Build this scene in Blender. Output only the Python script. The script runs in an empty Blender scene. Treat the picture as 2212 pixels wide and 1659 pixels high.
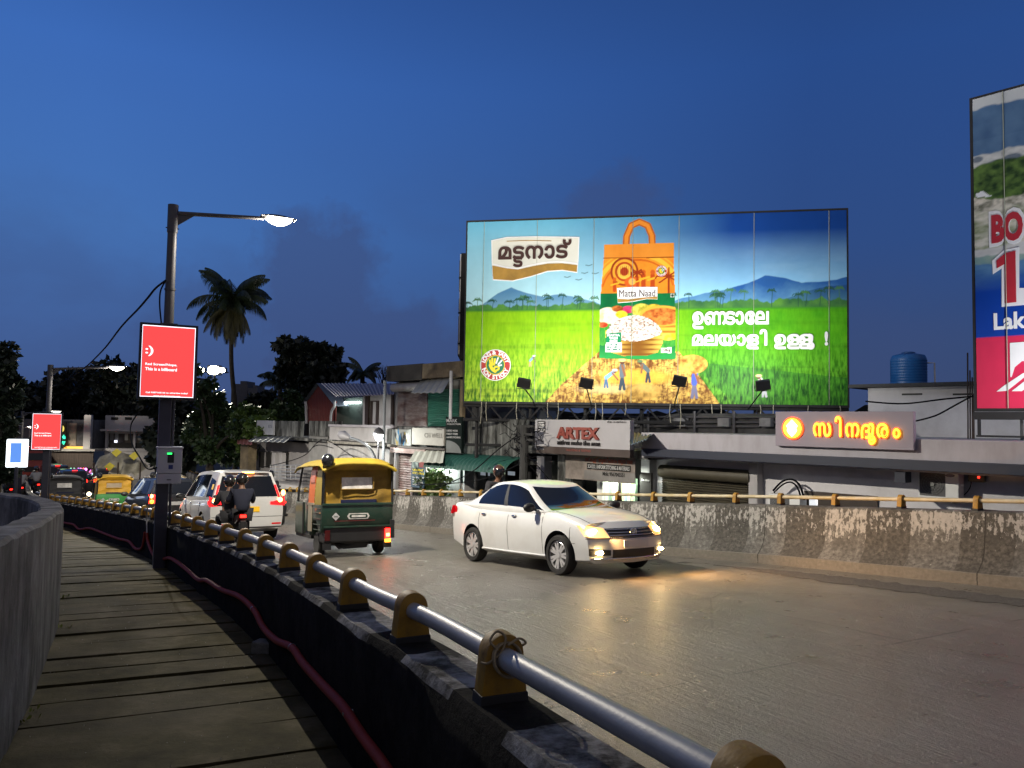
import bpy, bmesh, math, random
import numpy as np
from mathutils import Vector, Matrix
R = math.radians
SC = bpy.context.scene
COL = SC.collection
rnd = random.Random(11)
# ------------------------------------------------------------------ camera
FPX = 1660.0                 # focal length in units of a 2212 x 1659 picture
CZ = 4.6                     # eye height over the street level below the ramp
PITCH, ROLL = R(3.0), R(0.95)
_r0 = Vector((1, 0, 0)); _u0 = Vector((0, -math.sin(PITCH), math.cos(PITCH)))
C_F = Vector((0, math.cos(PITCH), math.sin(PITCH)))
C_R = _r0 * math.cos(ROLL) + _u0 * math.sin(ROLL)
C_U = -_r0 * math.sin(ROLL) + _u0 * math.cos(ROLL)
cam = bpy.data.cameras.new('camera'); camo = bpy.data.objects.new('camera', cam); COL.objects.link(camo)
cam.sensor_width = 36.0; cam.lens = FPX / 2212 * 36; cam.clip_start = 0.05; cam.clip_end = 3000
mw = Matrix((C_R, C_U, -C_F)).transposed().to_4x4(); mw.translation = (0, 0, CZ)
camo.matrix_world = mw
SC.camera = camo
SC.view_settings.view_transform = 'Standard'; SC.view_settings.look = 'None'
SC.view_settings.exposure = 0.0; SC.view_settings.gamma = 1.0
SC.cycles.use_denoising = True
SC.cycles.max_bounces = 6; SC.cycles.diffuse_bounces = 3; SC.cycles.glossy_bounces = 4
SC.cycles.transmission_bounces = 5; SC.cycles.transparent_max_bounces = 6
SC.cycles.sample_clamp_indirect = 3.0; SC.cycles.caustics_reflective = False; SC.cycles.caustics_refractive = False
# ------------------------------------------------------------------ world: dusk sky
W = bpy.data.worlds.new('World'); SC.world = W; W.use_nodes = True
def node(nt, t, **kw):
    n = nt.nodes.new(t)
    for k, v in kw.items():
        if k.startswith('i_'):
            n.inputs[k[2:].replace('_', ' ')].default_value = v
        else:
            setattr(n, k, v)
    return n
def ramp(nt, stops, fac=None, interp='LINEAR'):
    n = nt.nodes.new('ShaderNodeValToRGB'); cr = n.color_ramp; cr.interpolation = interp
    while len(cr.elements) < len(stops): cr.elements.new(0.5)
    for e, (p, c) in zip(cr.elements, stops):
        e.position = p; e.color = (*c, 1) if len(c) == 3 else c
    if fac is not None: nt.links.new(fac, n.inputs[0])
    return n
def lin(r, g, b):
    f = lambda v: v / 12.92 if v <= .04045 else ((v + .055) / 1.055) ** 2.4
    return (f(r / 255), f(g / 255), f(b / 255))
def math_n(nt, op, a, b=None, clamp=False):
    n = nt.nodes.new('ShaderNodeMath'); n.operation = op; n.use_clamp = clamp
    for i, v in enumerate((a, b)):
        if v is None: continue
        if isinstance(v, (int, float)): n.inputs[i].default_value = v
        else: nt.links.new(v, n.inputs[i])
    return n.outputs[0]
def mix_n(nt, fac, a, b, mode='MIX'):
    n = nt.nodes.new('ShaderNodeMix'); n.data_type = 'RGBA'; n.blend_type = mode
    for s, v in ((n.inputs[0], fac), (n.inputs[6], a), (n.inputs[7], b)):
        if isinstance(v, (int, float)): s.default_value = v
        elif isinstance(v, tuple): s.default_value = (*v, 1) if len(v) == 3 else v
        else: nt.links.new(v, s)
    return n.outputs[2]
def build_world():
    nt = W.node_tree; bg = nt.nodes['Background']
    tc = node(nt, 'ShaderNodeTexCoord')
    sep = node(nt, 'ShaderNodeSeparateXYZ'); nt.links.new(tc.outputs['Generated'], sep.inputs[0])
    z = sep.outputs[2]; x = sep.outputs[0]
    # elevation gradients of the darker (east) and the brighter (west) half of the dusk sky
    east = ramp(nt, [(0.0, lin(60, 73, 108)), (.10, lin(55, 75, 118)), (.22, lin(47, 76, 131)), (.42, lin(40, 75, 138)), (.55, lin(36, 66, 122)), (.68, lin(60, 74, 104)), (1, lin(98, 102, 116))], z)  # upper grey stops in both ramps: unseen zenith, added as neutral fill
    west = ramp(nt, [(0.0, lin(64, 82, 126)), (.10, lin(66, 96, 152)), (.22, lin(68, 112, 178)), (.40, lin(60, 106, 182)), (.55, lin(44, 82, 152)), (.68, lin(62, 78, 112)), (1, lin(98, 102, 116))], z)
    side = math_n(nt, 'MULTIPLY_ADD', x, -1.25); side.node.inputs[2].default_value = .42; side.node.use_clamp = True
    col = mix_n(nt, side, east.outputs[0], west.outputs[0])
    # soft dusk clouds low in the sky
    mp = node(nt, 'ShaderNodeMapping'); nt.links.new(tc.outputs['Generated'], mp.inputs[0])
    mp.inputs['Scale'].default_value = (1, 1, 1.7)
    n1 = node(nt, 'ShaderNodeTexNoise', i_Scale=3.1, i_Detail=6.0, i_Roughness=.52); nt.links.new(mp.outputs[0], n1.inputs['Vector'])
    cl = ramp(nt, [(.50, (0, 0, 0)), (.62, (1, 1, 1))], n1.outputs[0])
    band = ramp(nt, [(.04, (.9, .9, .9)), (.20, (.75, .75, .75)), (.31, (.2, .2, .2)), (.42, (0, 0, 0))], z)
    cf = math_n(nt, 'MULTIPLY', cl.outputs[0], band.outputs[0])
    cf = math_n(nt, 'MULTIPLY', cf, .35)
    def puff(dirn, size, sx, amount, prev, seed):
        d = Vector(dirn).normalized()
        vs = node(nt, 'ShaderNodeVectorMath', operation='SUBTRACT'); nt.links.new(tc.outputs['Generated'], vs.inputs[0]); vs.inputs[1].default_value = d
        vm = node(nt, 'ShaderNodeVectorMath', operation='MULTIPLY'); nt.links.new(vs.outputs[0], vm.inputs[0]); vm.inputs[1].default_value = (sx / size, 1 / size, 1 / size)
        nn = node(nt, 'ShaderNodeTexNoise', i_Scale=9.0, i_Detail=7.0, i_Roughness=.6); nt.links.new(tc.outputs['Generated'], nn.inputs['Vector'])
        va = node(nt, 'ShaderNodeVectorMath', operation='LENGTH'); nt.links.new(vm.outputs[0], va.inputs[0])
        ln = math_n(nt, 'ADD', va.outputs['Value'], math_n(nt, 'MULTIPLY', math_n(nt, 'SUBTRACT', nn.outputs[0], .5), 2.6))
        rr = ramp(nt, [(.55, (1, 1, 1)), (1.0, (0, 0, 0))], ln)
        return math_n(nt, 'MAXIMUM', prev, math_n(nt, 'MULTIPLY', rr.outputs[0], amount))
    def pdir(x, y):
        d = C_F * FPX + C_R * (x - 1106) + C_U * (829.5 - y); return tuple(d.normalized())
    cf = puff(pdir(690, 640), .10, .8, .62, cf, 1)
    cf = puff(pdir(810, 740), .11, .6, .62, cf, 2)
    cf = puff(pdir(1320, 440), .065, .7, .55, cf, 3)
    cf = puff(pdir(560, 760), .12, .5, .4, cf, 4)
    col = mix_n(nt, cf, col, lin(60, 76, 120))
    # unseen sky behind the viewer, brightened to pale grey as frontal fill
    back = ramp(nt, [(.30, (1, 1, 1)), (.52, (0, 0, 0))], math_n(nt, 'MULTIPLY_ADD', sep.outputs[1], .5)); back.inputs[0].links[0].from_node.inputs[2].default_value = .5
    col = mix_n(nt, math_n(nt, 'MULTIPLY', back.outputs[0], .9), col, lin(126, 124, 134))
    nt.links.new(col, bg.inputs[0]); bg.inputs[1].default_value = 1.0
build_world()
# ------------------------------------------------------------------ pixel -> world helpers (2212 x 1659 picture units)
def ray(x, y):
    return C_F * FPX + C_R * (x - 1106) + C_U * (829.5 - y)
def at(x, y, Y):
    d = ray(x, y); t = Y / d.y
    return Vector((d.x * t, Y, CZ + d.z * t))
def smax(v): return min(v, 4.52)
def zroad(X, Y): return CZ - smax(1.42 + .075 * (-.3 * X + .95 * Y))
def zwalk(X, Y): return CZ - smax(1.30 + .080 * Y)
def on_plane(x, y, zf):
    d = ray(x, y); lo, hi = .5, 120.0
    f = lambda Y: CZ + d.z * Y / d.y - zf(d.x * Y / d.y, Y)
    for _ in range(60):
        m = (lo + hi) / 2
        if f(m) > 0: lo = m
        else: hi = m
    return at(x, y, lo)
# ------------------------------------------------------------------ mesh builder
class MB:
    def __init__(s): s.v = []; s.f = []; s.mi = []; s.m = 0; s.uv = None
    def add(s, vs, fs):
        o = len(s.v); s.v += [tuple(p) for p in vs]
        s.f += [tuple(i + o for i in f) for f in fs]; s.mi += [s.m] * len(fs)
        return s
    def box(s, x0, y0, z0, x1, y1, z1, M=None):
        x0, x1 = min(x0, x1), max(x0, x1); y0, y1 = min(y0, y1), max(y0, y1); z0, z1 = min(z0, z1), max(z0, z1)
        vs = [(x0, y0, z0), (x1, y0, z0), (x1, y1, z0), (x0, y1, z0), (x0, y0, z1), (x1, y0, z1), (x1, y1, z1), (x0, y1, z1)]
        if M is not None: vs = [M @ Vector(p) for p in vs]
        return s.add(vs, [(3, 2, 1, 0), (4, 5, 6, 7), (0, 1, 5, 4), (1, 2, 6, 5), (2, 3, 7, 6), (3, 0, 4, 7)])
    def cyl(s, p0, p1, r0, r1=None, n=12, cap=True):
        return s.tube([p0, p1], [r0, r0 if r1 is None else r1], n, cap)
    def tube(s, pts, r, n=8, cap=True):
        pts = [Vector(p) for p in pts]; k = len(pts)
        rs = list(r) if isinstance(r, (list, tuple)) else [r] * k
        up = None; vs = []
        for i, p in enumerate(pts):
            t = (pts[min(i + 1, k - 1)] - pts[max(i - 1, 0)]).normalized()
            if up is None: up = t.orthogonal().normalized()
            up = (up - t * up.dot(t)); up = up.normalized() if up.length > 1e-6 else t.orthogonal().normalized()
            b = t.cross(up)
            for j in range(n):
                a = 2 * math.pi * j / n
                vs.append(p + (up * math.cos(a) + b * math.sin(a)) * rs[i])
        fs = [(i * n + j, i * n + (j + 1) % n, (i + 1) * n + (j + 1) % n, (i + 1) * n + j) for i in range(k - 1) for j in range(n)]
        if cap: fs += [tuple(reversed(range(n))), tuple((k - 1) * n + j for j in range(n))]
        return s.add(vs, fs)
    def lathe(s, prof, n=24, M=None):          # prof (radius, height) around local Z
        k = len(prof); vs = []
        for r, z in prof:
            for j in range(n):
                a = 2 * math.pi * j / n; vs.append(Vector((r * math.cos(a), r * math.sin(a), z)))
        if M is not None: vs = [M @ p for p in vs]
        fs = [(i * n + j, i * n + (j + 1) % n, (i + 1) * n + (j + 1) % n, (i + 1) * n + j) for i in range(k - 1) for j in range(n)]
        fs += [tuple(reversed(range(n))), tuple((k - 1) * n + j for j in range(n))]
        return s.add(vs, fs)
    def prism(s, poly, d0, d1, M=None):        # poly in local XY, extruded d0..d1 along local Z
        n = len(poly); vs = [Vector((x, y, d0)) for x, y in poly] + [Vector((x, y, d1)) for x, y in poly]
        if M is not None: vs = [M @ p for p in vs]
        fs = [tuple(reversed(range(n))), tuple(range(n, 2 * n))] + [(i, (i + 1) % n, n + (i + 1) % n, n + i) for i in range(n)]
        return s.add(vs, fs)
    def sphere(s, c, r, nu=16, nv=10, M=None, v0=0.0, v1=1.0):
        if isinstance(r, (int, float)): r = (r, r, r)
        vs = []
        for i in range(nv + 1):
            b = -math.pi / 2 + math.pi * (v0 + (v1 - v0) * i / nv)
            for j in range(nu):
                a = 2 * math.pi * j / nu
                vs.append(Vector((c[0] + r[0] * math.cos(b) * math.cos(a), c[1] + r[1] * math.cos(b) * math.sin(a), c[2] + r[2] * math.sin(b))))
        if M is not None: vs = [M @ p for p in vs]
        fs = [(i * nu + j, i * nu + (j + 1) % nu, (i + 1) * nu + (j + 1) % nu, (i + 1) * nu + j) for i in range(nv) for j in range(nu)]
        return s.add(vs, fs)
    def grid(s, fn, nu, nv, closed=False):
        vs = [fn(i / nu, j / nv) for i in range(nu + 1) for j in range(nv + 1)]
        return s.add(vs, [(i * (nv + 1) + j, (i + 1) * (nv + 1) + j, (i + 1) * (nv + 1) + j + 1, i * (nv + 1) + j + 1) for i in range(nu) for j in range(nv)])
    def quad(s, a, b, c, d): return s.add([a, b, c, d], [(0, 1, 2, 3)])
    def build(s, name, mat, parent=None, world=False, smooth=None, bevel=0, M=None, weld=False, uv=None, sub=0):
        me = bpy.data.meshes.new(name)
        vs = s.v
        if M is not None: vs = [M @ Vector(p) for p in vs]
        if world and parent is not None:
            inv = MW[parent].inverted(); vs = [inv @ Vector(p) for p in vs]
        me.from_pydata([tuple(p) for p in vs], [], s.f)
        mats = mat if isinstance(mat, (list, tuple)) else [mat]
        for m in mats: me.materials.append(m)
        if len(mats) > 1: me.polygons.foreach_set('material_index', s.mi)
        bm = bmesh.new(); bm.from_mesh(me)
        if weld: bmesh.ops.remove_doubles(bm, verts=bm.verts, dist=1e-4)
        bmesh.ops.recalc_face_normals(bm, faces=bm.faces)
        if bevel:
            es = [e for e in bm.edges if len(e.link_faces) == 2 and e.calc_face_angle(0) > R(35)]
            bmesh.ops.bevel(bm, geom=es, offset=bevel, segments=2, profile=.6, affect='EDGES', clamp_overlap=True)
        bm.to_mesh(me); bm.free()
        if uv is not None:
            ul = me.uv_layers.new(name='UVMap')
            co = [uv[l.vertex_index] for l in me.loops]
            ul.data.foreach_set('uv', [c for p in co for c in p])
        if smooth is not None:
            me.polygons.foreach_set('use_smooth', [True] * len(me.polygons))
            if smooth < 180: me.set_sharp_from_angle(angle=R(smooth))
        o = bpy.data.objects.new(name, me); COL.objects.link(o)
        if parent is not None: o.parent = parent; MW[o] = MW[parent]
        else: MW[o] = Matrix()
        if sub:
            md = o.modifiers.new('sub', 'SUBSURF'); md.levels = sub; md.render_levels = sub
        return o
MW = {}
def tag(o, label=None, cat=None, group=None, kind=None):
    if label: o['label'] = label
    if cat: o['category'] = cat
    if group: o['group'] = group
    if kind: o['kind'] = kind
    return o
def thing(name, label, cat, loc=(0, 0, 0), rz=0.0, group=None, tilt=None):
    o = bpy.data.objects.new(name, None); COL.objects.link(o)
    m = Matrix.Translation(loc) @ Matrix.Rotation(rz, 4, 'Z')
    if tilt is not None: m = m @ tilt
    o.matrix_world = m; MW[o] = m; o.empty_display_size = .2
    return tag(o, label, cat, group)
def kids(o): return [c for c in COL.objects if c.parent == o]
def dup(root, loc, rz, label, group=None, tilt=None, skip=()):
    tree = {}
    for c in COL.objects:
        if c.parent is not None: tree.setdefault(c.parent, []).append(c)
    def rec(o, par):
        n = o.copy(); COL.objects.link(n)
        if par is not None: n.parent = par
        for c in tree.get(o, []):
            if c.name.split('.')[0] not in skip: rec(c, n)
        return n
    n = rec(root, None)
    m = Matrix.Translation(loc) @ Matrix.Rotation(rz, 4, 'Z')
    if tilt is not None: m = m @ tilt
    n.matrix_world = m; MW[n] = m
    n['label'] = label
    if group: n['group'] = group
    return n
def struct(o): o['kind'] = 'structure'; return o
def cr(pts, n=6):                              # Catmull-Rom through points (any dimension)
    P = [Vector(p) for p in pts]; out = []
    for i in range(len(P) - 1):
        p0 = P[max(i - 1, 0)]; p1 = P[i]; p2 = P[i + 1]; p3 = P[min(i + 2, len(P) - 1)]
        for k in range(n):
            t = k / n
            out.append(.5 * ((2 * p1) + (p2 - p0) * t + (2 * p0 - 5 * p1 + 4 * p2 - p3) * t * t + (3 * p1 - p0 - 3 * p2 + p3) * t ** 3))
    out.append(P[-1]); return out
def interp(xs, ys, x): return float(np.interp(x, xs, ys))
# ------------------------------------------------------------------ materials
MATS = {}
def mat(name, c, rough=.6, metal=0.0, var=.18, vs=3.0, bump=0.0, bs=40.0, emit=None, es=0.0, spec=.5, dirt=None, da=.0, ds=2.0, coat=0.0, alpha=None, stretch=None):
    if name in MATS: return MATS[name]
    m = bpy.data.materials.new(name); m.use_nodes = True; nt = m.node_tree; b = nt.nodes['Principled BSDF']
    tc = node(nt, 'ShaderNodeTexCoord'); vec = tc.outputs['Object']
    if stretch:
        mp = node(nt, 'ShaderNodeMapping'); nt.links.new(vec, mp.inputs[0]); mp.inputs['Scale'].default_value = stretch; vec = mp.outputs[0]
    n = node(nt, 'ShaderNodeTexNoise', i_Scale=vs, i_Detail=6.0, i_Roughness=.62); nt.links.new(vec, n.inputs['Vector'])
    lo = tuple(max(0, v * (1 - var)) for v in c); hi = tuple(min(1, v * (1 + var)) for v in c)
    rp = ramp(nt, [(.3, lo), (.7, hi)], n.outputs[0]); col = rp.outputs[0]
    if dirt is not None:
        n2 = node(nt, 'ShaderNodeTexNoise', i_Scale=ds, i_Detail=9.0, i_Roughness=.7); nt.links.new(vec, n2.inputs['Vector'])
        r2 = ramp(nt, [(.5 - da * .3, (0, 0, 0)), (.75 - da * .25, (1, 1, 1))], n2.outputs[0])
        col = mix_n(nt, math_n(nt, 'MULTIPLY', r2.outputs[0], min(1, da + .35)), col, dirt)
    nt.links.new(col, b.inputs['Base Color'])
    b.inputs['Roughness'].default_value = rough; b.inputs['Metallic'].default_value = metal
    b.inputs['Specular IOR Level'].default_value = spec
    if coat: b.inputs['Coat Weight'].default_value = coat; b.inputs['Coat Roughness'].default_value = .04
    if emit is not None:
        b.inputs['Emission Color'].default_value = (*emit, 1); b.inputs['Emission Strength'].default_value = es
    if alpha is not None: b.inputs['Alpha'].default_value = alpha
    if bump:
        n3 = node(nt, 'ShaderNodeTexNoise', i_Scale=bs, i_Detail=6.0, i_Roughness=.65); nt.links.new(vec, n3.inputs['Vector'])
        bp = node(nt, 'ShaderNodeBump', i_Strength=min(1, bump), i_Distance=.02); nt.links.new(n3.outputs[0], bp.inputs['Height'])
        nt.links.new(bp.outputs[0], b.inputs['Normal'])
    MATS[name] = m
    return m
# ------------------------------------------------------------------ lamps that are lit in the photograph
def lamp(kind, name, loc, power, color=(1, 1, 1), parent=None, target=None, **kw):
    l = bpy.data.lights.new(name, kind); l.energy = power; l.color = color
    for k, v in kw.items(): setattr(l, k, v)
    o = bpy.data.objects.new(name, l); COL.objects.link(o)
    m = Matrix.Translation(loc)
    if target is not None:
        m = m @ (Vector(target) - Vector(loc)).to_track_quat('-Z', 'Y').to_matrix().to_4x4()
    if parent is not None: o.parent = parent; o.matrix_basis = MW[parent].inverted() @ m
    else: o.matrix_world = m
    return o
# ------------------------------------------------------------------ lettering
def text(body, size, depth=.004, bold=0.0, align='CENTER', sx=1.0, space=1.0, shear=0.0):
    """Letters as an MB in local XY (text plane), extruded along +Z."""
    c = bpy.data.curves.new('lettering', 'FONT'); c.body = body; c.size = size; c.align_x = align; c.align_y = 'CENTER'
    c.offset = bold; c.space_character = space; c.shear = shear; c.resolution_u = 3; c.fill_mode = 'BOTH'; c.extrude = depth / 2
    o = bpy.data.objects.new('lettering', c)
    COL.objects.link(o); bpy.context.view_layer.update()
    me = bpy.data.meshes.new_from_object(o.evaluated_get(bpy.context.evaluated_depsgraph_get()))
    mb = MB(); mb.add([(v.co.x * sx, v.co.y, v.co.z + depth / 2) for v in me.vertices], [tuple(p.vertices) for p in me.polygons])
    bpy.data.objects.remove(o); bpy.data.curves.remove(c); bpy.data.meshes.remove(me)
    return mb
def fit(mb, w, h=None):
    """Scale an MB of letters to a width (and height), centred on the origin."""
    xs = [p[0] for p in mb.v]; ys = [p[1] for p in mb.v]
    kx = w / max(1e-6, max(xs) - min(xs)); ky = kx if h is None else h / max(1e-6, max(ys) - min(ys))
    cx = (max(xs) + min(xs)) / 2; cy = (max(ys) + min(ys)) / 2
    mb.v = [((p[0] - cx) * kx, (p[1] - cy) * ky, p[2]) for p in mb.v]
    return mb
def stroke(mb, pts, w, depth=.004, n=6, closed=False, k=5):
    """A rounded ribbon of width w along a smooth curve, in local XY."""
    P = [p.to_2d() for p in cr([(x, y, 0) for x, y in pts], k)] if len(pts) > 2 else [Vector(p) for p in pts]
    L = []; Rr = []
    for i, p in enumerate(P):
        t = (P[min(i + 1, len(P) - 1)] - P[max(i - 1, 0)]); t = t.normalized() if t.length > 1e-9 else Vector((1, 0))
        nn = Vector((-t.y, t.x)) * w / 2; L.append(p + nn); Rr.append(p - nn)
    z = depth
    vs = []
    for a, b in zip(L, Rr): vs += [(a.x, a.y, 0), (b.x, b.y, 0), (a.x, a.y, z), (b.x, b.y, z)]
    fs = []
    for i in range(len(P) - 1):
        o = i * 4; q = o + 4
        fs += [(o + 2, o + 3, q + 3, q + 2), (o, q, q + 1, o + 1), (o, o + 2, q + 2, q), (o + 1, q + 1, q + 3, o + 3)]
    mb.add(vs, fs)
    for e in (P[0], P[-1]):
        disc = [(e.x + w / 2 * math.cos(2 * math.pi * j / 12), e.y + w / 2 * math.sin(2 * math.pi * j / 12)) for j in range(12)]
        mb.prism(disc, 0, z * .97)
    return mb
def wall_frame(p, right, up=(0, 0, 1)):
    """Matrix whose local X runs along right, Y along up, Z out of the wall towards the viewer."""
    r = Vector(right).normalized(); u = Vector(up).normalized(); n = r.cross(u)
    m = Matrix((r, u, n)).transposed().to_4x4(); m.translation = Vector(p); return m
# ================================================================== plan curves (metres, camera at x = y = 0)
NB = [(8.4, -14), (5.6, -8.5), (2.75, -3.6), (.90, 0.1), (.07, 1.95), (-.39, 3.02), (-.73, 3.68), (-1.16, 4.6), (-2.13, 6.53), (-3.72, 9.28), (-6.45, 13.62), (-11.2, 19.9), (-13.9, 23.2), (-17.6, 28.6), (-21.2, 34), (-25.7, 41), (-31, 49), (-40, 62)]
FB = [(17, -9), (12.2, 0.5), (9.2, 5.6), (6.45, 9.74), (5.73, 10.8), (4.45, 12.59), (2.76, 14.6), (-3.13, 22.3), (-9.0, 30.9), (-13.0, 37.2), (-17.4, 44.5), (-23, 53.5), (-32, 67)]
class Curve:
    def __init__(s, pts, n=14):
        s.p = [p.to_2d() for p in cr([(x, y, 0) for x, y in pts], n)]
        s.L = [0.0]
        for a, b in zip(s.p, s.p[1:]): s.L.append(s.L[-1] + (b - a).length)
        s.aL = np.array(s.L); s.ax = np.array([p.x for p in s.p]); s.ay = np.array([p.y for p in s.p])
    def pos(s, l):
        return Vector((float(np.interp(l, s.aL, s.ax)), float(np.interp(l, s.aL, s.ay))))
    def tan(s, l):
        d = s.pos(l + .15) - s.pos(l - .15); return d.normalized()
    def nrm(s, l):                              # to the right of travel (towards the road for NB, away from it for FB)
        t = s.tan(l); return Vector((t.y, -t.x))
    def off(s, l, d): return s.pos(l) + s.nrm(l) * d
    def at_px(s, x, y=1000, d=0.0):             # length where the sight line through a picture column crosses the curve
        r = ray(x, y); k = r.x / r.y
        best = None; prev = None; l = 0
        while l < s.L[-1]:
            p = s.off(l, d)
            if p.y > 1:
                v = p.x / p.y - k
                if prev is not None and prev * v <= 0: best = l; break
                prev = v
            l += .05
        return best if best is not None else s.L[-1]
cN = Curve(NB); cF = Curve(FB)
def sweep(curve, l0, l1, prof, zf, step=.4, jit=None):
    """Sweep a profile of (offset, height) along a plan curve on a surface zf. Returns MB and UVs (metres along, metres round)."""
    mb = MB(); uv = []; n = max(2, int((l1 - l0) / step)); m = len(prof)
    acc = [0.0]
    for a, b in zip(prof, prof[1:]): acc.append(acc[-1] + math.hypot(a[0] - b[0], a[1] - b[1]))
    vs = []
    for i in range(n + 1):
        l = l0 + (l1 - l0) * i / n
        c = curve.pos(l)
        for k, (o, h) in enumerate(prof):
            p = curve.off(l, o); zz = zf(c.x, c.y) + h
            if jit: zz += jit(l, k); 
            vs.append((p.x, p.y, zz)); uv.append((l, acc[k]))
    fs = [(i * m + k, (i + 1) * m + k, (i + 1) * m + k + 1, i * m + k + 1) for i in range(n) for k in range(m - 1)]
    fs += [tuple(range(m)), tuple(reversed([n * m + k for k in range(m)]))]
    mb.add(vs, fs); return mb, uv
def uv_mat(name, fn):
    m = bpy.data.materials.new(name); m.use_nodes = True; nt = m.node_tree; b = nt.nodes['Principled BSDF']
    tc = node(nt, 'ShaderNodeTexCoord'); fn(nt, b, tc); return m
# ------------------------------------------------------------------ ground
ground_m = mat('ground_dirt', (.045, .042, .036), .95, var=.4, vs=.6, bump=.5, bs=3)
g = MB(); g.quad((-500, -60, 0), (500, -60, 0), (500, 900, 0), (-500, 900, 0))
struct(g.build('ground', ground_m))
# ------------------------------------------------------------------ road: worn concrete
def road_nodes(nt, b, tc):
    uv = tc.outputs['UV']; ob = tc.outputs['Object']
    def noise(vec, sc, det=6, ro=.6, scale=None):
        if scale:
            mp = node(nt, 'ShaderNodeMapping'); nt.links.new(vec, mp.inputs[0]); mp.inputs['Scale'].default_value = scale; vec = mp.outputs[0]
        n = node(nt, 'ShaderNodeTexNoise', i_Scale=sc, i_Detail=float(det), i_Roughness=ro); nt.links.new(vec, n.inputs['Vector']); return n.outputs[0]
    big = noise(ob, .35, 4); mid = noise(ob, 2.2, 8, .7); streak = noise(uv, 1.0, 7, .7, (.35, 5.0, 1)); fine = noise(ob, 45, 5, .7); sweep_ = noise(uv, 1.0, 8, .75, (1.2, 14.0, 1))
    c = ramp(nt, [(.34, (.092, .082, .066)), (.5, (.178, .162, .137)), (.66, (.255, .238, .21))], math_n(nt, 'ADD', math_n(nt, 'MULTIPLY', mid, .35), math_n(nt, 'ADD', math_n(nt, 'MULTIPLY', streak, .3), math_n(nt, 'MULTIPLY', big, .35))))
    col = mix_n(nt, math_n(nt, 'MULTIPLY', fine, .55), c.outputs[0], (.10, .092, .08))
    # oil-dark wheel tracks and tyre smears
    tr = ramp(nt, [(.52, (0, 0, 0)), (.72, (1, 1, 1))], noise(uv, 1.0, 6, .6, (.06, .55, 1)))
    col = mix_n(nt, math_n(nt, 'MULTIPLY', tr.outputs[0], .4), col, (.085, .08, .075))
    ck = node(nt, 'ShaderNodeTexVoronoi', feature='DISTANCE_TO_EDGE', i_Scale=.33); nt.links.new(mix_n(nt, .16, ob, node(nt, 'ShaderNodeTexNoise', i_Scale=1.7, i_Detail=6.0).outputs[1]), ck.inputs['Vector'])
    cr1 = math_n(nt, 'MULTIPLY', math_n(nt, 'LESS_THAN', ck.outputs['Distance'], .0035), ramp(nt, [(.5, (0, 0, 0)), (.56, (1, 1, 1))], noise(ob, .45, 3)).outputs[0])
    st = ramp(nt, [(.50, (0, 0, 0)), (.72, (1, 1, 1))], noise(ob, .8, 7, .7)); col = mix_n(nt, math_n(nt, 'MULTIPLY', st.outputs[0], .22), col, (.09, .08, .066))
    pale = ramp(nt, [(.56, (0, 0, 0)), (.74, (1, 1, 1))], noise(uv, 1.0, 8, .72, (.9, 9.0, 1))); col = mix_n(nt, math_n(nt, 'MULTIPLY', pale.outputs[0], .35), col, (.34, .31, .27))
    col = mix_n(nt, math_n(nt, 'MULTIPLY', cr1, .6), col, (.03, .027, .022))
    # construction joints across and one along the carriageway
    sp = node(nt, 'ShaderNodeSeparateXYZ'); nt.links.new(uv, sp.inputs[0])
    wob = math_n(nt, 'MULTIPLY', math_n(nt, 'SUBTRACT', mid, .5), .09)
    def line(v, period, w, ph):
        a = math_n(nt, 'FRACT', math_n(nt, 'DIVIDE', math_n(nt, 'ADD', math_n(nt, 'ADD', v, wob), ph), period))
        d = math_n(nt, 'ABSOLUTE', math_n(nt, 'SUBTRACT', a, .5))
        return math_n(nt, 'LESS_THAN', d, w / period)
    j = math_n(nt, 'MAXIMUM', line(sp.outputs[0], 6.5, .012, 2.3), line(sp.outputs[1], 4.1, .010, 1.2))
    gate = ramp(nt, [(.42, (0, 0, 0)), (.5, (1, 1, 1))], noise(ob, .9, 3))
    j = math_n(nt, 'MULTIPLY', j, gate.outputs[0])
    col = mix_n(nt, math_n(nt, 'MULTIPLY', j, .8), col, (.03, .028, .025))
    nt.links.new(col, b.inputs['Base Color'])
    rr = ramp(nt, [(.25, (.22, .22, .22)), (.75, (.43, .43, .43))], mid); nt.links.new(rr.outputs[0], b.inputs['Roughness'])
    b.inputs['Specular IOR Level'].default_value = .5
    h = math_n(nt, 'ADD', math_n(nt, 'MULTIPLY', fine, .5), math_n(nt, 'ADD', math_n(nt, 'MULTIPLY', sweep_, .9), math_n(nt, 'MULTIPLY', mid, .9)))
    h = math_n(nt, 'SUBTRACT', h, math_n(nt, 'MULTIPLY', j, .8))
    bp = node(nt, 'ShaderNodeBump', i_Strength=.9, i_Distance=.03); nt.links.new(h, bp.inputs['Height']); nt.links.new(bp.outputs[0], b.inputs['Normal'])
road_m = uv_mat('worn_concrete_road', road_nodes)
mb = MB(); uv = []; NL, NW = 150, 24
lN = [cN.L[-1] * i / NL for i in range(NL + 1)]; lF = [cF.L[-1] * i / NL for i in range(NL + 1)]
vs = []
for a, c in zip(lN, lF):
    p = cN.off(a, .2); q = cF.off(c, .15)
    for k in range(NW + 1):
        t = k / NW; x = p.x + (q.x - p.x) * t; y = p.y + (q.y - p.y) * t
        vs.append((x, y, zroad(x, y))); uv.append((a, t * (q - p).length))
mb.add(vs, [(i * (NW + 1) + k, i * (NW + 1) + k + 1, (i + 1) * (NW + 1) + k + 1, (i + 1) * (NW + 1) + k) for i in range(NL) for k in range(NW)])
struct(mb.build('road', road_m, uv=uv, smooth=180))
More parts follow.
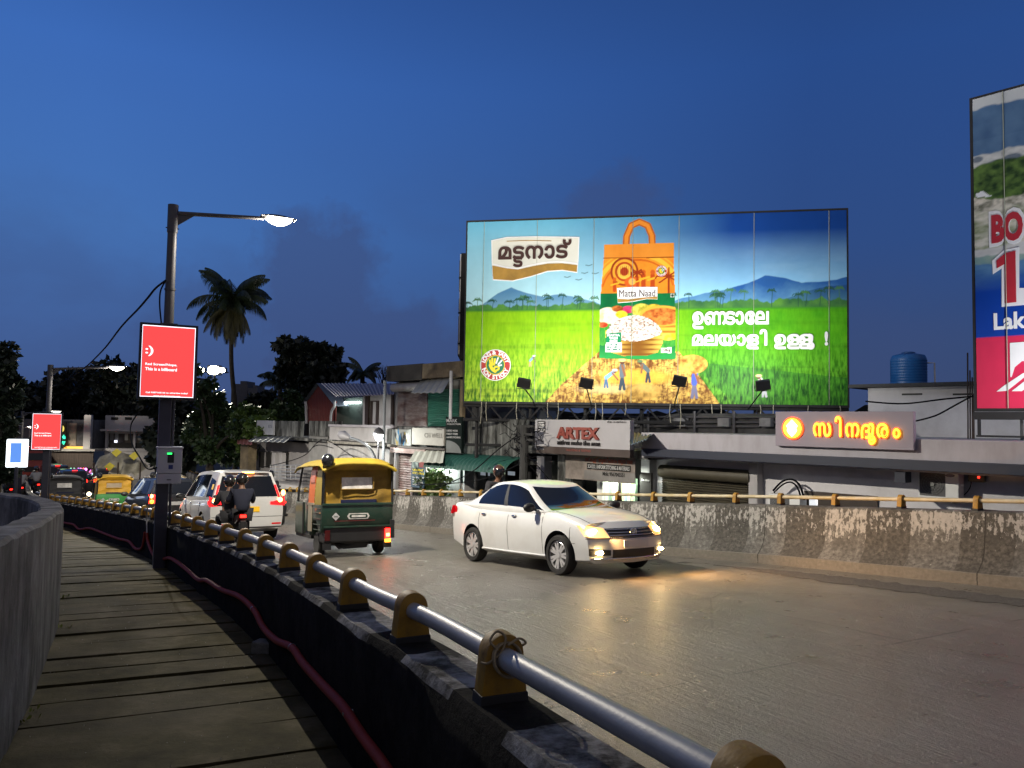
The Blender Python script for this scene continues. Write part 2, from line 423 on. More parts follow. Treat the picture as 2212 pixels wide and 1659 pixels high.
# embankment under the ramp (its retaining face below the parapets)
emb_m = mat('ramp_concrete', (.16, .15, .135), .9, var=.3, vs=1.2, bump=.3)
mb, _ = sweep(cF, 0, cF.L[-1], [(.62, -.3), (.62, -4.6), (.2, -4.6), (.2, -.3)], zroad, 1.0)
struct(mb.build('ramp_wall', emb_m))
# rough broken strip along the far kerb
patch_m = mat('broken_asphalt', (.085, .078, .07), .9, var=.75, vs=38, bump=1.0, bs=46)
lp0, lp1 = cF.at_px(2360, 1300), cF.at_px(1600, 1230)
mb = MB(); vs = []; n = 60
prnd = random.Random(3)
for i in range(n + 1):
    t = i / n; l = lp0 + (lp1 - lp0) * t; w = .62 * math.sin(math.pi * min(1, t * .9 + .16)) ** .6 + .05
    c0 = -.75 - .35 * (1 - t); 
    for k in range(7):
        o = c0 - w * (k / 6 - .5) * (1 + .25 * prnd.uniform(-1, 1)); p = cF.off(l, o)
        vs.append((p.x, p.y, zroad(p.x, p.y) + .005 + (.008 * prnd.random() if 0 < k < 6 else 0)))
mb.add(vs, [(i * 7 + k, i * 7 + k + 1, (i + 1) * 7 + k + 1, (i + 1) * 7 + k) for i in range(n) for k in range(6)])
struct(mb.build('road_patch', patch_m, smooth=180))
# ------------------------------------------------------------------ far barrier: flared concrete with faded black and white blocks
def barrier_nodes(nt, b, tc):
    uv = tc.outputs['UV']; ob = tc.outputs['Object']
    sp = node(nt, 'ShaderNodeSeparateXYZ'); nt.links.new(uv, sp.inputs[0])
    def noise(vec, sc, det=8, ro=.68, scale=None):
        if scale:
            mp = node(nt, 'ShaderNodeMapping'); nt.links.new(vec, mp.inputs[0]); mp.inputs['Scale'].default_value = scale; vec = mp.outputs[0]
        n = node(nt, 'ShaderNodeTexNoise', i_Scale=sc, i_Detail=float(det), i_Roughness=ro); nt.links.new(vec, n.inputs['Vector']); return n.outputs[0]
    n1 = noise(uv, 13, scale=(1.4, .7, 1)); n2 = noise(uv, 17); n3 = noise(uv, 1.3); drip = noise(uv, 5, scale=(4, .5, 1))
    st = math_n(nt, 'GREATER_THAN', math_n(nt, 'FRACT', math_n(nt, 'DIVIDE', math_n(nt, 'ADD', sp.outputs[0], math_n(nt, 'MULTIPLY', n3, .10)), 1.36)), .5)
    dark = ramp(nt, [(.32, (.016, .0145, .012)), (.68, (.12, .110, .095))], n2)
    light = ramp(nt, [(.32, (.06, .056, .05)), (.68, (.23, .222, .205))], n2)
    col = mix_n(nt, math_n(nt, 'MULTIPLY', st, math_n(nt, 'MULTIPLY', n3, 1.3, True)), dark.outputs[0], light.outputs[0])
    # brown-black grime and algae
    gr = ramp(nt, [(.46, (0, 0, 0)), (.64, (1, 1, 1))], noise(uv, 3.4))
    col = mix_n(nt, math_n(nt, 'MULTIPLY', gr.outputs[0], .7), col, (.045, .042, .037))
    # flaking white paint, densest on the upper face, running in vertical drips
    hgt = ramp(nt, [(.0, (0, 0, 0)), (.42, (.10, .10, .10)), (.60, (.55, .55, .55)), (.78, (1, 1, 1)), (.95, (1, 1, 1)), (1.0, (.3, .3, .3))], math_n(nt, 'DIVIDE', sp.outputs[1], 1.03))
    fl = math_n(nt, 'ADD', math_n(nt, 'MULTIPLY', n1, .55), math_n(nt, 'ADD', math_n(nt, 'MULTIPLY', drip, .3), math_n(nt, 'MULTIPLY', n3, .3)))
    fl = math_n(nt, 'ADD', fl, math_n(nt, 'MULTIPLY', hgt.outputs[0], .13))
    fl = math_n(nt, 'ADD', fl, math_n(nt, 'MULTIPLY', math_n(nt, 'SUBTRACT', st, .5), .05))
    fr = ramp(nt, [(.700, (0, 0, 0)), (.722, (1, 1, 1))], fl)
    col = mix_n(nt, math_n(nt, 'MULTIPLY', fr.outputs[0], .72), col, mix_n(nt, n2, (.30, .29, .27), (.52, .50, .47)))
    # bare ledge at the foot
    foot = math_n(nt, 'LESS_THAN', math_n(nt, 'ADD', sp.outputs[1], math_n(nt, 'MULTIPLY', n3, .05)), .19)
    col = mix_n(nt, math_n(nt, 'MULTIPLY', foot, .85), col, mix_n(nt, n2, (.09, .078, .06), (.22, .2, .17)))
    # vertical cast joints
    jt = math_n(nt, 'LESS_THAN', math_n(nt, 'ABSOLUTE', math_n(nt, 'SUBTRACT', math_n(nt, 'FRACT', math_n(nt, 'DIVIDE', math_n(nt, 'ADD', sp.outputs[0], math_n(nt, 'MULTIPLY', n2, .03)), 3.4)), .5)), .0022)
    col = mix_n(nt, math_n(nt, 'MULTIPLY', jt, .9), col, (.015, .013, .01))
    nt.links.new(col, b.inputs['Base Color']); b.inputs['Roughness'].default_value = .88
    bp = node(nt, 'ShaderNodeBump', i_Strength=.5, i_Distance=.02)
    nt.links.new(math_n(nt, 'ADD', math_n(nt, 'MULTIPLY', fr.outputs[0], .15), math_n(nt, 'MULTIPLY', n2, .8)), bp.inputs['Height']); nt.links.new(bp.outputs[0], b.inputs['Normal'])
barrier_m = uv_mat('flaking_barrier_paint', barrier_nodes)
BH = .95
prof = [(0, -.3), (0, .0), (0, .15), (.05, .19), (.13, .27), (.185, .36), (.21, .46), (.235, .70), (.25, BH - .02), (.27, BH), (.54, BH), (.56, BH - .02), (.56, -.3)]
mb, uv = sweep(cF, 0, cF.L[-1], prof, zroad, .3)
uv = [(a, b_ - .3) for a, b_ in uv]
fb = mb.build('concrete_barrier', barrier_m, uv=uv, smooth=30)
tag(fb, 'flared concrete crash barrier in peeling black and white paint along the far roadside', 'barrier')
yellow_m = mat('bracket_yellow', (.46, .24, .016), .6, var=.3, vs=9, dirt=(.05, .035, .02), da=.45, ds=9, bump=.15, bs=60)
galv_m = mat('galvanised_pipe', (.40, .39, .38), .45, metal=.25, var=.3, vs=5, dirt=(.2, .19, .17), da=.3, ds=5, bump=.08, bs=80)
beige_m = mat('painted_pipe', (.48, .42, .30), .5, var=.2, vs=5, dirt=(.36, .25, .06), da=.35, ds=3)
foot_m = mat('black_paint_foot', (.02, .018, .016), .7, var=.4, vs=14)
rope_m = mat('jute_rope', (.33, .25, .14), .9, var=.3, vs=60, bump=.6, bs=180)
def bracket_meshes():
    b = MB(); w = .060; pts = [(-w - .012, .02), (-w, .135)] + [(w * math.cos(a), .142 + w * math.sin(a)) for a in [math.pi * (1 - i / 12) for i in range(13)]] + [(w, .135), (w + .012, .02)]
    M = Matrix.Rotation(math.pi / 2, 4, 'X')    # polygon upright: local x across the wall, z up; extruded along the pipe
    b.prism(pts, -.034, .034, M)
    f = MB(); f.prism([(-w - .018, -.03), (-w - .0135, .03), (w + .0135, .03), (w + .018, -.03)], -.038, .038, M)
    return b, f
_bm, _fm = bracket_meshes()
RAILZ = .135
def railing(curve, off, zf, name, label, pipe_r, l0, l1, pm, zr=RAILZ):
    mb = MB(); pts = []
    n = int((l1 - l0) / .25)
    for i in range(n + 1):
        l = l0 + (l1 - l0) * i / n; p = curve.off(l, off); c = curve.pos(l)
        pts.append((p.x, p.y, zf(c.x, c.y) + zr))
    mb.tube(pts, pipe_r, 14)
    j = MB()
    return tag(mb.build(name, pm, smooth=60), label, 'handrail')
def brackets(curve, off, zf, ls, label, group, scale=1.0):
    proto = None
    for i, l in enumerate(ls):
        p = curve.off(l, off); c = curve.pos(l); t = curve.tan(l); rz = math.atan2(t.x, -t.y) 
        loc = Vector((p.x, p.y, zf(c.x, c.y)))
        tl = Matrix.Diagonal((scale, scale, scale, 1))
        if proto is None:
            proto = thing('rail_bracket', label(i, l), 'bracket', loc, rz, group, tl)
            _bm.build('plate', yellow_m, proto, bevel=.004, smooth=40)
            _fm.build('foot', foot_m, proto, bevel=.003)
        else:
            dup(proto, loc, rz, label(i, l), group, tl)
# far rail
zFt = lambda X, Y: zroad(X, Y) + BH
lF0, lF1 = cF.at_px(2420, 1090), cF.at_px(150, 1080)
railing(cF, .40, zFt, 'handrail', 'pale painted pipe rail running along the top of the far concrete barrier', .031, cF.at_px(2500, 1090), lF1, beige_m)
px = [2118, 1954, 1808, 1692, 1591, 1494, 1413]
lsF = [cF.at_px(x, 1085, .4) for x in px]
stp = (lsF[-1] - lsF[0]) / 6
l = lsF[0] - stp
lsF = [lsF[0] - stp] + lsF
while lsF[-1] + stp < cF.at_px(300, 1060, .4): lsF.append(lsF[-1] + stp)
FAR_LAB = {}
brackets(cF, .40, zFt, lsF, lambda i, l: 'yellow rounded bracket holding the pale pipe rail on the far concrete barrier', 'brackets of the far barrier rail')
# ------------------------------------------------------------------ near parapet: dark walkway face, whitewashed worn top
def parapet_nodes(nt, b, tc):
    uv = tc.outputs['UV']; ob = tc.outputs['Object']
    sp = node(nt, 'ShaderNodeSeparateXYZ'); nt.links.new(uv, sp.inputs[0])
    n1 = node(nt, 'ShaderNodeTexNoise', i_Scale=6.0, i_Detail=8.0, i_Roughness=.7); nt.links.new(ob, n1.inputs['Vector'])
    n2 = node(nt, 'ShaderNodeTexNoise', i_Scale=1.4, i_Detail=6.0, i_Roughness=.6); nt.links.new(ob, n2.inputs['Vector'])
    n3 = node(nt, 'ShaderNodeTexNoise', i_Scale=30.0, i_Detail=6.0, i_Roughness=.7); nt.links.new(ob, n3.inputs['Vector'])
    base = ramp(nt, [(.35, (.007, .0065, .006)), (.65, (.024, .021, .018))], n1.outputs[0])
    top = ramp(nt, [(.40, (.05, .047, .042)), (.50, (.20, .19, .175)), (.62, (.40, .385, .36))], n1.outputs[0])
    blk = math_n(nt, 'GREATER_THAN', math_n(nt, 'FRACT', math_n(nt, 'DIVIDE', math_n(nt, 'ADD', sp.outputs[0], math_n(nt, 'MULTIPLY', n2.outputs[0], .25)), 1.02)), .42)
    tcol = mix_n(nt, blk, base.outputs[0], top.outputs[0])
    on = math_n(nt, 'GREATER_THAN', sp.outputs[1], 1.0)
    col = mix_n(nt, on, base.outputs[0], tcol)
    nt.links.new(col, b.inputs['Base Color']); b.inputs['Roughness'].default_value = .92; b.inputs['Specular IOR Level'].default_value = .08
    bp = node(nt, 'ShaderNodeBump', i_Strength=.8, i_Distance=.025)
    nt.links.new(math_n(nt, 'ADD', n1.outputs[0], math_n(nt, 'MULTIPLY', n3.outputs[0], .4)), bp.inputs['Height']); nt.links.new(bp.outputs[0], b.inputs['Normal'])
parapet_m = uv_mat('parapet_concrete', parapet_nodes)
PH = .63
jr = random.Random(5); ragged = {}
def jit(l, k):
    if k in (2, 3):
        key = (round(l, 2), k); ragged.setdefault(key, jr.uniform(-.012, .006)); return ragged[key]
    return 0
prof = [(0, -.9), (0, .30), (0, PH - .03), (.02, PH), (.12, PH + .003), (.215, PH), (.235, PH - .03), (.25, -.9)]
mb, uv = sweep(cN, 0, cN.L[-1], prof, zwalk, .22, jit)
uv = [(a, b_ + (.0 if b_ < 1.53 else 0)) for a, b_ in uv]
m_ = len(prof); uv = [(u, 1.5 if (i % m_) in (3, 4, 5) else min(v, .99)) for i, (u, v) in enumerate(uv)]
pw = mb.build('parapet_wall', parapet_m, uv=uv, smooth=35)
tag(pw, 'low dark concrete parapet between walkway and road, its top worn and whitewashed', 'wall')
zNt = lambda X, Y: zwalk(X, Y) + PH
lN0 = cN.at_px(1500, 1600, .18); lpost = cN.at_px(347, 1150, .02)
brN = [(1515, 1690), (1080, 1522), (875, 1383), (765, 1306), (682, 1265), (628, 1235), (576, 1208)]
top_p = [on_plane(x, y, zNt) for x, y in brN[1:]]
lsN = []
for p in top_p:
    best = min(range(len(cN.p)), key=lambda i: (cN.off(cN.L[i], .11) - Vector((p.x, p.y))).length); lsN.append(cN.L[best])
stepN = (lsN[-1] - lsN[0]) / (len(lsN) - 1)
lsN = [lsN[0] - stepN * (k) for k in (2.4, 1.20)] + [lsN[0] + stepN * i for i in range(len(lsN))]
while lsN[-1] + stepN < cN.at_px(138, 1085, .17) + 6: lsN.append(lsN[-1] + stepN)
lsN = [l for l in lsN if abs(l - lpost) > .3]
RO = .115
railing(cN, RO, zNt, 'handrail', 'grey galvanised pipe rail running along the foreground parapet', .034, lsN[0] - .5, lpost - .15, galv_m)
railing(cN, RO, zNt, 'handrail', 'grey pipe rail on the parapet beyond the lamp post with the large red screen', .034, lpost + .15, cN.at_px(120, 1080, .17) + 8, galv_m)
ORD = ['first', 'second', 'third', 'fourth', 'fifth', 'sixth', 'seventh', 'eighth', 'ninth', 'tenth', 'eleventh', 'twelfth', 'thirteenth', 'fourteenth', 'fifteenth', 'sixteenth']
def near_label(i, l):
    if i == 0: return 'yellow rounded rail bracket below the bottom edge, nearest to the viewer'
    if i == 1: return 'rounded yellow rail bracket cut by the bottom edge of the picture'
    if i == 2: return 'large yellow rail bracket with a jute string tied round it in the foreground'
    if l < lpost:
        return 'rounded yellow rail bracket, %s one beyond the bracket tied with string' % ORD[i - 3]
    k = sum(1 for q in lsN if q > lpost and q < l)
    return 'small yellow rail bracket, %s one beyond the lamp post with the large red screen' % (ORD[k] if k < len(ORD) else 'farthest')
brackets(cN, RO, zNt, lsN, near_label, 'brackets of the near parapet rail', 1.05)
# string tied round the third bracket
pA = cN.off(lsN[2], RO); cA = cN.pos(lsN[2]); tA = cN.tan(lsN[2]); nA = cN.nrm(lsN[2]); zA = zNt(cA.x, cA.y)
st = MB()
def loc3(a, b_, h): return (pA.x + nA.x * a + tA.x * b_, pA.y + nA.y * a + tA.y * b_, zA + h)
for ph in (0, .013):
    st.tube(cr([loc3(.047 * math.cos(a), -.052 - ph + .02 * math.sin(a), .142 + .047 * math.sin(a)) for a in [2 * math.pi * i / 9 for i in range(10)]], 4), .0042, 6)
st.tube(cr([loc3(-.03, -.05, .17), loc3(-.055, -.045, .20), loc3(-.03, -.04, .225), loc3(-.005, -.047, .205), loc3(-.02, -.052, .165), loc3(-.06, -.05, .135), loc3(-.073, -.02, .13)], 5), .004, 6)
st.tube(cr([loc3(0, -.056, .185), loc3(.04, -.05, .2), loc3(.075, -.02, .175), loc3(.073, .03, .15)], 5), .004, 6)
tag(st.build('string', rope_m, smooth=60), 'jute string knotted round the pipe at the large foreground bracket', 'string')
# ------------------------------------------------------------------ walkway: mossy concrete slabs across
def slab_nodes(nt, b, tc):
    ob = tc.outputs['Object']
    def noise(sc, det=7, ro=.65):
        n = node(nt, 'ShaderNodeTexNoise', i_Scale=sc, i_Detail=float(det), i_Roughness=ro); nt.links.new(ob, n.inputs['Vector']); return n.outputs[0]
    a = noise(2.3); f = noise(26, 8, .75); g_ = noise(.9, 4)
    c = ramp(nt, [(.34, (.038, .032, .009)), (.52, (.095, .080, .032)), (.66, (.175, .145, .082))], a)
    col = mix_n(nt, math_n(nt, 'MULTIPLY', f, .7), c.outputs[0], (.016, .015, .008))
    gr = ramp(nt, [(.45, (0, 0, 0)), (.65, (1, 1, 1))], g_); col = mix_n(nt, math_n(nt, 'MULTIPLY', gr.outputs[0], .45), col, (.10, .085, .06))
    nt.links.new(col, b.inputs['Base Color']); b.inputs['Roughness'].default_value = .85; b.inputs['Specular IOR Level'].default_value = .12
    bp = node(nt, 'ShaderNodeBump', i_Strength=.9, i_Distance=.012); nt.links.new(math_n(nt, 'ADD', f, math_n(nt, 'MULTIPLY', a, .5)), bp.inputs['Height']); nt.links.new(bp.outputs[0], b.inputs['Normal'])
slab_m = uv_mat('mossy_slabs', slab_nodes)
wr = random.Random(8); mb = MB()
l = cN.at_px(1000, 1650) - 9; lend = cN.L[-1] * .72
while l < lend:
    w = wr.choice([.36, .42, .46, .5, .55]) + wr.uniform(-.02, .02); gap = wr.choice([.012, .016, .02, .028, .04, .055]); l2 = l + w
    SK = .10; R0 = cN.off(l, -.002); L0 = cN.off(l - SK, -2.15); R1 = cN.off(l2, -.002); L1 = cN.off(l2 - SK, -2.15)
    k = 10; dz = wr.uniform(-.008, .008); tl = wr.uniform(-.01, .01); vs = []
    for i in range(k + 1):
        t = i / k
        for (A, B, e) in ((L0, R0, 0), (L1, R1, 1)):
            p = A + (B - A) * t; q = (L1 + (R1 - L1) * t) - (L0 + (R0 - L0) * t); q.normalize()
            p = p + q * (wr.uniform(-.007, .007) - (gap * (.55 + .9 * abs(math.sin(t * 2.3 + l))) if e else 0))
            z = zwalk(p.x, p.y) + dz + tl * (t - .5) * 2
            vs += [(p.x, p.y, z), (p.x, p.y, z - .09)]
    fs = []
    for i in range(k):
        o = i * 4; q = o + 4
        fs += [(o, q, q + 2, o + 2), (o, o + 1, q + 1, q), (o + 2, q + 2, q + 3, o + 3)]
    mb.add(vs, fs); l = l2
struct(mb.build('walkway', slab_m, bevel=0))
mb, _ = sweep(cN, 0, cN.L[-1], [(-2.3, -.10), (.1, -.10), (.1, -.4), (-2.3, -.4)], zwalk, .6)
struct(mb.build('walkway_base', foot_m))
# glints: pale grit chips on the slabs
chip_m = mat('pale_chips', (.5, .48, .44), .4, var=.2)
mb = MB()
for i in range(170):
    l = cN.at_px(760, 1640) + wr.random() ** 1.5 * 9; p = cN.off(l, -wr.uniform(.12, 1.5)); z = zwalk(p.x, p.y) + .008; s_ = wr.uniform(.0015, .004)
    mb.add([(p.x - s_, p.y, z), (p.x + s_, p.y - s_, z), (p.x + s_ * .3, p.y + s_, z), (p.x, p.y, z + s_ * 1.6)], [(0, 1, 3), (1, 2, 3), (2, 0, 3)])
tag(mb.build('grit', chip_m), 'pale grit chips scattered over the walkway slabs', 'grit', kind='stuff')
# ------------------------------------------------------------------ left wall curving round a stair pit
lw_m = mat('left_wall_concrete', (.21, .20, .20), .9, var=.4, vs=1.8, dirt=(.03, .028, .025), da=.6, ds=2.4, bump=.5, bs=22, stretch=(1.7, 1.7, .8))
LWP = [(-.15, -1.2), (-.95, .7), (-1.75, 2.45), (-2.43, 3.85), (-2.85, 4.72), (-3.55, 6.07), (-4.12, 7.15), (-4.75, 7.95), (-5.8, 8.6), (-7.4, 9.0), (-10, 9.1), (-14, 8.9)]
cL = Curve(LWP)
ltop = lambda X, Y: CZ - min(.27 + .08 * Y, .835)
n = 90; mb = MB(); vs = []
for i in range(n + 1):
    l = cL.L[-1] * i / n; a = cL.pos(l); b_ = cL.off(l, -.20); z = ltop(a.x, a.y) + wr.uniform(-.006, .006)
    vs += [(a.x, a.y, 0), (a.x, a.y, z - .02), (cL.off(l, -.02).x, cL.off(l, -.02).y, z), (cL.off(l, -.18).x, cL.off(l, -.18).y, z), (b_.x, b_.y, z - .02), (b_.x, b_.y, 0)]
mb.add(vs, [(i * 6 + k, (i + 1) * 6 + k, (i + 1) * 6 + k + 1, i * 6 + k + 1) for i in range(n) for k in range(5)])
lw = mb.build('curved_wall', lw_m, smooth=35)
tag(lw, 'weathered grey concrete wall curving away at the left of the walkway', 'wall')
# weeds where walls meet slabs
leaf_m = mat('weed_leaf', (.26, .28, .05), .6, var=.4, vs=20)
def weed(p, h, n, label, seed):
    r_ = random.Random(seed); mb = MB()
    for i in range(n):
        a = r_.uniform(0, 2 * math.pi); q = Vector(p) + Vector((math.cos(a), math.sin(a), 0)) * r_.uniform(0, .06) * 1.3; up = Vector((math.cos(a) * .6, math.sin(a) * .6, 1)).normalized(); L_ = h * r_.uniform(.4, 1); s_ = up.cross(Vector((0, 0, 1))).normalized() * L_ * .28
        m_ = q + up * L_ * .55
        mb.add([q, m_ + s_, q + up * L_, m_ - s_], [(0, 1, 2, 3)])
    return tag(mb.build('weed', leaf_m), label, 'plant', 'weeds growing in the walkway cracks')
weed(on_plane(40, 1560, zwalk) + Vector((.03, 0, 0)), .04, 12, 'small green weed at the foot of the curved wall nearest the bottom corner', 1)
weed(on_plane(54, 1540, zwalk) + Vector((.03, 0, 0)), .035, 9, 'tiny weed at the foot of the curved grey wall, second from the bottom corner', 7)
weed(on_plane(122, 1358, zwalk) + Vector((.04, 0, 0)), .06, 12, 'weed in the crack where the curved wall meets the middle of the walkway', 2)
weed(on_plane(128, 1292, zwalk) + Vector((.04, 0, 0)), .05, 10, 'weed in the crack beside the farther end of the curved wall', 3)
weed(on_plane(583, 1398, zwalk), .10, 16, 'yellow green weed growing beside the loose concrete block', 4)
cb = MB(); p = on_plane(548, 1412, zwalk)
blk_m = mat('concrete_lump', (.16, .16, .16), .9, var=.3, vs=12, bump=.8, bs=30)
Mb = Matrix.Translation(p + Vector((.07, .05, 0))) @ Matrix.Rotation(-.25, 4, 'Z')
cb.box(-.085, -.06, -.01, .085, .06, .085, Mb)
tag(cb.build('concrete_block', blk_m, bevel=.014), 'broken grey concrete block lying on the slabs against the parapet', 'block')
# ------------------------------------------------------------------ red conduit hung along the parapet
hose_m = mat('red_conduit', (.23, .018, .008), .7, var=.15, vs=8, bump=.12, bs=90)
def on_wall(x, y, d=-.03):
    l = cN.at_px(x, y, d); p = cN.off(l, d); q = at(x, y, p.y); return Vector((p.x, p.y, q.z))
H1 = [(905, 1760), (862, 1700), (829, 1649), (786, 1585), (742, 1526), (698, 1478), (655, 1431), (631, 1399), (599, 1383), (571, 1355), (548, 1316), (516, 1288), (480, 1274), (448, 1254), (429, 1252), (401, 1228), (369, 1206), (349, 1208), (333, 1200), (321, 1172), (318, 1152)]
H2 = [(314, 1150), (309, 1178), (303, 1186), (292, 1184), (278, 1169), (254, 1163), (222, 1151), (194, 1141), (171, 1143), (159, 1133), (139, 1129), (120, 1122)]
hs = MB(); hs.tube(cr([on_wall(x, y) for x, y in H1], 6), .024, 12)
ho = tag(hs.build('conduit', hose_m, smooth=60), 'dull red conduit snaking along the foot of the foreground parapet', 'conduit')
cl_m = mat('clip_steel', (.3, .3, .3), .4, metal=.8)
for (x, y) in ((631, 1399), (753, 1541), (548, 1316)):
    q = on_wall(x, y); q2 = on_wall(x + 3, y + 4); d = (q2 - q).normalized(); c = MB(); c.cyl(q - d * .006, q + d * .006, .0265, n=12)
    c.cyl(q, q + Vector((.02, .012, .012)), .005); c.build('clip', cl_m, ho)
hs = MB(); hs.tube(cr([on_wall(x, y) for x, y in H2], 6), .024, 10)
tag(hs.build('conduit', hose_m, smooth=60), 'red conduit sagging along the parapet beyond the lamp post with the large screen', 'conduit')
# ================================================================== street lamps with light-box screens
steel_m = mat('post_steel', (.10, .10, .115), .55, metal=.4, var=.2, vs=6, dirt=(.09, .075, .06), da=.3, ds=6)
postlow_m = mat('post_lower', (.045, .045, .065), .5, metal=.2, var=.2, vs=5)
frame_m = mat('screen_frame_black', (.012, .012, .015), .35, var=.1)
lens_m = mat('lamp_lens_lit', (.9, .9, .85), .3, emit=(1.0, .93, .74), es=7)
red_m = mat('screen_red_lit', (.3, .03, .03), .3, var=.02, emit=lin(255, 78, 78), es=1.0)
white_lit_m = mat('screen_white_lit', (.8, .8, .8), .3, emit=(1, .96, .97), es=1.35)
edge_lit_m = mat('screen_edge_lit', (.8, .8, .8), .3, emit=(.85, .88, 1.0), es=2.0)
box_m = mat('meter_box_plastic', (.42, .42, .47), .45, var=.06)
dark_m = mat('dark_panel', (.012, .014, .018), .3)
green_m = mat('green_led', (.0, .3, .05), .3, emit=(.02, 1, .12), es=4)
bluelabel_m = mat('blue_label', (.02, .03, .16), .4)
cable_m = mat('black_cable', (.008, .008, .010), .95, spec=.1)
LAMP_COL = (1.0, .92, .77)
def street_light(name, loc, power, parent):
    """Street luminaire: wide-throw (bat-wing) distribution, brighter towards the sides than straight down."""
    o = lamp('POINT', name, loc, power, LAMP_COL, parent, shadow_soft_size=.03)
    l = o.data; l.use_nodes = True; nt = l.node_tree; e = nt.nodes['Emission']
    g = node(nt, 'ShaderNodeNewGeometry'); sp = node(nt, 'ShaderNodeSeparateXYZ'); nt.links.new(g.outputs['Incoming'], sp.inputs[0])
    c = math_n(nt, 'ABSOLUTE', sp.outputs[2])
    r_ = ramp(nt, [(.04, (.0,) * 3), (.16, (.55,) * 3), (.30, (1.5,) * 3), (.5, (1.75,) * 3), (.75, (1.2,) * 3), (1, (.95,) * 3)], c)
    ax = Vector(MW[parent].col[0][:3]).normalized(); dt = node(nt, 'ShaderNodeVectorMath', operation='DOT_PRODUCT'); nt.links.new(g.outputs['Incoming'], dt.inputs[0]); dt.inputs[1].default_value = ax
    hs = ramp(nt, [(.26, (.10,) * 3), (.36, (.26,) * 3), (.43, (.52,) * 3), (.56, (.88,) * 3), (.72, (1.2,) * 3)], math_n(nt, 'MULTIPLY_ADD', dt.outputs['Value'], .5)); hs.inputs[0].links[0].from_node.inputs[2].default_value = .5
    nt.links.new(math_n(nt, 'MULTIPLY', r_.outputs[0], hs.outputs[0]), e.inputs['Strength'])
    return o
def screen(root, W_, H_, z, yoff, small=False):
    """Double light box: black frame, glowing red face and its white lettering."""
    f = MB(); d = .055; x0, x1, z0, z1 = -W_ / 2, W_ / 2, z - H_ / 2, z + H_ / 2; t = .035
    f.box(x0, yoff - d, z0, x0 + t, yoff + d, z1); f.box(x1 - t, yoff - d, z0, x1, yoff + d, z1)
    f.box(x0 + t, yoff - d, z0, x1 - t, yoff + d, z0 + t); f.box(x0 + t, yoff - d, z1 - t, x1 - t, yoff + d, z1)
    f.box(x0 + t, yoff - d * .4, z0 + t, x1 - t, yoff + d, z1 - t)
    fo = f.build('screen_frame', frame_m, root, bevel=.004)
    s = MB(); s.box(x0 + t + .012, yoff - d * .4 - .010, z0 + t + .012, x1 - t - .012, yoff - d * .4, z1 - t - .012)
    so = s.build('screen', red_m, root)
    e = MB(); ya, yb = yoff - d * .4 - .006, yoff - d * .4
    for (a, b_, c, dd) in ((x0 + t, x1 - t, z0 + t, z0 + t + .010), (x0 + t, x1 - t, z1 - t - .010, z1 - t), (x0 + t, x0 + t + .007, z0 + t + .012, z1 - t - .012), (x1 - t - .007, x1 - t, z0 + t + .012, z1 - t - .012)):
        e.box(a, ya, c, b_, yb, dd)
    e.build('edge_light', edge_lit_m, so)
    yf = yoff - d * .4 - .010
    def put(tb, w, h, cx, cz):
        fit(tb, w, h); tb.build('lettering', white_lit_m, so, M=wall_frame((cx, yf, cz), (1, 0, 0)))
    put(text(':)', .2, .003, .004), W_ * .135, H_ * .135, x0 + W_ * .175, z + H_ * .13)
    put(text('Red Screen?Nope.', .1, .003, .0025), W_ * .54, H_ * .040, x0 + W_ * .385, z - H_ * .045)
    put(text('This is a billboard', .1, .003, .0025), W_ * .54, H_ * .040, x0 + W_ * .385, z - H_ * .105)
    put(text('Call 9387166166 to advertise today!', .1, .003, .003), W_ * .72, H_ * .026, x0 + W_ * .5, z - H_ * .415)
    put(text('www.readysignages.com', .1, .003, .002), W_ * .46, H_ * .020, x0 + W_ * .5, z - H_ * .455)
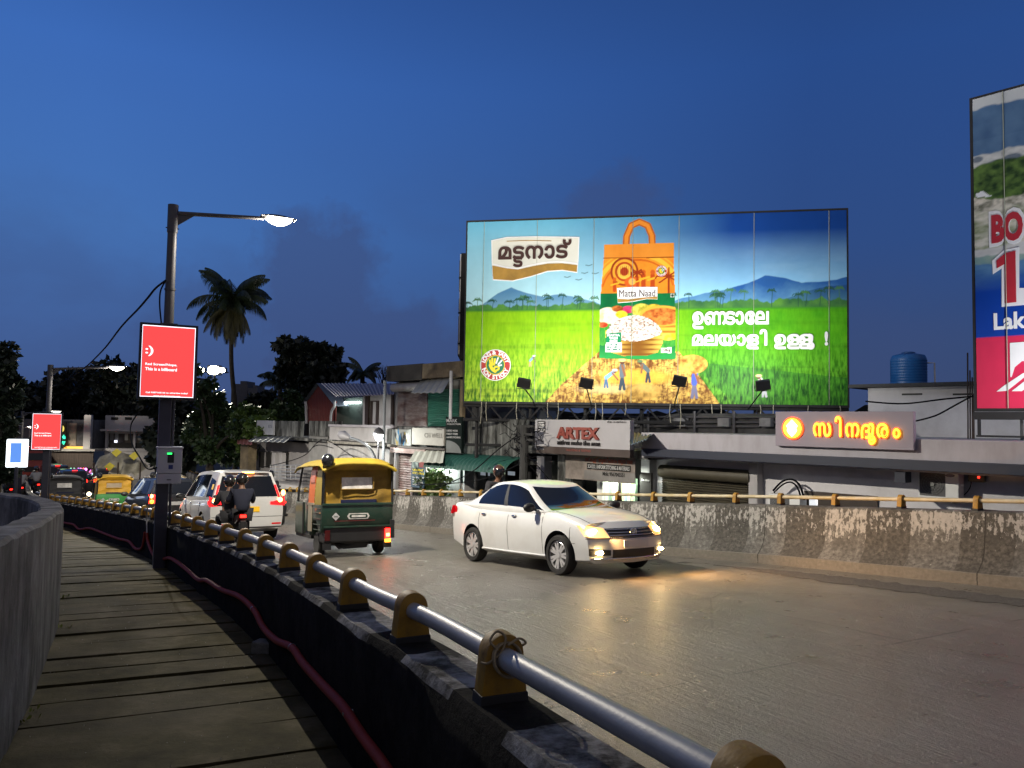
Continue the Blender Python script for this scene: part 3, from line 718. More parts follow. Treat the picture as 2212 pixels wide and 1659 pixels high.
def lamp_post(loc, rz, label, Htop, arm, Hs, screen_size, group, power, meter=False):
    r_ = thing('street_lamp', label, 'street lamp', loc, rz, group)
    b = MB(); b.box(-.085, -.075, 0, .085, .075, Hs - screen_size[1] / 2 + .02)
    b.box(.10, -.045, .2, .135, -.01, Hs - screen_size[1] / 2 + .02)
    b.build('lower_post', postlow_m, r_, bevel=.01)
    u = MB(); u.tube([(0, 0, Hs - screen_size[1] / 2), (0, 0, Htop)], [.078, .066], 10)
    u.build('pole', steel_m, r_, smooth=50)
    c = MB(); c.cyl((0, 0, Htop - .40), (0, 0, Htop + .03), .078, n=10); c.cyl((-.095, 0, Htop - .33), (.095, 0, Htop - .33), .008, n=6); d_ = MB(); d_.box(-.12, -.09, Hs + screen_size[1] / 2 - .01, .12, .09, Hs + screen_size[1] / 2 + .025); d_.build('cap_plate', steel_m, r_)
    c.build('collar', steel_m, r_, smooth=50)
    c = MB(); c.cyl((0, 0, Htop - 1.29), (0, 0, Htop - 1.26), .081, n=10); c.build('clamp', steel_m, r_, smooth=50)
    a = MB(); zt = Htop - .08
    a.tube([(.06, 0, zt - .01), (arm - .1, 0, zt + .10)], [.034, .030], 8)
    a.add([(.07, -.008, zt - .03), (.07, -.008, zt - .20), (.30, -.008, zt - .02), (.07, .008, zt - .03), (.07, .008, zt - .20), (.30, .008, zt - .02)], [(0, 1, 2), (5, 4, 3), (0, 3, 4, 1), (1, 4, 5, 2), (2, 5, 3, 0)])
    ao = a.build('arm', steel_m, r_, smooth=50)
    h = MB(); zz = zt + .10
    h.grid(lambda s, t: Vector((arm - .14 + s * .56, (-1 + 2 * t) * .12 * math.sin(math.pi * min(1, .25 + s * .62)) ** .5, zz + .035 + .055 * math.sin(math.pi * t) * math.sin(math.pi * (.12 + .8 * s)))), 12, 8)
    h.grid(lambda s, t: Vector((arm - .14 + s * .56, (1 - 2 * t) * .12 * math.sin(math.pi * min(1, .25 + s * .62)) ** .5, zz + .030)), 12, 1)
    ho = h.build('lamp_head', steel_m, r_, smooth=60)
    g = MB(); g.grid(lambda s, t: Vector((arm - .06 + s * .40, (-1 + 2 * t) * .12, zz + .028 - .125 * math.sin(math.pi * t) * math.sin(math.pi * (.06 + .88 * s)) ** .7)), 12, 8)
    g.build('lens', lens_m, ho, smooth=180)
    if screen_size[0] > 0: screen(r_, *screen_size, Hs, -.155)
    if meter:
        x0, x1, y0, y1, z0, z1 = meter
        mbx = MB(); cut = z0 + (z1 - z0) * .29
        mbx.box(x0, y0, cut + .004, x1, y1, z1); mo = mbx.build('meter_box', box_m, r_, bevel=.012)
        m2 = MB(); m2.box(x0 + .004, y0 + .008, z0, x1 - .004, y1, cut); m2.build('terminal_cover', box_m, mo, bevel=.01)
        m4 = MB(); m4.box(x0 - .012, y0 - .012, z1, x1 + .012, y1, z1 + .03); m4.build('box_lid', box_m, mo, bevel=.01)
        w = x1 - x0; hh = z1 - z0
        m3 = MB(); m3.box(x0 + w * .40, y0 - .006, z1 - hh * .40, x0 + w * .66, y0 + .01, z1 - hh * .10); m3.build('display', dark_m, mo)
        m5 = MB(); m5.box(x0 + w * .39, y0 - .010, z1 - hh * .155, x0 + w * .57, y0 + .002, z1 - hh * .115); m5.build('indicator', green_m, mo, bevel=.003)
        m6 = MB(); m6.box(x0 + w * .45, y0 - .004, z1 - hh * .58, x0 + w * .63, y0 + .002, z1 - hh * .46); m6.build('sticker', bluelabel_m, mo)
        m7 = MB(); m7.box(x0 + w * .40, y0 + .004, z0 + hh * .10, x0 + w * .58, y0 + .012, z0 + hh * .125); m7.build('slot', dark_m, mo)
    street_light('street_light', (MW[r_] @ Vector((arm + .14, 0, zz - .125))), power, r_)
    return r_
def px_len(a, b): return (a - b).length
lp1 = cN.at_px(347, 1150, -.09); P1 = cN.off(lp1, -.09); z1_ = zwalk(P1.x, P1.y)
Y1 = P1.y; hz = lambda x, y, Y: at(x, y, Y).z
RZ1 = R(29)
Hs1 = hz(360, 783, Y1) - z1_
lamp1 = lamp_post((P1.x, P1.y, z1_), RZ1, 'tall street lamp carrying the large glowing red screen and a grey meter box', hz(375, 447, Y1) - z1_, 1.44, Hs1, (.80, 1.13), 'street lamps with screens along the parapet', 2300,
                  meter=(-.10, .235, -.30, -.085, hz(350, 1042, Y1) - z1_, hz(350, 968, Y1) - z1_))
k2 = cN.at_px(97, 1050, -.09); P2 = cN.off(k2, -.09); z2_ = zwalk(P2.x, P2.y); Y2 = P2.y
lamp2 = lamp_post((P2.x, P2.y, z2_), R(24), 'street lamp down the ramp carrying the smaller glowing red screen', hz(104, 790, Y2) - z2_, 1.62, hz(97, 932, Y2) - z2_, (.80, 1.12), 'street lamps with screens along the parapet', 2300)
# farther lamps down the road
def plain_lamp(x_pole, y_top, y_base, x_head, y_head, Y, label, power, screen_px=None):
    base = at(x_pole, y_base, Y); top = at(x_pole, y_top, Y); head = at(x_head, y_head, Y); d = (head - top); d.z = 0
    rz = math.atan2(d.y, d.x)
    return lamp_post((base.x, base.y, base.z), rz, label, top.z - base.z, d.length, (at(x_pole, (y_top + y_base) / 2, Y).z - base.z) * .7, (0, 0), 'street lamps with screens along the parapet', power)
lamp3 = plain_lamp(40, 889, 1075, 106, 884, 40, 'third street lamp down the road, its lit head just above the smaller red screen', 700)
lamp4 = plain_lamp(26, 922, 1075, 56, 917, 52, 'farthest lit street lamp, low at the left beside the dark tree', 700)
# white light-box screen at the far left
p = at(37, 983, 33)
lb = thing('light_box', 'glaring white and pale blue light box sign beside the dark tree', 'sign', (p.x, p.y, 0.1), R(24))
b = MB(); b.box(-.40, -.06, p.z - .62, .40, .06, p.z + .58); b.build('casing', mat('lightbox_white', (.8, .8, .8), .3, emit=(.86, .94, 1.0), es=2.6), lb, bevel=.05)
b = MB(); b.box(-.24, -.07, p.z - .42, .16, -.058, p.z + .42); b.build('screen', mat('lightbox_blue', (.1, .2, .6), .3, emit=lin(96, 150, 235), es=1.0), lb)
b = MB(); b.cyl((0, 0, 0), (0, 0, p.z - .6), .07); b.build('post', postlow_m, lb)
# ------------------------------------------------------------------ cables from the first lamp
def cable(pts, r, name, label, n=8, mat_=None, cat='cable', group=None):
    mb = MB(); mb.tube(cr(pts, n), r, 6); return tag(mb.build(name, mat_ or cable_m, smooth=60), label, cat, group)
cable([at(362, 603, Y1 - .05), at(337, 622, Y1 + .4), at(318, 645, Y1 + .9), at(298, 668, Y1 + 1.6), at(262, 706, Y1 + 3.5), at(222, 757, Y1 + 6.5), at(176, 800, Y1 + 10.5), at(130, 828, Y1 + 14), at(101, 838, Y2)], .017, 'overhead_cable', 'black cable sagging from the tall lamp pole down to the next lamp')
cable([at(359, 605, Y1 - .1), at(347, 628, Y1 - .1), at(345, 660, Y1 - .1), at(349, 702, Y1 - .1)], .012, 'loose_cable', 'short black cable looping down the pole onto the large red screen')
cable([at(338, 1010, Y1 - .3), at(318, 1012, Y1 + .2), at(300, 985, Y1 + 1), at(288, 965, Y1 + 1.6), at(282, 940, Y1 + 2.2), at(284, 915, Y1 + 2.8), at(300, 890, Y1 + 2)], .012, 'loose_cable', 'thin black cable leaving the grey meter box towards the white house')
cable([on_wall(319, 1172), on_wall(318, 1110) + Vector((.0, 0, 0)), at(322, 1075, Y1 - .2), at(334, 1045, Y1 - .2)], .012, 'loose_cable', 'pale thin pipe and cable dropping from the meter box to the red conduit', mat_=mat('pale_pipe', (.5, .48, .5), .5))
# floodlight mast behind the bushes
pm_ = at(464, 800, 42)
fm = thing('floodlight_mast', 'mast with three blazing floodlights among the trees left of the coconut palm', 'floodlight', (pm_.x, pm_.y, 0))
b = MB(); b.cyl((0, 0, 0), (0, 0, pm_.z + .2), .09, .06); b.cyl((-.75, 0, pm_.z - .1), (.75, 0, pm_.z - .1), .04); b.build('mast', steel_m, fm)
for (dx, s_) in ((-.66, .17), (0, .36), (.46, .19)):
    b = MB(); b.box(dx - s_, -.16, pm_.z - s_ * .75, dx + s_, .1, pm_.z + s_ * .75); ho = b.build('floodlight', postlow_m, fm, bevel=.03)
    b = MB(); b.sphere((dx, -.17, pm_.z), (s_ * .92, .07, s_ * .68), 14, 8); b.build('lens', mat('flood_lens', (.9, .9, .8), .3, emit=(1, .96, .74), es=45), ho, smooth=180)
lamp('SPOT', 'mast_light', (pm_.x, pm_.y - .5, pm_.z), 1900, (1, .95, .78), fm, (pm_.x + 1, pm_.y - 12, .5), spot_size=R(140), spot_blend=.6, shadow_soft_size=.05)
# ================================================================== Malayalam lettering drawn as strokes (x-height 1)
def glyph(ch):
    """Outline polygons of one letter of the built-in font (outer contours clockwise, holes the other way)."""
    c = bpy.data.curves.new('lettering', 'FONT'); c.body = ch; c.size = 1; o = bpy.data.objects.new('lettering', c); COL.objects.link(o); bpy.context.view_layer.update()
    cu = o.to_curve(bpy.context.evaluated_depsgraph_get()); out = []
    for s in cu.splines:
        P = []; n = len(s.bezier_points)
        for i in range(n):
            p, q = s.bezier_points[i], s.bezier_points[(i + 1) % n]
            for k in range(2):
                t = k / 2; P.append((p.co * (1 - t) ** 3 + p.handle_right * 3 * t * (1 - t) ** 2 + q.handle_left * 3 * t * t * (1 - t) + q.co * t ** 3).to_2d())
        out.append(P)
    o.to_curve_clear(); bpy.data.objects.remove(o); bpy.data.curves.remove(c); return out
GL = {}
def malayalam(seq, w=.06, depth=.01, gap=.045):
    """Bold Malayalam letters set one by one; an entry is a letter or (letter, dx, dy, scale, keep) for joined and stacked forms."""
    mb = MB(); x = 0.0; zc = 0
    for it in seq:
        ch, dx, dy, sc, keep = it if isinstance(it, tuple) else (it, 0, 0, 1, True)
        if keep: x += dx; dx = 0
        if ch == ' ': x += .35; continue
        if ch not in GL:
            t_ = text(ch, 1, .01); GL[ch] = (glyph(ch), t_)
        P, t_ = GL[ch]; x0 = min(p.x for q in P for p in q); x1 = max(p.x for q in P for p in q); ox = x - x0 * sc + dx
        mb.add([(p[0] * sc + ox, p[1] * 0 + 0, 0) for p in []], [])
        ys = [p.y for q in P for p in q]; ym = sum(p[1] for p in t_.v) / len(t_.v); yc = (max(p[1] for p in t_.v) + min(p[1] for p in t_.v)) / 2 - (max(ys) + min(ys)) / 2
        mb.add([(p[0] * sc + ox - 0.5 * (max(v[0] for v in t_.v) + min(v[0] for v in t_.v)) * sc + .5 * (x0 + x1) * sc, (p[1] - yc) * sc + dy, p[2] / .01 * depth) for p in t_.v], t_.f)
        for q in P:
            n = len(q); 
            for i in range(n):
                a, b_ = q[i] * sc + Vector((ox, dy)), q[(i + 1) % n] * sc + Vector((ox, dy)); d = b_ - a
                if d.length < 1e-5: continue
                m_ = Vector((-d.y, d.x)).normalized() * w / 2; e_ = d.normalized() * w * .3; zc += 1; z = depth + 2e-5 * (zc % 400)
                A = [a - e_ - m_, b_ + e_ - m_, b_ + e_ + m_, a - e_ + m_]; mb.add([(p.x, p.y, z) for p in A], [(0, 1, 2, 3)])
        if keep: x += (x1 - x0) * sc + w + gap
    return mb
TTA = [('ട', 0, 0, 1, False), ('ട', .03, -.36, .74, False), ('ട', 0, 0, 1, True)]; NTA = [('ണ', 0, 0, 1, True), ('ട', -.10, 0, 1, False)]
# ================================================================== printed canvas painter (pixels of paint on a hoarding)
class Canvas:
    def __init__(s, w, h, nx, ny):
        s.w, s.h, s.nx, s.ny = w, h, nx, ny
        s.X, s.Y = np.meshgrid(np.linspace(0, w, nx + 1), np.linspace(0, h, ny + 1), indexing='ij')
        s.c = np.zeros((nx + 1, ny + 1, 3)); s.rs = np.random.RandomState(4)
    def fbm(s, sx, sy, oct=4, seed=0):
        r_ = np.random.RandomState(seed); out = np.zeros_like(s.X); amp = 1.0; tot = 0
        for o in range(oct):
            gx, gy = max(2, int(s.w / sx * 2 ** o)) + 2, max(2, int(s.h / sy * 2 ** o)) + 2
            g_ = r_.rand(gx, gy); u = s.X / s.w * (gx - 2); v = s.Y / s.h * (gy - 2)
            i = np.floor(u).astype(int); j = np.floor(v).astype(int); fu = u - i; fv = v - j; fu = fu * fu * (3 - 2 * fu); fv = fv * fv * (3 - 2 * fv)
            out += amp * ((g_[i, j] * (1 - fu) + g_[i + 1, j] * fu) * (1 - fv) + (g_[i, j + 1] * (1 - fu) + g_[i + 1, j + 1] * fu) * fv); tot += amp; amp *= .55
        return out / tot
    def put(s, mask, col, a=1.0):
        m_ = np.clip(mask, 0, 1)[..., None] * a
        col = np.asarray(col, float)
        s.c = s.c * (1 - m_) + (col if col.ndim == 3 else col.reshape(1, 1, 3)) * m_
    def poly(s, pts):
        ins = np.zeros(s.X.shape, bool); n = len(pts)
        for i in range(n):
            (x1, y1), (x2, y2) = pts[i], pts[(i + 1) % n]
            c = ((y1 > s.Y) != (y2 > s.Y)) & (s.X < (x2 - x1) * (s.Y - y1) / (y2 - y1 + 1e-12) + x1); ins ^= c
        return ins.astype(float)
    def ell(s, cx, cy, rx, ry, soft=.02):
        d = np.sqrt(((s.X - cx) / rx) ** 2 + ((s.Y - cy) / ry) ** 2); return np.clip((1 - d) * min(rx, ry) / soft + .5, 0, 1)
    def line(s, pts, w):
        m_ = np.zeros_like(s.X)
        for (x1, y1), (x2, y2) in zip(pts, pts[1:]):
            dx, dy = x2 - x1, y2 - y1; t = np.clip(((s.X - x1) * dx + (s.Y - y1) * dy) / (dx * dx + dy * dy + 1e-9), 0, 1)
            d = np.hypot(s.X - x1 - t * dx, s.Y - y1 - t * dy); m_ = np.maximum(m_, np.clip((w / 2 - d) / .012 + .5, 0, 1))
        return m_
    def mesh(s, name, material, M, parent):
        nx, ny = s.nx, s.ny; me = bpy.data.meshes.new(name)
        co = np.stack([s.X, s.Y, np.zeros_like(s.X)], -1).reshape(-1, 3)
        A = np.array(M); co = co @ A[:3, :3].T + A[:3, 3]
        I = np.arange((nx + 1) * (ny + 1)).reshape(nx + 1, ny + 1)
        q = np.stack([I[:-1, :-1], I[1:, :-1], I[1:, 1:], I[:-1, 1:]], -1).reshape(-1, 4)
        me.vertices.add(len(co)); me.vertices.foreach_set('co', co.ravel())
        me.loops.add(q.size); me.loops.foreach_set('vertex_index', q.ravel().astype(np.int32))
        me.polygons.add(len(q)); me.polygons.foreach_set('loop_start', np.arange(0, q.size, 4, dtype=np.int32))
        me.update(); me.validate()
        ca = me.color_attributes.new('print', 'FLOAT_COLOR', 'POINT')
        ca.data.foreach_set('color', np.concatenate([s.c.reshape(-1, 3), np.ones((len(co), 1))], 1).ravel())
        me.materials.append(material)
        o = bpy.data.objects.new(name, me); COL.objects.link(o); o.parent = parent; MW[o] = MW[parent]; return o
pm = bpy.data.materials.new('printed_vinyl'); pm.use_nodes = True
_nt = pm.node_tree; _b = _nt.nodes['Principled BSDF']; _a = node(_nt, 'ShaderNodeVertexColor', layer_name='print')
_tc = node(_nt, 'ShaderNodeTexCoord'); _n = node(_nt, 'ShaderNodeTexNoise', i_Scale=3.0, i_Detail=4.0); _nt.links.new(_tc.outputs['Object'], _n.inputs['Vector'])
_r = ramp(_nt, [(.3, (.93, .93, .93)), (.7, (1, 1, 1))], _n.outputs[0]); _nt.links.new(mix_n(_nt, 1.0, _a.outputs[0], _r.outputs[0], 'MULTIPLY'), _b.inputs['Base Color'])
_b.inputs['Roughness'].default_value = .55; _b.inputs['Specular IOR Level'].default_value = .25
truss_m = mat('billboard_steel', (.022, .022, .024), .7, metal=.3, var=.3)
inkbrown = mat('ink_brown', (.05, .015, .012), .5, var=.05); inkwhite = mat('ink_white', (.85, .85, .85), .5, var=.03)
gold_m = mat('ink_gold', (.40, .22, .035), .4, var=.35, vs=1.4); cream_m = mat('ink_cream', (.74, .74, .66), .5, var=.04)
inkred = mat('ink_red', (.42, .02, .02), .5, var=.06); inkgreen = mat('ink_green', (.0, .16, .075), .5, var=.1); inkyellow = mat('ink_yellow', (.85, .68, .02), .5, var=.05)
seam_m = mat('seam_cord', (.34, .36, .28), .6)
# ------------------------------------------------------------------ large rice hoarding
q0 = at(1003, 866, 22.9); q1 = at(1831, 876, 20.92); q1.z = q0.z = (q0.z + q1.z) / 2
BW = (q1 - q0).length; BHt = 5.39; rv = (q1 - q0).normalized(); bn = rv.cross(Vector((0, 0, 1)))
BBM = wall_frame(q0, rv)
def zp(x, y):                                  # measured point of the photograph -> metres on the hoarding
    X = 976.5 + .3968 * x; Y = 427.9 + .3968 * y; d = ray(X, Y); o = Vector((0, 0, CZ))
    t = (q0 - o).dot(bn) / d.dot(bn); p = o + d * t - q0; return (p.dot(rv), p.z)
brz = math.atan2(rv.y, rv.x)
base = (q0 + q1) / 2; hoard = thing('billboard', 'huge floodlit rice advertisement hoarding with green paddy fields on the shop roofs', 'billboard', (base.x, base.y, q0.z), brz)
LBM = MW[hoard].inverted() @ BBM
cv = Canvas(BW, BHt, 620, 312); U = cv.X / BW; V = cv.Y / BHt
def C(*c): return np.array(lin(*c))
def lerp(a, b, t): t = np.clip(t, 0, 1)[..., None]; return a * (1 - t) + b * t
n1 = cv.fbm(1.6, .5, 5, 1); n2 = cv.fbm(.35, .35, 4, 2); n3 = cv.fbm(.035, .16, 4, 3); n4 = cv.fbm(.12, .12, 3, 5)
skyL = lerp(C(190, 232, 240), C(100, 178, 212), (V - .5) / .5); skyR = lerp(C(150, 210, 245), C(12, 66, 148), (V - .55) / .36)
sky = lerp(skyL, skyR, (U - .22) / .5)
cv.c[:] = sky
wisp = np.clip((n1 - .52) * 4, 0, 1) * np.clip((.85 - V) * 3, 0, 1) * np.clip((U - .3) * 3, .15, 1); cv.put(wisp, C(170, 205, 230), .45)
def hill(pts, col, jit, seed):
    xs, ys = zip(*pts); f = np.interp(U, xs, ys) + (cv.fbm(.5, 50, 5, seed) - .5) * jit; cv.put(np.clip((f - V) * BHt / .02, 0, 1), col)
hill([(0, .5), (.04, .53), (.09, .60), (.128, .632), (.17, .60), (.22, .575), (.265, .592), (.30, .578), (.36, .545), (.4, .5)], lerp(C(120, 165, 190), C(78, 130, 170), (V - .5) * 9), .012, 7)
hill([(.52, .5), (.58, .555), (.64, .58), (.70, .60), (.755, .632), (.80, .672), (.85, .655), (.89, .63), (.94, .635), (1, .655)], lerp(C(96, 150, 190), C(40, 92, 160), (V - .52) * 9 + (n2 - .5)), .014, 8)
hill([(.75, .5), (.83, .53), (.88, .575), (.95, .61), (1, .62)], lerp(C(70, 120, 150), C(36, 80, 135), (V - .52) * 12 + (n2 - .5)), .014, 9)
# tree line with palms
f = .535 + (cv.fbm(.22, 50, 4, 11) - .5) * .05 + np.clip(U - .55, 0, 1) * .02; cv.put(np.clip((f - V) * BHt / .03, 0, 1), lerp(C(40, 92, 60), C(92, 150, 60), n2 * 1.6 - .3))
pr = random.Random(2)
for i in range(46):
    u = pr.random() * BW
    if .36 * BW < u < .56 * BW: continue
    h0 = BHt * .50; h1 = BHt * (pr.uniform(.545, .585) + (.015 if u > .55 * BW else 0)); col = C(38, 82, 62) if pr.random() < .6 else C(70, 120, 70)
    cv.put(cv.line([(u, h0), (u + pr.uniform(-.05, .05), h1)], .018), col)
    for k in range(7):
        a = math.pi * (k / 6) * 1.2 - .3; rr_ = pr.uniform(.06, .13); cv.put(cv.line([(u, h1), (u + rr_ * math.cos(a), h1 + rr_ * .6 * math.sin(a)), (u + rr_ * 1.3 * math.cos(a), h1 + rr_ * .3 * math.sin(a) - .04)], .022), col)
# paddy field
fld = np.clip((.503 - V) * BHt / .02, 0, 1)
near = np.clip((.36 - V) / .36, 0, 1)
fc = lerp(lerp(C(118, 178, 6), C(146, 200, 14), n2), lerp(C(36, 110, 6), C(190, 226, 60), n3 * 2.4 - .7), near * .95 + .1)
fr = lerp(lerp(C(54, 150, 14), C(98, 180, 16), n2), lerp(C(12, 60, 8), C(112, 190, 50), n3 * 2.4 - .7), near * 1.1 + .1)
fc = lerp(fc, fr, (U - .52) / .12)
fc = fc * (1 - .35 * np.clip((cv.fbm(2.5, .16, 3, 14) - .55) * 5, 0, 1) * np.clip(near + .35, 0, 1))[..., None]
cv.put(fld, fc)
cv.put(np.clip(1 - abs(V - .5) * 90, 0, 1), C(60, 130, 40), .7)
# dark shade at the right bottom of the field, golden threshing path
cv.put(cv.poly([zp(1250, 860), zp(1400, 900), zp(2160, 980), zp(2160, 1130), zp(1560, 1130)]), lerp(C(18, 74, 26), C(70, 150, 40), n3 * 1.8 - .4), .75)
pj = (n4 - .5) * .5
pth = cv.poly([zp(470, 1150), zp(600, 1010), zp(800, 835), zp(1235, 835), zp(1340, 960), zp(1480, 1150)])
cv.put(pth, lerp(C(112, 66, 16), C(232, 190, 92), n4 * 1.8 - .35 + (n3 - .5) * 1.8))
cv.put(pth * np.clip((cv.fbm(.07, .035, 3, 21) - .56) * 9, 0, 1), C(96, 54, 14), .7)
cv.put(cv.ell(*zp(1000, 975), 1.0, .22, .1), C(240, 178, 60), .85); cv.put(cv.ell(*zp(850, 1040), .8, .12, .1), C(238, 214, 150), .6)
hx, hy = zp(1040, 1050)
cv.put(cv.ell(hx, hy - .02, .52, .22), lerp(C(120, 84, 28), C(214, 170, 82), n4 * 1.7 - .3)); cv.put(cv.ell(hx + .05, hy + .10, .3, .12, .1), C(226, 186, 100), .6)
# farm workers (plain little figures)
def worker(x, y, hgt, shirt, leg, bend, hat):
    X, Y = zp(x, y); k = hgt
    hip = (X, Y + k * .48); sh = (X + bend * k * .34, Y + k * (.82 - abs(bend) * .12)); hd = (sh[0] + bend * k * .14, sh[1] + k * (.14 - abs(bend) * .06))
    cv.put(cv.line([(X - k * .07, Y), hip, (X + k * .08, Y)], k * .10), leg); cv.put(cv.line([hip, sh], k * .19), shirt)
    cv.put(cv.line([sh, (sh[0] + k * (.1 + bend * .2), sh[1] - k * .34)], k * .08), C(140, 90, 60)); cv.put(cv.ell(*hd, k * .085, k * .095), C(96, 60, 40)); cv.put(cv.ell(hd[0], hd[1] + k * .06, k * .13, k * .06), hat)
worker(838, 1030, .58, C(120, 170, 215), C(70, 110, 150), .9, C(220, 225, 225)); worker(925, 1040, .82, C(96, 110, 120), C(52, 70, 84), .0, C(232, 200, 130))
worker(1066, 1000, .66, C(86, 104, 108), C(46, 60, 74), -.7, C(90, 120, 80)); worker(1318, 1085, .86, C(70, 96, 200), C(110, 110, 140), .08, C(216, 160, 60))
cv.put(cv.ell(*zp(1308, 905), .42, .27), lerp(C(150, 96, 30), C(240, 200, 92), n4 * 1.8 - .4))
worker(425, 915, .34, C(120, 165, 210), C(200, 160, 120), .7, C(240, 240, 240)); worker(1700, 1080, .62, C(226, 226, 226), C(190, 190, 200), -.5, C(240, 214, 160))
# birds
for (x, y) in ((745, 368), (780, 412), (628, 432), (690, 446), (722, 410)):
    X, Y = zp(x, y); cv.put(cv.line([(X - .09, Y + .02), (X, Y), (X + .09, Y + .03)], .02), C(60, 90, 100))
# rice bag: handle, orange top, green lower half, food
def Z(*p): return [zp(*q) for q in p]
cv.put(cv.line(Z((948, 250), (950, 210), (975, 150), (1020, 130), (1065, 150), (1088, 205), (1090, 250)), .20), C(176, 92, 20)); cv.put(cv.line(Z((948, 250), (950, 210), (975, 150), (1020, 130), (1065, 150), (1088, 205), (1090, 250)), .11), C(228, 136, 42))
cv.put(cv.poly(Z((828, 252), (1208, 242), (1206, 325), (826, 330))), lerp(C(222, 132, 36), C(236, 150, 52), n2)); cv.put(cv.line(Z((826, 328), (1206, 322)), .035), C(150, 78, 14))
bagp = Z((826, 330), (1206, 324), (1214, 520), (1217, 876), (1100, 880), (803, 872), (804, 650), (810, 515)); bag = cv.poly(bagp)
cv.put(bag, lerp(C(226, 122, 26), C(240, 150, 40), n2 * 1.4 - .2))
for r_, w_, cc in ((1.12, .12, C(250, 196, 60)), (.98, .05, C(196, 84, 14)), (1.25, .04, C(246, 176, 50))):
    X0, Y0 = zp(1010, 520); arc = [(X0 + r_ * 1.05 * math.cos(a), Y0 + r_ * math.sin(a)) for a in np.linspace(.25, 2.9, 16)]; cv.put(cv.line(arc, w_) * bag, cc, .8)
# dancer's crown, drummers and palms as plain ornament
X0, Y0 = zp(938, 400)
for r_, cc in ((.40, C(150, 52, 14)), (.34, C(238, 164, 46)), (.27, C(176, 62, 18)), (.21, C(246, 186, 70)), (.12, C(170, 58, 20))): cv.put(cv.ell(X0, Y0, r_, r_ * 1.05), cc)
for k in range(9): cv.put(cv.line([(X0 - .24 + .06 * k, Y0 - .1), (X0 - .24 + .06 * k, Y0 + .16)], .012), C(120, 40, 10))
cv.put(cv.ell(*zp(980, 458), .22, .16), C(214, 96, 30)); cv.put(cv.ell(*zp(980, 455), .10, .10), C(250, 180, 90))
for (x, y, s_) in ((885, 470, .2), (1042, 440, .26), (1092, 440, .26), (1010, 455, .16)):
    X, Y = zp(x, y); cv.put(cv.line([(X, Y - s_ * .9), (X, Y + s_ * .4)], s_ * .5), C(184, 70, 16)); cv.put(cv.ell(X, Y + s_ * .75, s_ * .26, s_ * .28), C(200, 90, 24)); cv.put(cv.line([(X - s_ * .5, Y - s_ * .1), (X + s_ * .6, Y + s_ * .2)], s_ * .22), C(244, 176, 44))
for (x, y, s_) in ((1180, 425, .34), (1008, 405, .16)):
    X, Y = zp(x, y); cv.put(cv.line([(X, Y - s_ * 1.4), (X, Y)], s_ * .16) * bag, C(140, 46, 12))
    for k in range(8): a = 2 * math.pi * k / 8; cv.put(cv.line([(X, Y), (X + s_ * math.cos(a), Y + s_ * .7 * math.sin(a)), (X + s_ * 1.1 * math.cos(a), Y + s_ * .5 * math.sin(a) - .06)], .045) * bag, C(150, 48, 12))
lowp = Z((809, 518), (1214, 516), (1217, 876), (1100, 880), (803, 872), (804, 650)); low = cv.poly(lowp); hb = zp(1010, 520)[1]
cv.put(low, lerp(C(0, 86, 48), C(0, 118, 60), n2 * 1.5 - .2)); lowbag = low
bb = zp(1010, 878)[1]; cv.put(low * np.clip((bb + .45 - cv.Y) / .35, 0, 1), C(30, 150, 66), .8)
cv.put(cv.poly(Z((809, 640), (900, 610), (1216, 590), (1217, 800), (1150, 850), (803, 800))) * low, lerp(C(20, 120, 40), C(80, 168, 60), n3 * 1.6 - .3))
def food(x, y, rx, ry, c1, c2, seed): cv.put(cv.ell(*zp(x, y), rx, ry) * low, lerp(C(*c1), C(*c2), cv.fbm(.09, .09, 2, seed) * 2 - .5))
food(850, 640, .34, .24, (226, 206, 150), (250, 240, 205), 31); food(868, 650, .2, .15, (240, 226, 180), (255, 250, 226), 36); food(958, 607, .18, .11, (150, 10, 50), (226, 60, 110), 32); food(1030, 610, .28, .19, (150, 140, 30), (226, 214, 90), 33)
food(1098, 598, .2, .11, (170, 140, 20), (240, 206, 70), 34); food(900, 602, .16, .09, (140, 60, 20), (210, 120, 50), 35); food(922, 634, .17, .11, (200, 170, 10), (250, 226, 60), 37); food(822, 690, .14, .08, (170, 50, 20), (226, 110, 60), 38)
X0, Y0 = zp(1140, 690)
cv.put(cv.poly(Z((1058, 640), (1216, 625), (1217, 770), (1150, 770), (1090, 720))) * low, lerp(C(150, 92, 14), C(240, 190, 70), np.abs(np.sin((cv.Y) * 20)) * .8)); cv.put(cv.ell(*zp(1140, 642), .64, .30) * low, C(226, 170, 60)); cv.put(cv.ell(*zp(1142, 645), .56, .25) * low, lerp(C(150, 62, 16), C(230, 140, 60), cv.fbm(.1, .08, 3, 40) * 2 - .5))
food(1175, 755, .3, .1, (226, 186, 30), (250, 230, 90), 41)
bowl = cv.poly(Z((836, 720), (1142, 715), (1148, 790), (1120, 840), (1060, 858), (930, 860), (860, 838), (838, 790))) * low
cv.put(bowl, lerp(C(120, 74, 8), C(246, 206, 90), .5 + .5 * np.sin(cv.X * 3.2 + 1.0) + (np.sin(cv.Y * 46) > .55) * -.35))
rp = cv.poly(Z((838, 735), (860, 690), (900, 660), (960, 640), (1010, 636), (1070, 655), (1120, 690), (1142, 725), (1130, 745), (1060, 770), (990, 782), (900, 770), (850, 750)))
cv.put(rp, lerp(C(120, 84, 66), C(236, 226, 214), cv.fbm(.05, .03, 2, 44) * 2.6 - .55))
cv.put(cv.poly(Z((1190, 520), (1209, 519), (1210, 540), (1191, 541))), C(235, 235, 225)); cv.put(cv.ell(*zp(1200, 530), .045, .045), C(20, 60, 40))
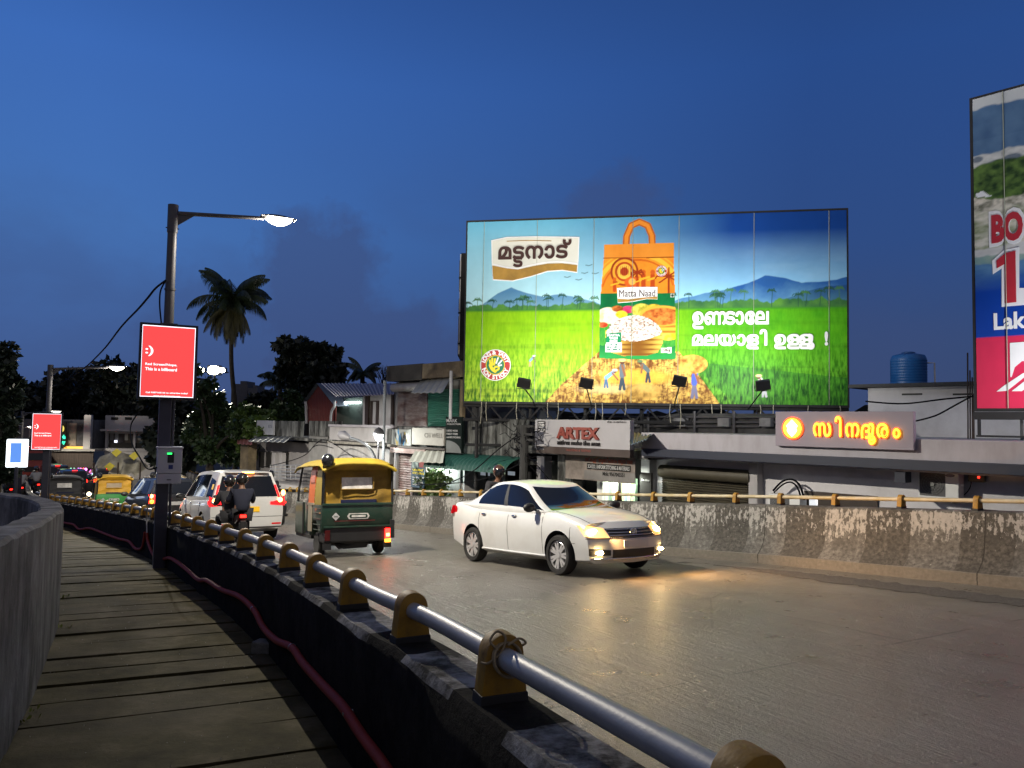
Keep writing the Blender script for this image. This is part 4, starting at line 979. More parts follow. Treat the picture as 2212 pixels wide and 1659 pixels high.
cv.put(cv.poly(Z((1137, 816), (1194, 812), (1195, 844), (1137, 842))), C(238, 238, 230))
cv.put(cv.poly(Z((838, 738), (922, 731), (923, 838), (836, 838))), C(238, 240, 236)); cv.put(cv.poly(Z((838, 738), (922, 731), (922, 786), (837, 788))), C(10, 130, 84))
for k in range(3): cv.put(cv.line(Z((846, 799 + k * 13), (914, 797 + k * 13)), .055) * np.clip((cv.fbm(.04, .2, 1, 50 + k) - .42) * 9, 0, 1), C(60, 120, 100))
face = cv.mesh('print', pm, LBM @ Matrix.Translation((0, 0, .004)), hoard)
b = MB(); b.box(-.05, -.07, -.16, BW + .05, BHt + .06, -.004, LBM); b.build('panel', truss_m, hoard)
b = MB()
for zx in (165, 455, 765, 978, 1230, 1640, 2050):
    (x0, _), = [zp(zx, 600)]; b.cyl(LBM @ Vector((x0, .0, .016)), LBM @ Vector((x0 + .02, BHt, .016)), .007, n=6)
b.build('seam', seam_m, hoard)
# logo plate
def flat(pts, z, material, name, par, depth=.01):
    b_ = MB(); b_.prism(pts, z, z + depth, LBM); return b_.build(name, material, par)
plate = Z((214, 230), (300, 212), (450, 208), (694, 212), (690, 330), (682, 408), (600, 396), (520, 402), (430, 430), (330, 454), (222, 448), (216, 340))
po = flat(plate, .006, inkwhite, 'logo_plate', hoard)
inner = Z((220, 236), (302, 218), (450, 214), (688, 218), (684, 330), (678, 378), (600, 372), (520, 380), (430, 402), (330, 424), (226, 418), (222, 340)); flat(inner, .017, cream_m, 'logo_field', po, .002)
gold = Z((220, 368), (300, 384), (360, 390), (440, 372), (520, 358), (600, 356), (682, 366), (679, 403), (600, 391), (520, 397), (430, 425), (330, 449), (225, 442)); flat(gold, .021, gold_m, 'gold_band', po, .003)
def gline(pts, w, m_, nm):
    b_ = MB(); stroke(b_, Z(*pts), w, .003); b_.build(nm, m_, po, M=LBM @ Matrix.Translation((0, 0, .022)))
gline([(222, 360), (300, 378), (360, 382), (440, 364), (520, 350), (600, 348), (684, 358)], .04, inkwhite, 'band_line')
gline([(300, 236), (420, 232), (540, 234)], .02, gold_m, 'flourish')
def lettering(mb, zx0, zy0, zx1, zy1, material, par, z=.026, name='lettering'):
    (x0, y1_), (x1, y0_) = zp(zx0, zy0), zp(zx1, zy1); fit(mb, x1 - x0, y1_ - y0_)
    return mb.build(name, material, par, M=LBM @ Matrix.Translation(((x0 + x1) / 2, (y0_ + y1_) / 2, z)))
lettering(malayalam(['മ', ('ട', .03, -.37, .8, False), 'ട', 'ന', 'ാ', 'ട', ('്', -.30, 0, 1, False)], .07), 254, 236, 650, 372, inkbrown, po)
# lettering on the hoarding
lettering(malayalam(['ഉ', 'ണ', ('ട', -.14, 0, 1, True), ('ാ', -.04, 0, 1, True), 'േ', 'ല'], .075), 1308, 618, 1724, 712, inkwhite, hoard)
lettering(malayalam(['മ', 'ല', 'യ', 'ാ', 'ള', 'ി', ' ', 'ഉ', 'ള', ('ള', -.10, 0, 1, True), ('ൂ', -.30, 0, 1, False), ' ', ' ', '!'], .075), 1306, 716, 2046, 826, inkwhite, hoard)
pl2 = Z((898, 490), (980, 484), (1118, 484), (1118, 552), (1060, 550), (980, 566), (902, 572)); p2 = flat(pl2, .006, inkwhite, 'bag_label', hoard, .006)
flat(Z((902, 548), (960, 552), (1020, 544), (1117, 536), (1117, 550), (1060, 548), (980, 563), (903, 569)), .013, gold_m, 'gold_band', p2, .002)
lettering(text('Matta Naad', .3, .004, .0), 910, 501, 1106, 536, inkbrown, p2, .014)
lettering(text('MATTA\nVADI\nRICE', .2, .003, .012), 846, 741, 914, 784, inkwhite, hoard, .008)
lettering(text('10kg', .2, .003, .006), 1141, 819, 1191, 838, inkbrown, hoard, .008)
# round badges
def badge(cx, cy, rpx, txt):
    X0, Y0 = zp(cx, cy); X1, _ = zp(cx + rpx, cy); r_ = X1 - X0
    disc = lambda k: [(X0 + r_ * k * math.cos(2 * math.pi * i / 40), Y0 + r_ * k * math.sin(2 * math.pi * i / 40)) for i in range(40)]
    bo = flat(disc(1), .006, inkwhite, 'badge', hoard, .004)
    flat(disc(.95), .011, inkred, 'badge_ring', bo, .002); flat(disc(.62), .014, inkyellow, 'badge_line', bo, .002); flat(disc(.575), .017, inkgreen, 'badge_centre', bo, .002)
    h = MB()
    def S(pts, w): stroke(h, [(X0 + r_ * x, Y0 + r_ * y) for x, y in pts], r_ * w, .004)
    S([(-.32, -.02), (-.2, -.25), (.0, -.4)], .2); S([(-.3, .0), (-.36, .3)], .12); S([(-.2, .0), (-.2, .42)], .12); S([(-.08, .02), (-.02, .38)], .12); S([(.02, -.38), (.22, -.26), (.2, -.12), (.02, -.12), (-.06, -.2)], .12)
    h.build('badge_hand', inkyellow, bo, M=LBM @ Matrix.Translation((0, 0, .020)))
    g2 = MB()
    def G(pts, w): stroke(g2, [(X0 + r_ * x, Y0 + r_ * y) for x, y in pts], r_ * w, .004)
    G([(.06, .12), (.18, .46)], .10); G([(.2, .04), (.42, .3)], .10); G([(.16, -.08), (.4, .0)], .09); g2.build('badge_rice', inkwhite, bo, M=LBM @ Matrix.Translation((0, 0, .020)))
    t_ = MB()
    def arc(s_, a0, a1, flip):
        for i, ch in enumerate(s_):
            if ch == ' ': continue
            a = a0 + (a1 - a0) * (i + .5) / len(s_); m_ = text(ch, r_ * .36, .003, r_ * .018); xs = [p[0] for p in m_.v]; cx_ = (max(xs) + min(xs)) / 2
            Mr = LBM @ Matrix.Translation((X0 + r_ * .785 * math.cos(a), Y0 + r_ * .785 * math.sin(a), .014)) @ Matrix.Rotation(a - math.pi / 2 if not flip else a + math.pi / 2, 4, 'Z') @ Matrix.Translation((-cx_, -r_ * .0, 0))
            t_.add([Mr @ Vector(p) for p in m_.v], m_.f)
    if txt: arc('LONG & TASTY', R(168), R(12), False); arc('NON STICKY', R(198), R(342), True); t_.build('lettering', inkwhite, bo)
badge(236, 909, 84, True); badge(1140, 397, 30, True)
# support frame under and behind the hoarding
b = MB()
def LB(x, y, z): return LBM @ Vector((x, y, z))
for yy in (-.12, -.55): b.tube([LB(-.05, yy, -.10), LB(BW + .05, yy, -.10)], .05, 6)
for i in range(15):
    x = BW * i / 14; b.tube([LB(x, -.12, -.10), LB(x + (BW / 28 if i < 14 else 0), -.55, -.10)], .028, 5)
    if i < 14: b.tube([LB(x + BW / 28, -.55, -.10), LB(x + BW / 14, -.12, -.10)], .028, 5)
b.build('truss', truss_m, hoard)
b = MB()
for i in range(7):
    x = BW * (i + .2) / 6.6; b.tube([LB(x, BHt - .1, -.3), LB(x, -2.6, -.3)], .06, 6); b.tube([LB(x, BHt * .55, -.3), LB(x, -2.6, -1.9)], .04, 5)
for yy in (-1.3,): b.tube([LB(0, yy, -.3), LB(BW, yy, -.3)], .045, 6)
b.build('post', truss_m, hoard)
sr = random.Random(6)
for i in range(16):
    b = MB(); x = BW * (i + sr.random()) / 16; L_ = sr.uniform(.25, .75); b.tube([LB(x, -.02, .02), LB(x + sr.uniform(-.03, .03), -L_ * .5, .04), LB(x + sr.uniform(-.05, .05), -L_, .02)], .012, 5); b.build('hanging_rope', mat('frayed_rope', (.35, .33, .26), .9), hoard)
# QR square is left out; floodlights on arms along the foot of the hoarding
flood_m = mat('floodlight_housing', (.015, .015, .017), .5); glass_lit = mat('flood_glass', (.9, .9, .9), .2, emit=(1, .98, .92), es=8)
FL = [((1132, 828), (1150, 862)), ((1267, 828), (1275, 866)), ((1468, 823), (1458, 868)), ((1648, 832), (1622, 876))]
FNAME = ['leftmost floodlight', 'second floodlight from the left', 'third floodlight from the left', 'rightmost floodlight']
FP = [118, 108, 102, 160]
for i, ((hx_, hy_), (ax, ay)) in enumerate(FL):
    x, y = None, None
    d = ray(hx_, hy_); o = Vector((0, 0, CZ)); off = 2.5; t = ((q0 + bn * off) - o).dot(bn) / d.dot(bn); hp = o + d * t
    lp = MW[hoard].inverted() @ hp; xb = (LBM.inverted() @ lp).x
    d2 = ray(ax, ay); t2 = ((q0 + bn * .45) - o).dot(bn) / d2.dot(bn); foot = o + d2 * t2
    root = thing('floodlight', '%s on an arm before the foot of the rice hoarding' % FNAME[i], 'floodlight', hp, brz, 'floodlights of the large hoarding')
    aim = Matrix.Rotation(R(-32), 4, 'X')       # face tilts up towards the hoarding (local +y is towards it)
    b = MB(); b.box(-.17, -.05, -.13, .17, .05, .13, Matrix.Rotation(R(12 if i < 3 else -8), 4, 'Y') @ Matrix.Rotation(R(28), 4, 'X')); b.build('housing', flood_m, root, bevel=.012)
    b = MB(); b.box(-.15, .05, -.11, .15, .056, .11, Matrix.Rotation(R(12 if i < 3 else -8), 4, 'Y') @ Matrix.Rotation(R(28), 4, 'X')); b.build('lens', glass_lit, root)
    b = MB(); bs_ = LB((LBM.inverted() @ (MW[hoard].inverted() @ foot)).x, -.12, -.05); bw_ = MW[hoard] @ bs_
    b.tube([Vector((0, 0, -.12)), MW[root].inverted() @ foot, MW[root].inverted() @ bw_], .018, 6); b.tube([(-.19, 0, .0), (-.19, -.0, -.14), (.19, 0, -.14), (.19, 0, 0)], .012, 5); b.build('arm', flood_m, root)
    tgt = MW[hoard] @ LB(xb * .92 + BW * .04, BHt * .86, 0)
    lamp('AREA', 'flood_light', hp + (-bn) * .10 + Vector((0, 0, .05)), FP[i], (1, .985, .92), root, tgt, shape='RECTANGLE', size=.30, size_y=.22, spread=R(175))
# ------------------------------------------------------------------ second, taller hoarding cut by the right edge
r0 = at(2111, 882, 15.0); rdir = Vector((.675, -.737, 0)).normalized(); RW, RH = 5.2, 6.15
rz2 = math.atan2(rdir.y, rdir.x); hb2 = thing('billboard', 'tall hoarding cut by the right edge, with a coast scene and red and white lettering', 'billboard', r0, rz2)
LR = wall_frame((0, 0, 0), (1, 0, 0)); rn = rdir.cross(Vector((0, 0, 1)))
def rp_(x, y):
    X = 1783 + .4693 * x; Y = 164.6 + .4693 * y; d = ray(X, Y); o = Vector((0, 0, CZ)); t = (r0 - o).dot(rn) / d.dot(rn); p = o + d * t - r0; return (p.dot(rdir), p.z)
cv = Canvas(RW, RH, 230, 270)
def yv(y): return rp_(690, y)[1]
n2 = cv.fbm(.5, .5, 5, 61); n3 = cv.fbm(.25, .1, 4, 62); n4 = cv.fbm(.12, .09, 3, 63)
cv.c[:] = lerp(C(176, 184, 192), C(196, 202, 210), n2)
def below(y, wob, col, a=1.0, seed=70): cv.put(np.clip((yv(y) + (cv.fbm(.6, 50, 4, seed) - .5) * wob - cv.Y) / .03, 0, 1), col, a)
below(158, .25, lerp(C(52, 86, 132), C(88, 122, 160), n2 * 1.6 - .3 + (cv.Y < yv(300)) * .2)); below(372, .3, lerp(C(150, 158, 160), C(222, 224, 224), n3 * 1.7 - .3), 1, 71)
for (x, y, w_, h_) in ((700, 385, .1, .06), (790, 400, .2, .07), (860, 375, .16, .08)): cv.put(cv.ell(*rp_(x, y), w_, h_), C(60, 84, 110), .8)
below(412, .45, lerp(C(26, 56, 26), C(96, 128, 60), n4 * 2 - .5), 1, 72); below(555, .5, lerp(C(110, 112, 96), C(226, 220, 204), n4 * 2.2 - .5), 1, 73)
cv.put(cv.poly([rp_(690, 545), rp_(720, 528), rp_(765, 552), rp_(700, 560)]), C(232, 236, 240))
below(640, .5, lerp(C(96, 120, 60), C(226, 222, 206), n3 * 2.2 - .55), .85, 74); below(790, .25, lerp(C(190, 190, 186), C(226, 226, 222), n3), 1, 75); below(845, .25, lerp(C(96, 140, 150), C(160, 180, 160), n3), 1, 76)
below(880, .3, lerp(C(40, 96, 160), C(90, 140, 180), n3), .9, 77); cv.put(np.clip((yv(940) - cv.Y) / .5 + .5, 0, 1), C(0, 60, 158)); cv.put(np.clip((yv(1206) - cv.Y) / .01, 0, 1), C(214, 44, 84))
cv.mesh('print', pm, LR @ Matrix.Translation((0, 0, .004)), hb2)
b = MB(); b.box(-.06, -.06, -.16, RW + .05, RH + .05, -.004, LR); b.build('panel', truss_m, hb2)
rred = mat('hoarding_red', (.50, .02, .035), .5, var=.05); rpink = mat('hoarding_red_field', (.62, .03, .09), .5, var=.05)
def rlet(s_, x0, y0, x1, y1, m_, z, bold, wd=None):
    (a0, b1), (a1, b0) = rp_(x0, y0), rp_(x1, y1); t_ = text(s_, 1.0, .006, bold); fit(t_, a1 - a0, b1 - b0); t_.build('lettering', m_, hb2, M=LR @ Matrix.Translation(((a0 + a1) / 2, (b0 + b1) / 2, z)))
rlet('BO', 752, 622, 925, 768, inkwhite, .006, .085); rlet('BO', 764, 640, 912, 752, rred, .014, .05)
def rflat(pts, m_, z, nm): b_ = MB(); b_.prism([rp_(*p) for p in pts], z, z + .005, LR); b_.build(nm, m_, hb2)
rflat([(768, 850), (822, 800), (893, 786), (893, 975), (930, 975), (930, 1052), (812, 1062), (812, 885), (772, 912)], inkwhite, .006, 'numeral_edge')
rflat([(788, 850), (828, 815), (876, 803), (880, 1040), (828, 1046), (826, 865), (790, 885)], rred, .014, 'numeral')
rlet('Lakh', 775, 1092, 965, 1157, inkwhite, .008, .03)
for pts in ([(850, 1228), (930, 1222), (930, 1310), (905, 1312), (872, 1340), (858, 1385), (852, 1385)], [(788, 1452), (818, 1428), (912, 1366), (935, 1372), (905, 1395), (838, 1448)], [(858, 1450), (935, 1390), (935, 1428), (905, 1450)]): rflat(pts, inkwhite, .008, 'emblem')
b = MB(); x_, _ = rp_(830, 800); b.cyl(LR @ Vector((x_, 0, .02)), LR @ Vector((x_, RH, .02)), .008, n=5); b.build('seam', seam_m, hb2)
b = MB(); b.box(-.06, -.22, -.05, RW, -.07, .05, LR)
for x in (.0, 2.4, 4.8): b.box(x, -.52, -.04, x + .05, -.22, .01, LR)
b.box(-.02, -.56, -.05, RW, -.52, .02, LR)
b.build('ledge', truss_m, hb2)
b = MB(); b.tube([LR @ Vector((.72, -.2, -.25)), LR @ Vector((.72, -4.5, -.25))], .07, 8); b.tube([LR @ Vector((4.4, -.2, -.25)), LR @ Vector((4.4, -4.5, -.25))], .07, 8); b.tube([LR @ Vector((.72, -.6, -.25)), LR @ Vector((4.4, -1.9, -.25))], .04, 6); b.build('post', steel_m, hb2)
b = MB(); pl = [LR @ Vector(q) for q in ((2.9, -.45, 1.5),)][0]
b.tube([LR @ Vector((2.9, -.5, 0)), LR @ Vector((2.9, -.55, 1.0)), pl], .02, 6); b.box(pl.x - .16, pl.y - .06, pl.z - .12, pl.x + .16, pl.y + .06, pl.z + .12); b.build('floodlight', flood_m, hb2)
lamp('AREA', 'flood_light', MW[hb2] @ (pl + Vector((0, .12, .05))), 240, (.95, .97, 1), hb2, MW[hb2] @ (LR @ Vector((1.6, RH * .55, 0))), shape='RECTANGLE', size=.3, size_y=.22, spread=R(175))
# edge-on hoarding left of the large one, its white sheet and dark frame seen from the side
ep = at(992, 765, 24.2); eo = thing('billboard', 'hoarding seen edge on, a narrow white strip left of the rice hoarding', 'billboard', ep, R(91.3)); eh = at(992, 549, 24.2).z - ep.z
b = MB(); b.box(0, 0, 0, 3.2, .03, eh); b.build('sheet', inkwhite, eo); b = MB(); b.box(-.03, -.17, -.15, 3.25, -.004, eh + .03)
for z in (.3, eh * .4, eh * .75): b.box(-.06, -.17, z, -.031, .06, z + .06)
b.build('frame', truss_m, eo); b = MB()
for (z0, z1) in ((0, eh * .40), (eh * .46, eh * .58), (eh * .66, eh * .97)): b.box(.5, .036, z0, 3.2, .075, z1)
b.build('loose_flap', truss_m, eo); b = MB(); b.tube([(.1, -.08, -.1), (.1, -.08, -2.5)], .05, 6); b.build('post', truss_m, eo)
# ================================================================== vehicles (local frame: +x forward, +y left, origin on the road)
tail_glow = mat('tail_lamp_glow', (.4, .01, .01), .2, emit=(1, .015, .02), es=1.6)
white_p = mat('white_car_paint', (.62, .62, .61), .30, var=.02, coat=.7, dirt=(.45, .42, .38), da=.06, ds=2)
black_p = mat('black_car_paint', (.012, .013, .016), .3, var=.05, coat=.8)
glass_d = mat('dark_car_glass', (.006, .007, .010), .06, var=.02, spec=.6)
tyre_m = mat('tyre_rubber', (.018, .017, .016), .85, var=.2, vs=20)
rim_m = mat('alloy_rim', (.72, .70, .70), .3, metal=.55, var=.08)
plast_m = mat('black_plastic', (.014, .014, .015), .55, var=.2)
chrome_m = mat('chrome_trim', (.7, .7, .72), .15, metal=1.0, var=.02)
seam_d = mat('panel_gap', (.015, .015, .015), .9)
head_m = mat('headlamp_lit', (.8, .7, .5), .2, emit=(1.0, .66, .26), es=150)
headc_m = mat('headlamp_cover', (.8, .62, .35), .12, emit=(1.0, .44, .10), es=1.05)
tail_m = mat('tail_lamp_red', (.28, .006, .008), .18, emit=(1, .01, .02), es=.35); tail_off = mat('tail_lamp_dark', (.07, .006, .006), .2)
tail_on = mat('tail_lamp_lit', (.5, .02, .02), .2, emit=(1, .02, .012), es=5)
tail_hot = mat('tail_bulb_lit', (.8, .3, .1), .2, emit=(1, .28, .06), es=16)
amber_on = mat('indicator_lit', (.8, .4, .05), .2, emit=(1, .30, .02), es=6)
plate_w = mat('plate_white', (.50, .50, .50), .5, var=.05); plate_y = mat('plate_yellow', (.75, .45, .02), .5, var=.05, emit=(1, .5, .02), es=.25)
well_m = mat('wheel_well', (.008, .008, .008), .95)
def sec(P, x):
    """Half section of the lower body at x: list of (y, z) from the bottom centre over the side to the top centre."""
    w = interp(P['wx'], P['w'], x); zb = interp(P['bx'], P['b'], x); zt = interp(P['tx'], P['t'], x); H = zt - zb
    return [(0, zb), (w * .86, zb), (w * .955, zb + .05), (w * .975, zb + .16), (w * .985, zb + H * .34), (w, zb + H * .58), (w * .99, zb + H * .74), (w * .975, zb + H * .80), (w * .955, zb + H * .90), (w * .90, zt - .015), (w * .82, zt), (w * .45, zt + P['crown'] * .8), (0, zt + P['crown'])]
def side_y(P, x, z):
    s_ = sec(P, x)[1:10]; return interp([p[1] for p in s_], [p[0] for p in s_], z)
def front_x(P, y, z):
    a = abs(y) / P['hw']; return P['xf'] - P['fr'] * a ** 2.6 - max(0, z - P['fz']) * P['fs'] - max(0, .34 - z) * .35
def rear_x(P, y, z):
    a = abs(y) / P['hw']; return P['xr'] + P['rr'] * a ** 3 + max(0, z - P['rz']) * P['rs'] + max(0, .34 - z) * .35
def boolean_cut(o, cutter):
    md = o.modifiers.new('cut', 'BOOLEAN'); md.operation = 'DIFFERENCE'; md.object = cutter; md.solver = 'EXACT'; md.material_mode = 'INDEX'
    bpy.context.view_layer.update(); dg = bpy.context.evaluated_depsgraph_get()
    me = bpy.data.meshes.new_from_object(o.evaluated_get(dg)); o.modifiers.clear(); old = o.data; o.data = me; bpy.data.meshes.remove(old)
    cm = cutter.data; bpy.data.objects.remove(cutter); bpy.data.meshes.remove(cm)
    me.polygons.foreach_set('use_smooth', [True] * len(me.polygons)); me.set_sharp_from_angle(angle=R(38))
def car_body(P, root, paint):
    mb = MB(); x0, x1 = P['x0'], P['x1']; n = 44; rings = []
    xs = [x0 + (x1 - x0) * i / n for i in range(n + 1)]
    def ring(x):
        s_ = sec(P, x); return [(x, y, z) for y, z in s_] + [(x, -y, z) for y, z in reversed(s_[1:-1])]
    rings = [ring(x) for x in xs]
    ks = [.985, .95, .9, .82, .7, .55, .4, .25, .1]
    def cap(r, fx, zc):
        out = []
        for k in ks:
            rr_ = []
            for (x, y, z) in r:
                Y, Z_ = y * k, zc + (z - zc) * k; rr_.append((fx(P, Y, Z_), Y, Z_))
            out.append(rr_)
        return out
    zcF = (interp(P['bx'], P['b'], x1) + interp(P['tx'], P['t'], x1)) / 2; zcR = (interp(P['bx'], P['b'], x0) + interp(P['tx'], P['t'], x0)) / 2
    rings = list(reversed(cap(rings[0], rear_x, zcR))) + rings + cap(rings[-1], front_x, zcF)
    m = len(rings[0]); vs = [p for r in rings for p in r]; N = len(rings)
    fs = [(i * m + k, i * m + (k + 1) % m, (i + 1) * m + (k + 1) % m, (i + 1) * m + k) for i in range(N - 1) for k in range(m)] + [tuple(reversed(range(m))), tuple((N - 1) * m + k for k in range(m))]
    mb.add(vs, fs)
    o = mb.build('body', [paint, well_m], root, smooth=38)
    c = MB(); c.m = 1
    for ax in (P['ax_f'], P['ax_r']):
        for s_ in (-1, 1):
            c.cyl((ax, s_ * .56, P['wr'] + .02), (ax, s_ * 1.2, P['wr'] + .02), P['arch'], n=40)
    cu = c.build('cutter', [paint, well_m]); cu.location = (0, 0, 0)
    # cutting happens in local space: lift both to the origin for the evaluation
    o.parent = None; boolean_cut(o, cu); o.parent = root
    return o
def gh(P, h):
    h = max(h, 0.0)
    """Greenhouse outline at relative height h: front x, rear x, half width."""
    return (P['gf0'] + (P['gf1'] - P['gf0']) * h ** P.get('gfe', 1.1), P['gr0'] + (P['gr1'] - P['gr0']) * h ** P.get('gre', 1.25), P['gw0'] + (P['gw1'] - P['gw0']) * h ** 1.15)
def gz(P, x, h):
    zb = interp([P['gr0'], P['gf0']], [P['zbr'], P['zbf']], x)
    xm = (P['gf1'] + P['gr1']) / 2; hl = (P['gf1'] - P['gr1']) / 2; zr = P['zroof'] - P['rdrop'] * abs((x - xm) / hl) ** 2.2
    return zb + (zr - zb) * h
def g_side(P, f, h, s_, off=0.0):
    xf, xr, w = gh(P, h); x = xf - .05 + (xr + .05 - xf + .05) * f; y = w - .025 * abs(2 * f - 1) ** 3
    return Vector((x, s_ * (y + off), gz(P, x, h)))
def g_front(P, t, h, off=0.0):
    xf, xr, w = gh(P, h); y = -(w - .03) + 2 * (w - .03) * t; x = xf + P['wb'] * (1 - (2 * t - 1) ** 2) - .05
    return Vector((x + off, y, gz(P, min(x, P['gf0']), h) + off * .6))
def g_rear(P, t, h, off=0.0):
    xf, xr, w = gh(P, h); y = -(w - .03) + 2 * (w - .03) * t; x = xr - P['rb'] * (1 - (2 * t - 1) ** 2) + .05
    return Vector((x - off, y, gz(P, max(x, P['gr0']), h) + off * .4))
def greenhouse(P, root, paint):
    mb = MB(); nh = 12; loops = []
    for i in range(-2, nh + 1):
        h = i / nh; lp = [g_front(P, t, h) for t in np.linspace(0, 1, 13)] + [g_side(P, f, h, 1) for f in np.linspace(.02, .98, 21)] + [g_rear(P, t, h) for t in np.linspace(1, 0, 13)] + [g_side(P, f, h, -1) for f in np.linspace(.98, .02, 21)]
        loops.append(lp)
    top = loops[-1]; cx = sum(p.x for p in top) / len(top)
    for k in (.94, .8, .6, .4, .2, .03):
        loops.append([Vector((cx + (p.x - cx) * k, p.y * k, P['zroof'] + P['dome'] * (1 - k * k) - (P['zroof'] - p.z) * k ** 2)) for p in top])
    m = len(loops[0]); mb.add([p for l in loops for p in l], [(i * m + k, i * m + (k + 1) % m, (i + 1) * m + (k + 1) % m, (i + 1) * m + k) for i in range(len(loops) - 1) for k in range(m)] + [tuple((len(loops) - 1) * m + k for k in range(m))])
    return mb.build('cabin', paint, root, smooth=40)
def tyre_rim(root, x, y, s_, rad, spokes=7, w=.19):
    M = Matrix.Translation((x, y, rad)) @ Matrix.Rotation(-s_ * math.pi / 2, 4, 'X')     # local z points outward
    t = MB(); hw = w / 2; t.lathe([(rad * .70, -hw), (rad * .93, -hw), (rad, -hw * .6), (rad, hw * .6), (rad * .94, hw), (rad * .76, hw), (rad * .73, hw * .7), (rad * .70, hw * .6)], 36, M)
    wo = t.build('wheel', tyre_m, root, smooth=40)
    r_ = MB(); r_.lathe([(rad * .71, -hw * .5), (rad * .735, hw * .72), (rad * .68, hw * .85), (rad * .66, hw * .3), (rad * .3, -.0), (.02, -.0)], 36, M)
    for k in range(spokes * 2):
        a = 2 * math.pi * (k // 2) / spokes + (-.16 if k % 2 else .16); Ms = M @ Matrix.Rotation(a, 4, 'Z'); r_.prism([(.03, -.018), (rad * .68, -.020), (rad * .68, .020), (.03, .018)], hw * .45, hw * .74, Ms)
    r_.lathe([(.0, hw * .5), (.055, hw * .5), (.052, hw * .85), (.0, hw * .88)], 16, M)
    r_.build('rim', rim_m, wo, smooth=35)
    b = MB(); b.lathe([(rad * .6, -.02), (rad * .58, 0), (.0, 0)], 24, M); b.build('brake_disc', plast_m, wo)
def patchf(P, fx, y0, y1, z0f, z1f, off, n=10, m=4):
    mb = MB(); sg = 1 if fx is front_x else -1
    def fn(a, b):
        y = y0 + (y1 - y0) * a; z0, z1 = z0f(a), z1f(a); z = z0 + (z1 - z0) * b; return Vector((fx(P, y, z) + sg * off, y, z))
    mb.grid(fn, n, m); return mb
def glass_patch(fn, n=16, m=8):
    mb = MB(); mb.grid(fn, n, m); return mb
SED = dict(xf=2.19, xr=-2.19, hw=.86, fr=.30, rr=.22, fz=.60, fs=1.15, rz=.86, rs=.5, x0=-1.98, x1=1.88, wx=[-2.0, -1.6, -1.0, 0, 1.0, 1.5, 1.9], w=[.79, .84, .86, .86, .86, .84, .78],
           bx=[-2, -1.6, 1.5, 1.9], b=[.30, .20, .19, .21], tx=[-2.0, -1.85, -1.55, -1.2, .8, 1.05, 1.35, 1.65, 1.88], t=[1.045, 1.075, 1.06, 1.0, .95, .975, .935, .875, .80], crown=.03, ax_f=1.33, ax_r=-1.22, wr=.305, arch=.355,
           gf0=1.16, gf1=.16, gr0=-1.72, gr1=-.92, gw0=.80, gw1=.575, zbf=.955, zbr=1.03, zroof=1.44, rdrop=.055, wb=.13, rb=.08, dome=.035, gfe=1.02, gre=1.30)
def side_seams(P, root, xs, z0, z1f, lean=0):
    mb = MB()
    for x in xs:
        for s_ in (-1, 1):
            pts = []
            for i in range(9):
                z = z0 + (z1f(x) - z0) * i / 8; pts.append((x + lean * (z - .6), s_ * (side_y(P, x, z) + .0005), z))
            mb.tube(pts, .0045, 5)
    mb.build('door_gap', seam_d, root)
def mirror(root, x, y, z, paint):
    for s_ in (-1, 1):
        b = MB(); b.sphere((0, 0, 0), (.07, .115, .075), 14, 10, Matrix.Translation((x, s_ * (y + .13), z))); b.tube([(x - .02, s_ * (y - .02), z - .04), (x - .01, s_ * (y + .08), z - .03)], .022, 6); b.build('mirror', plast_m, root, smooth=60)
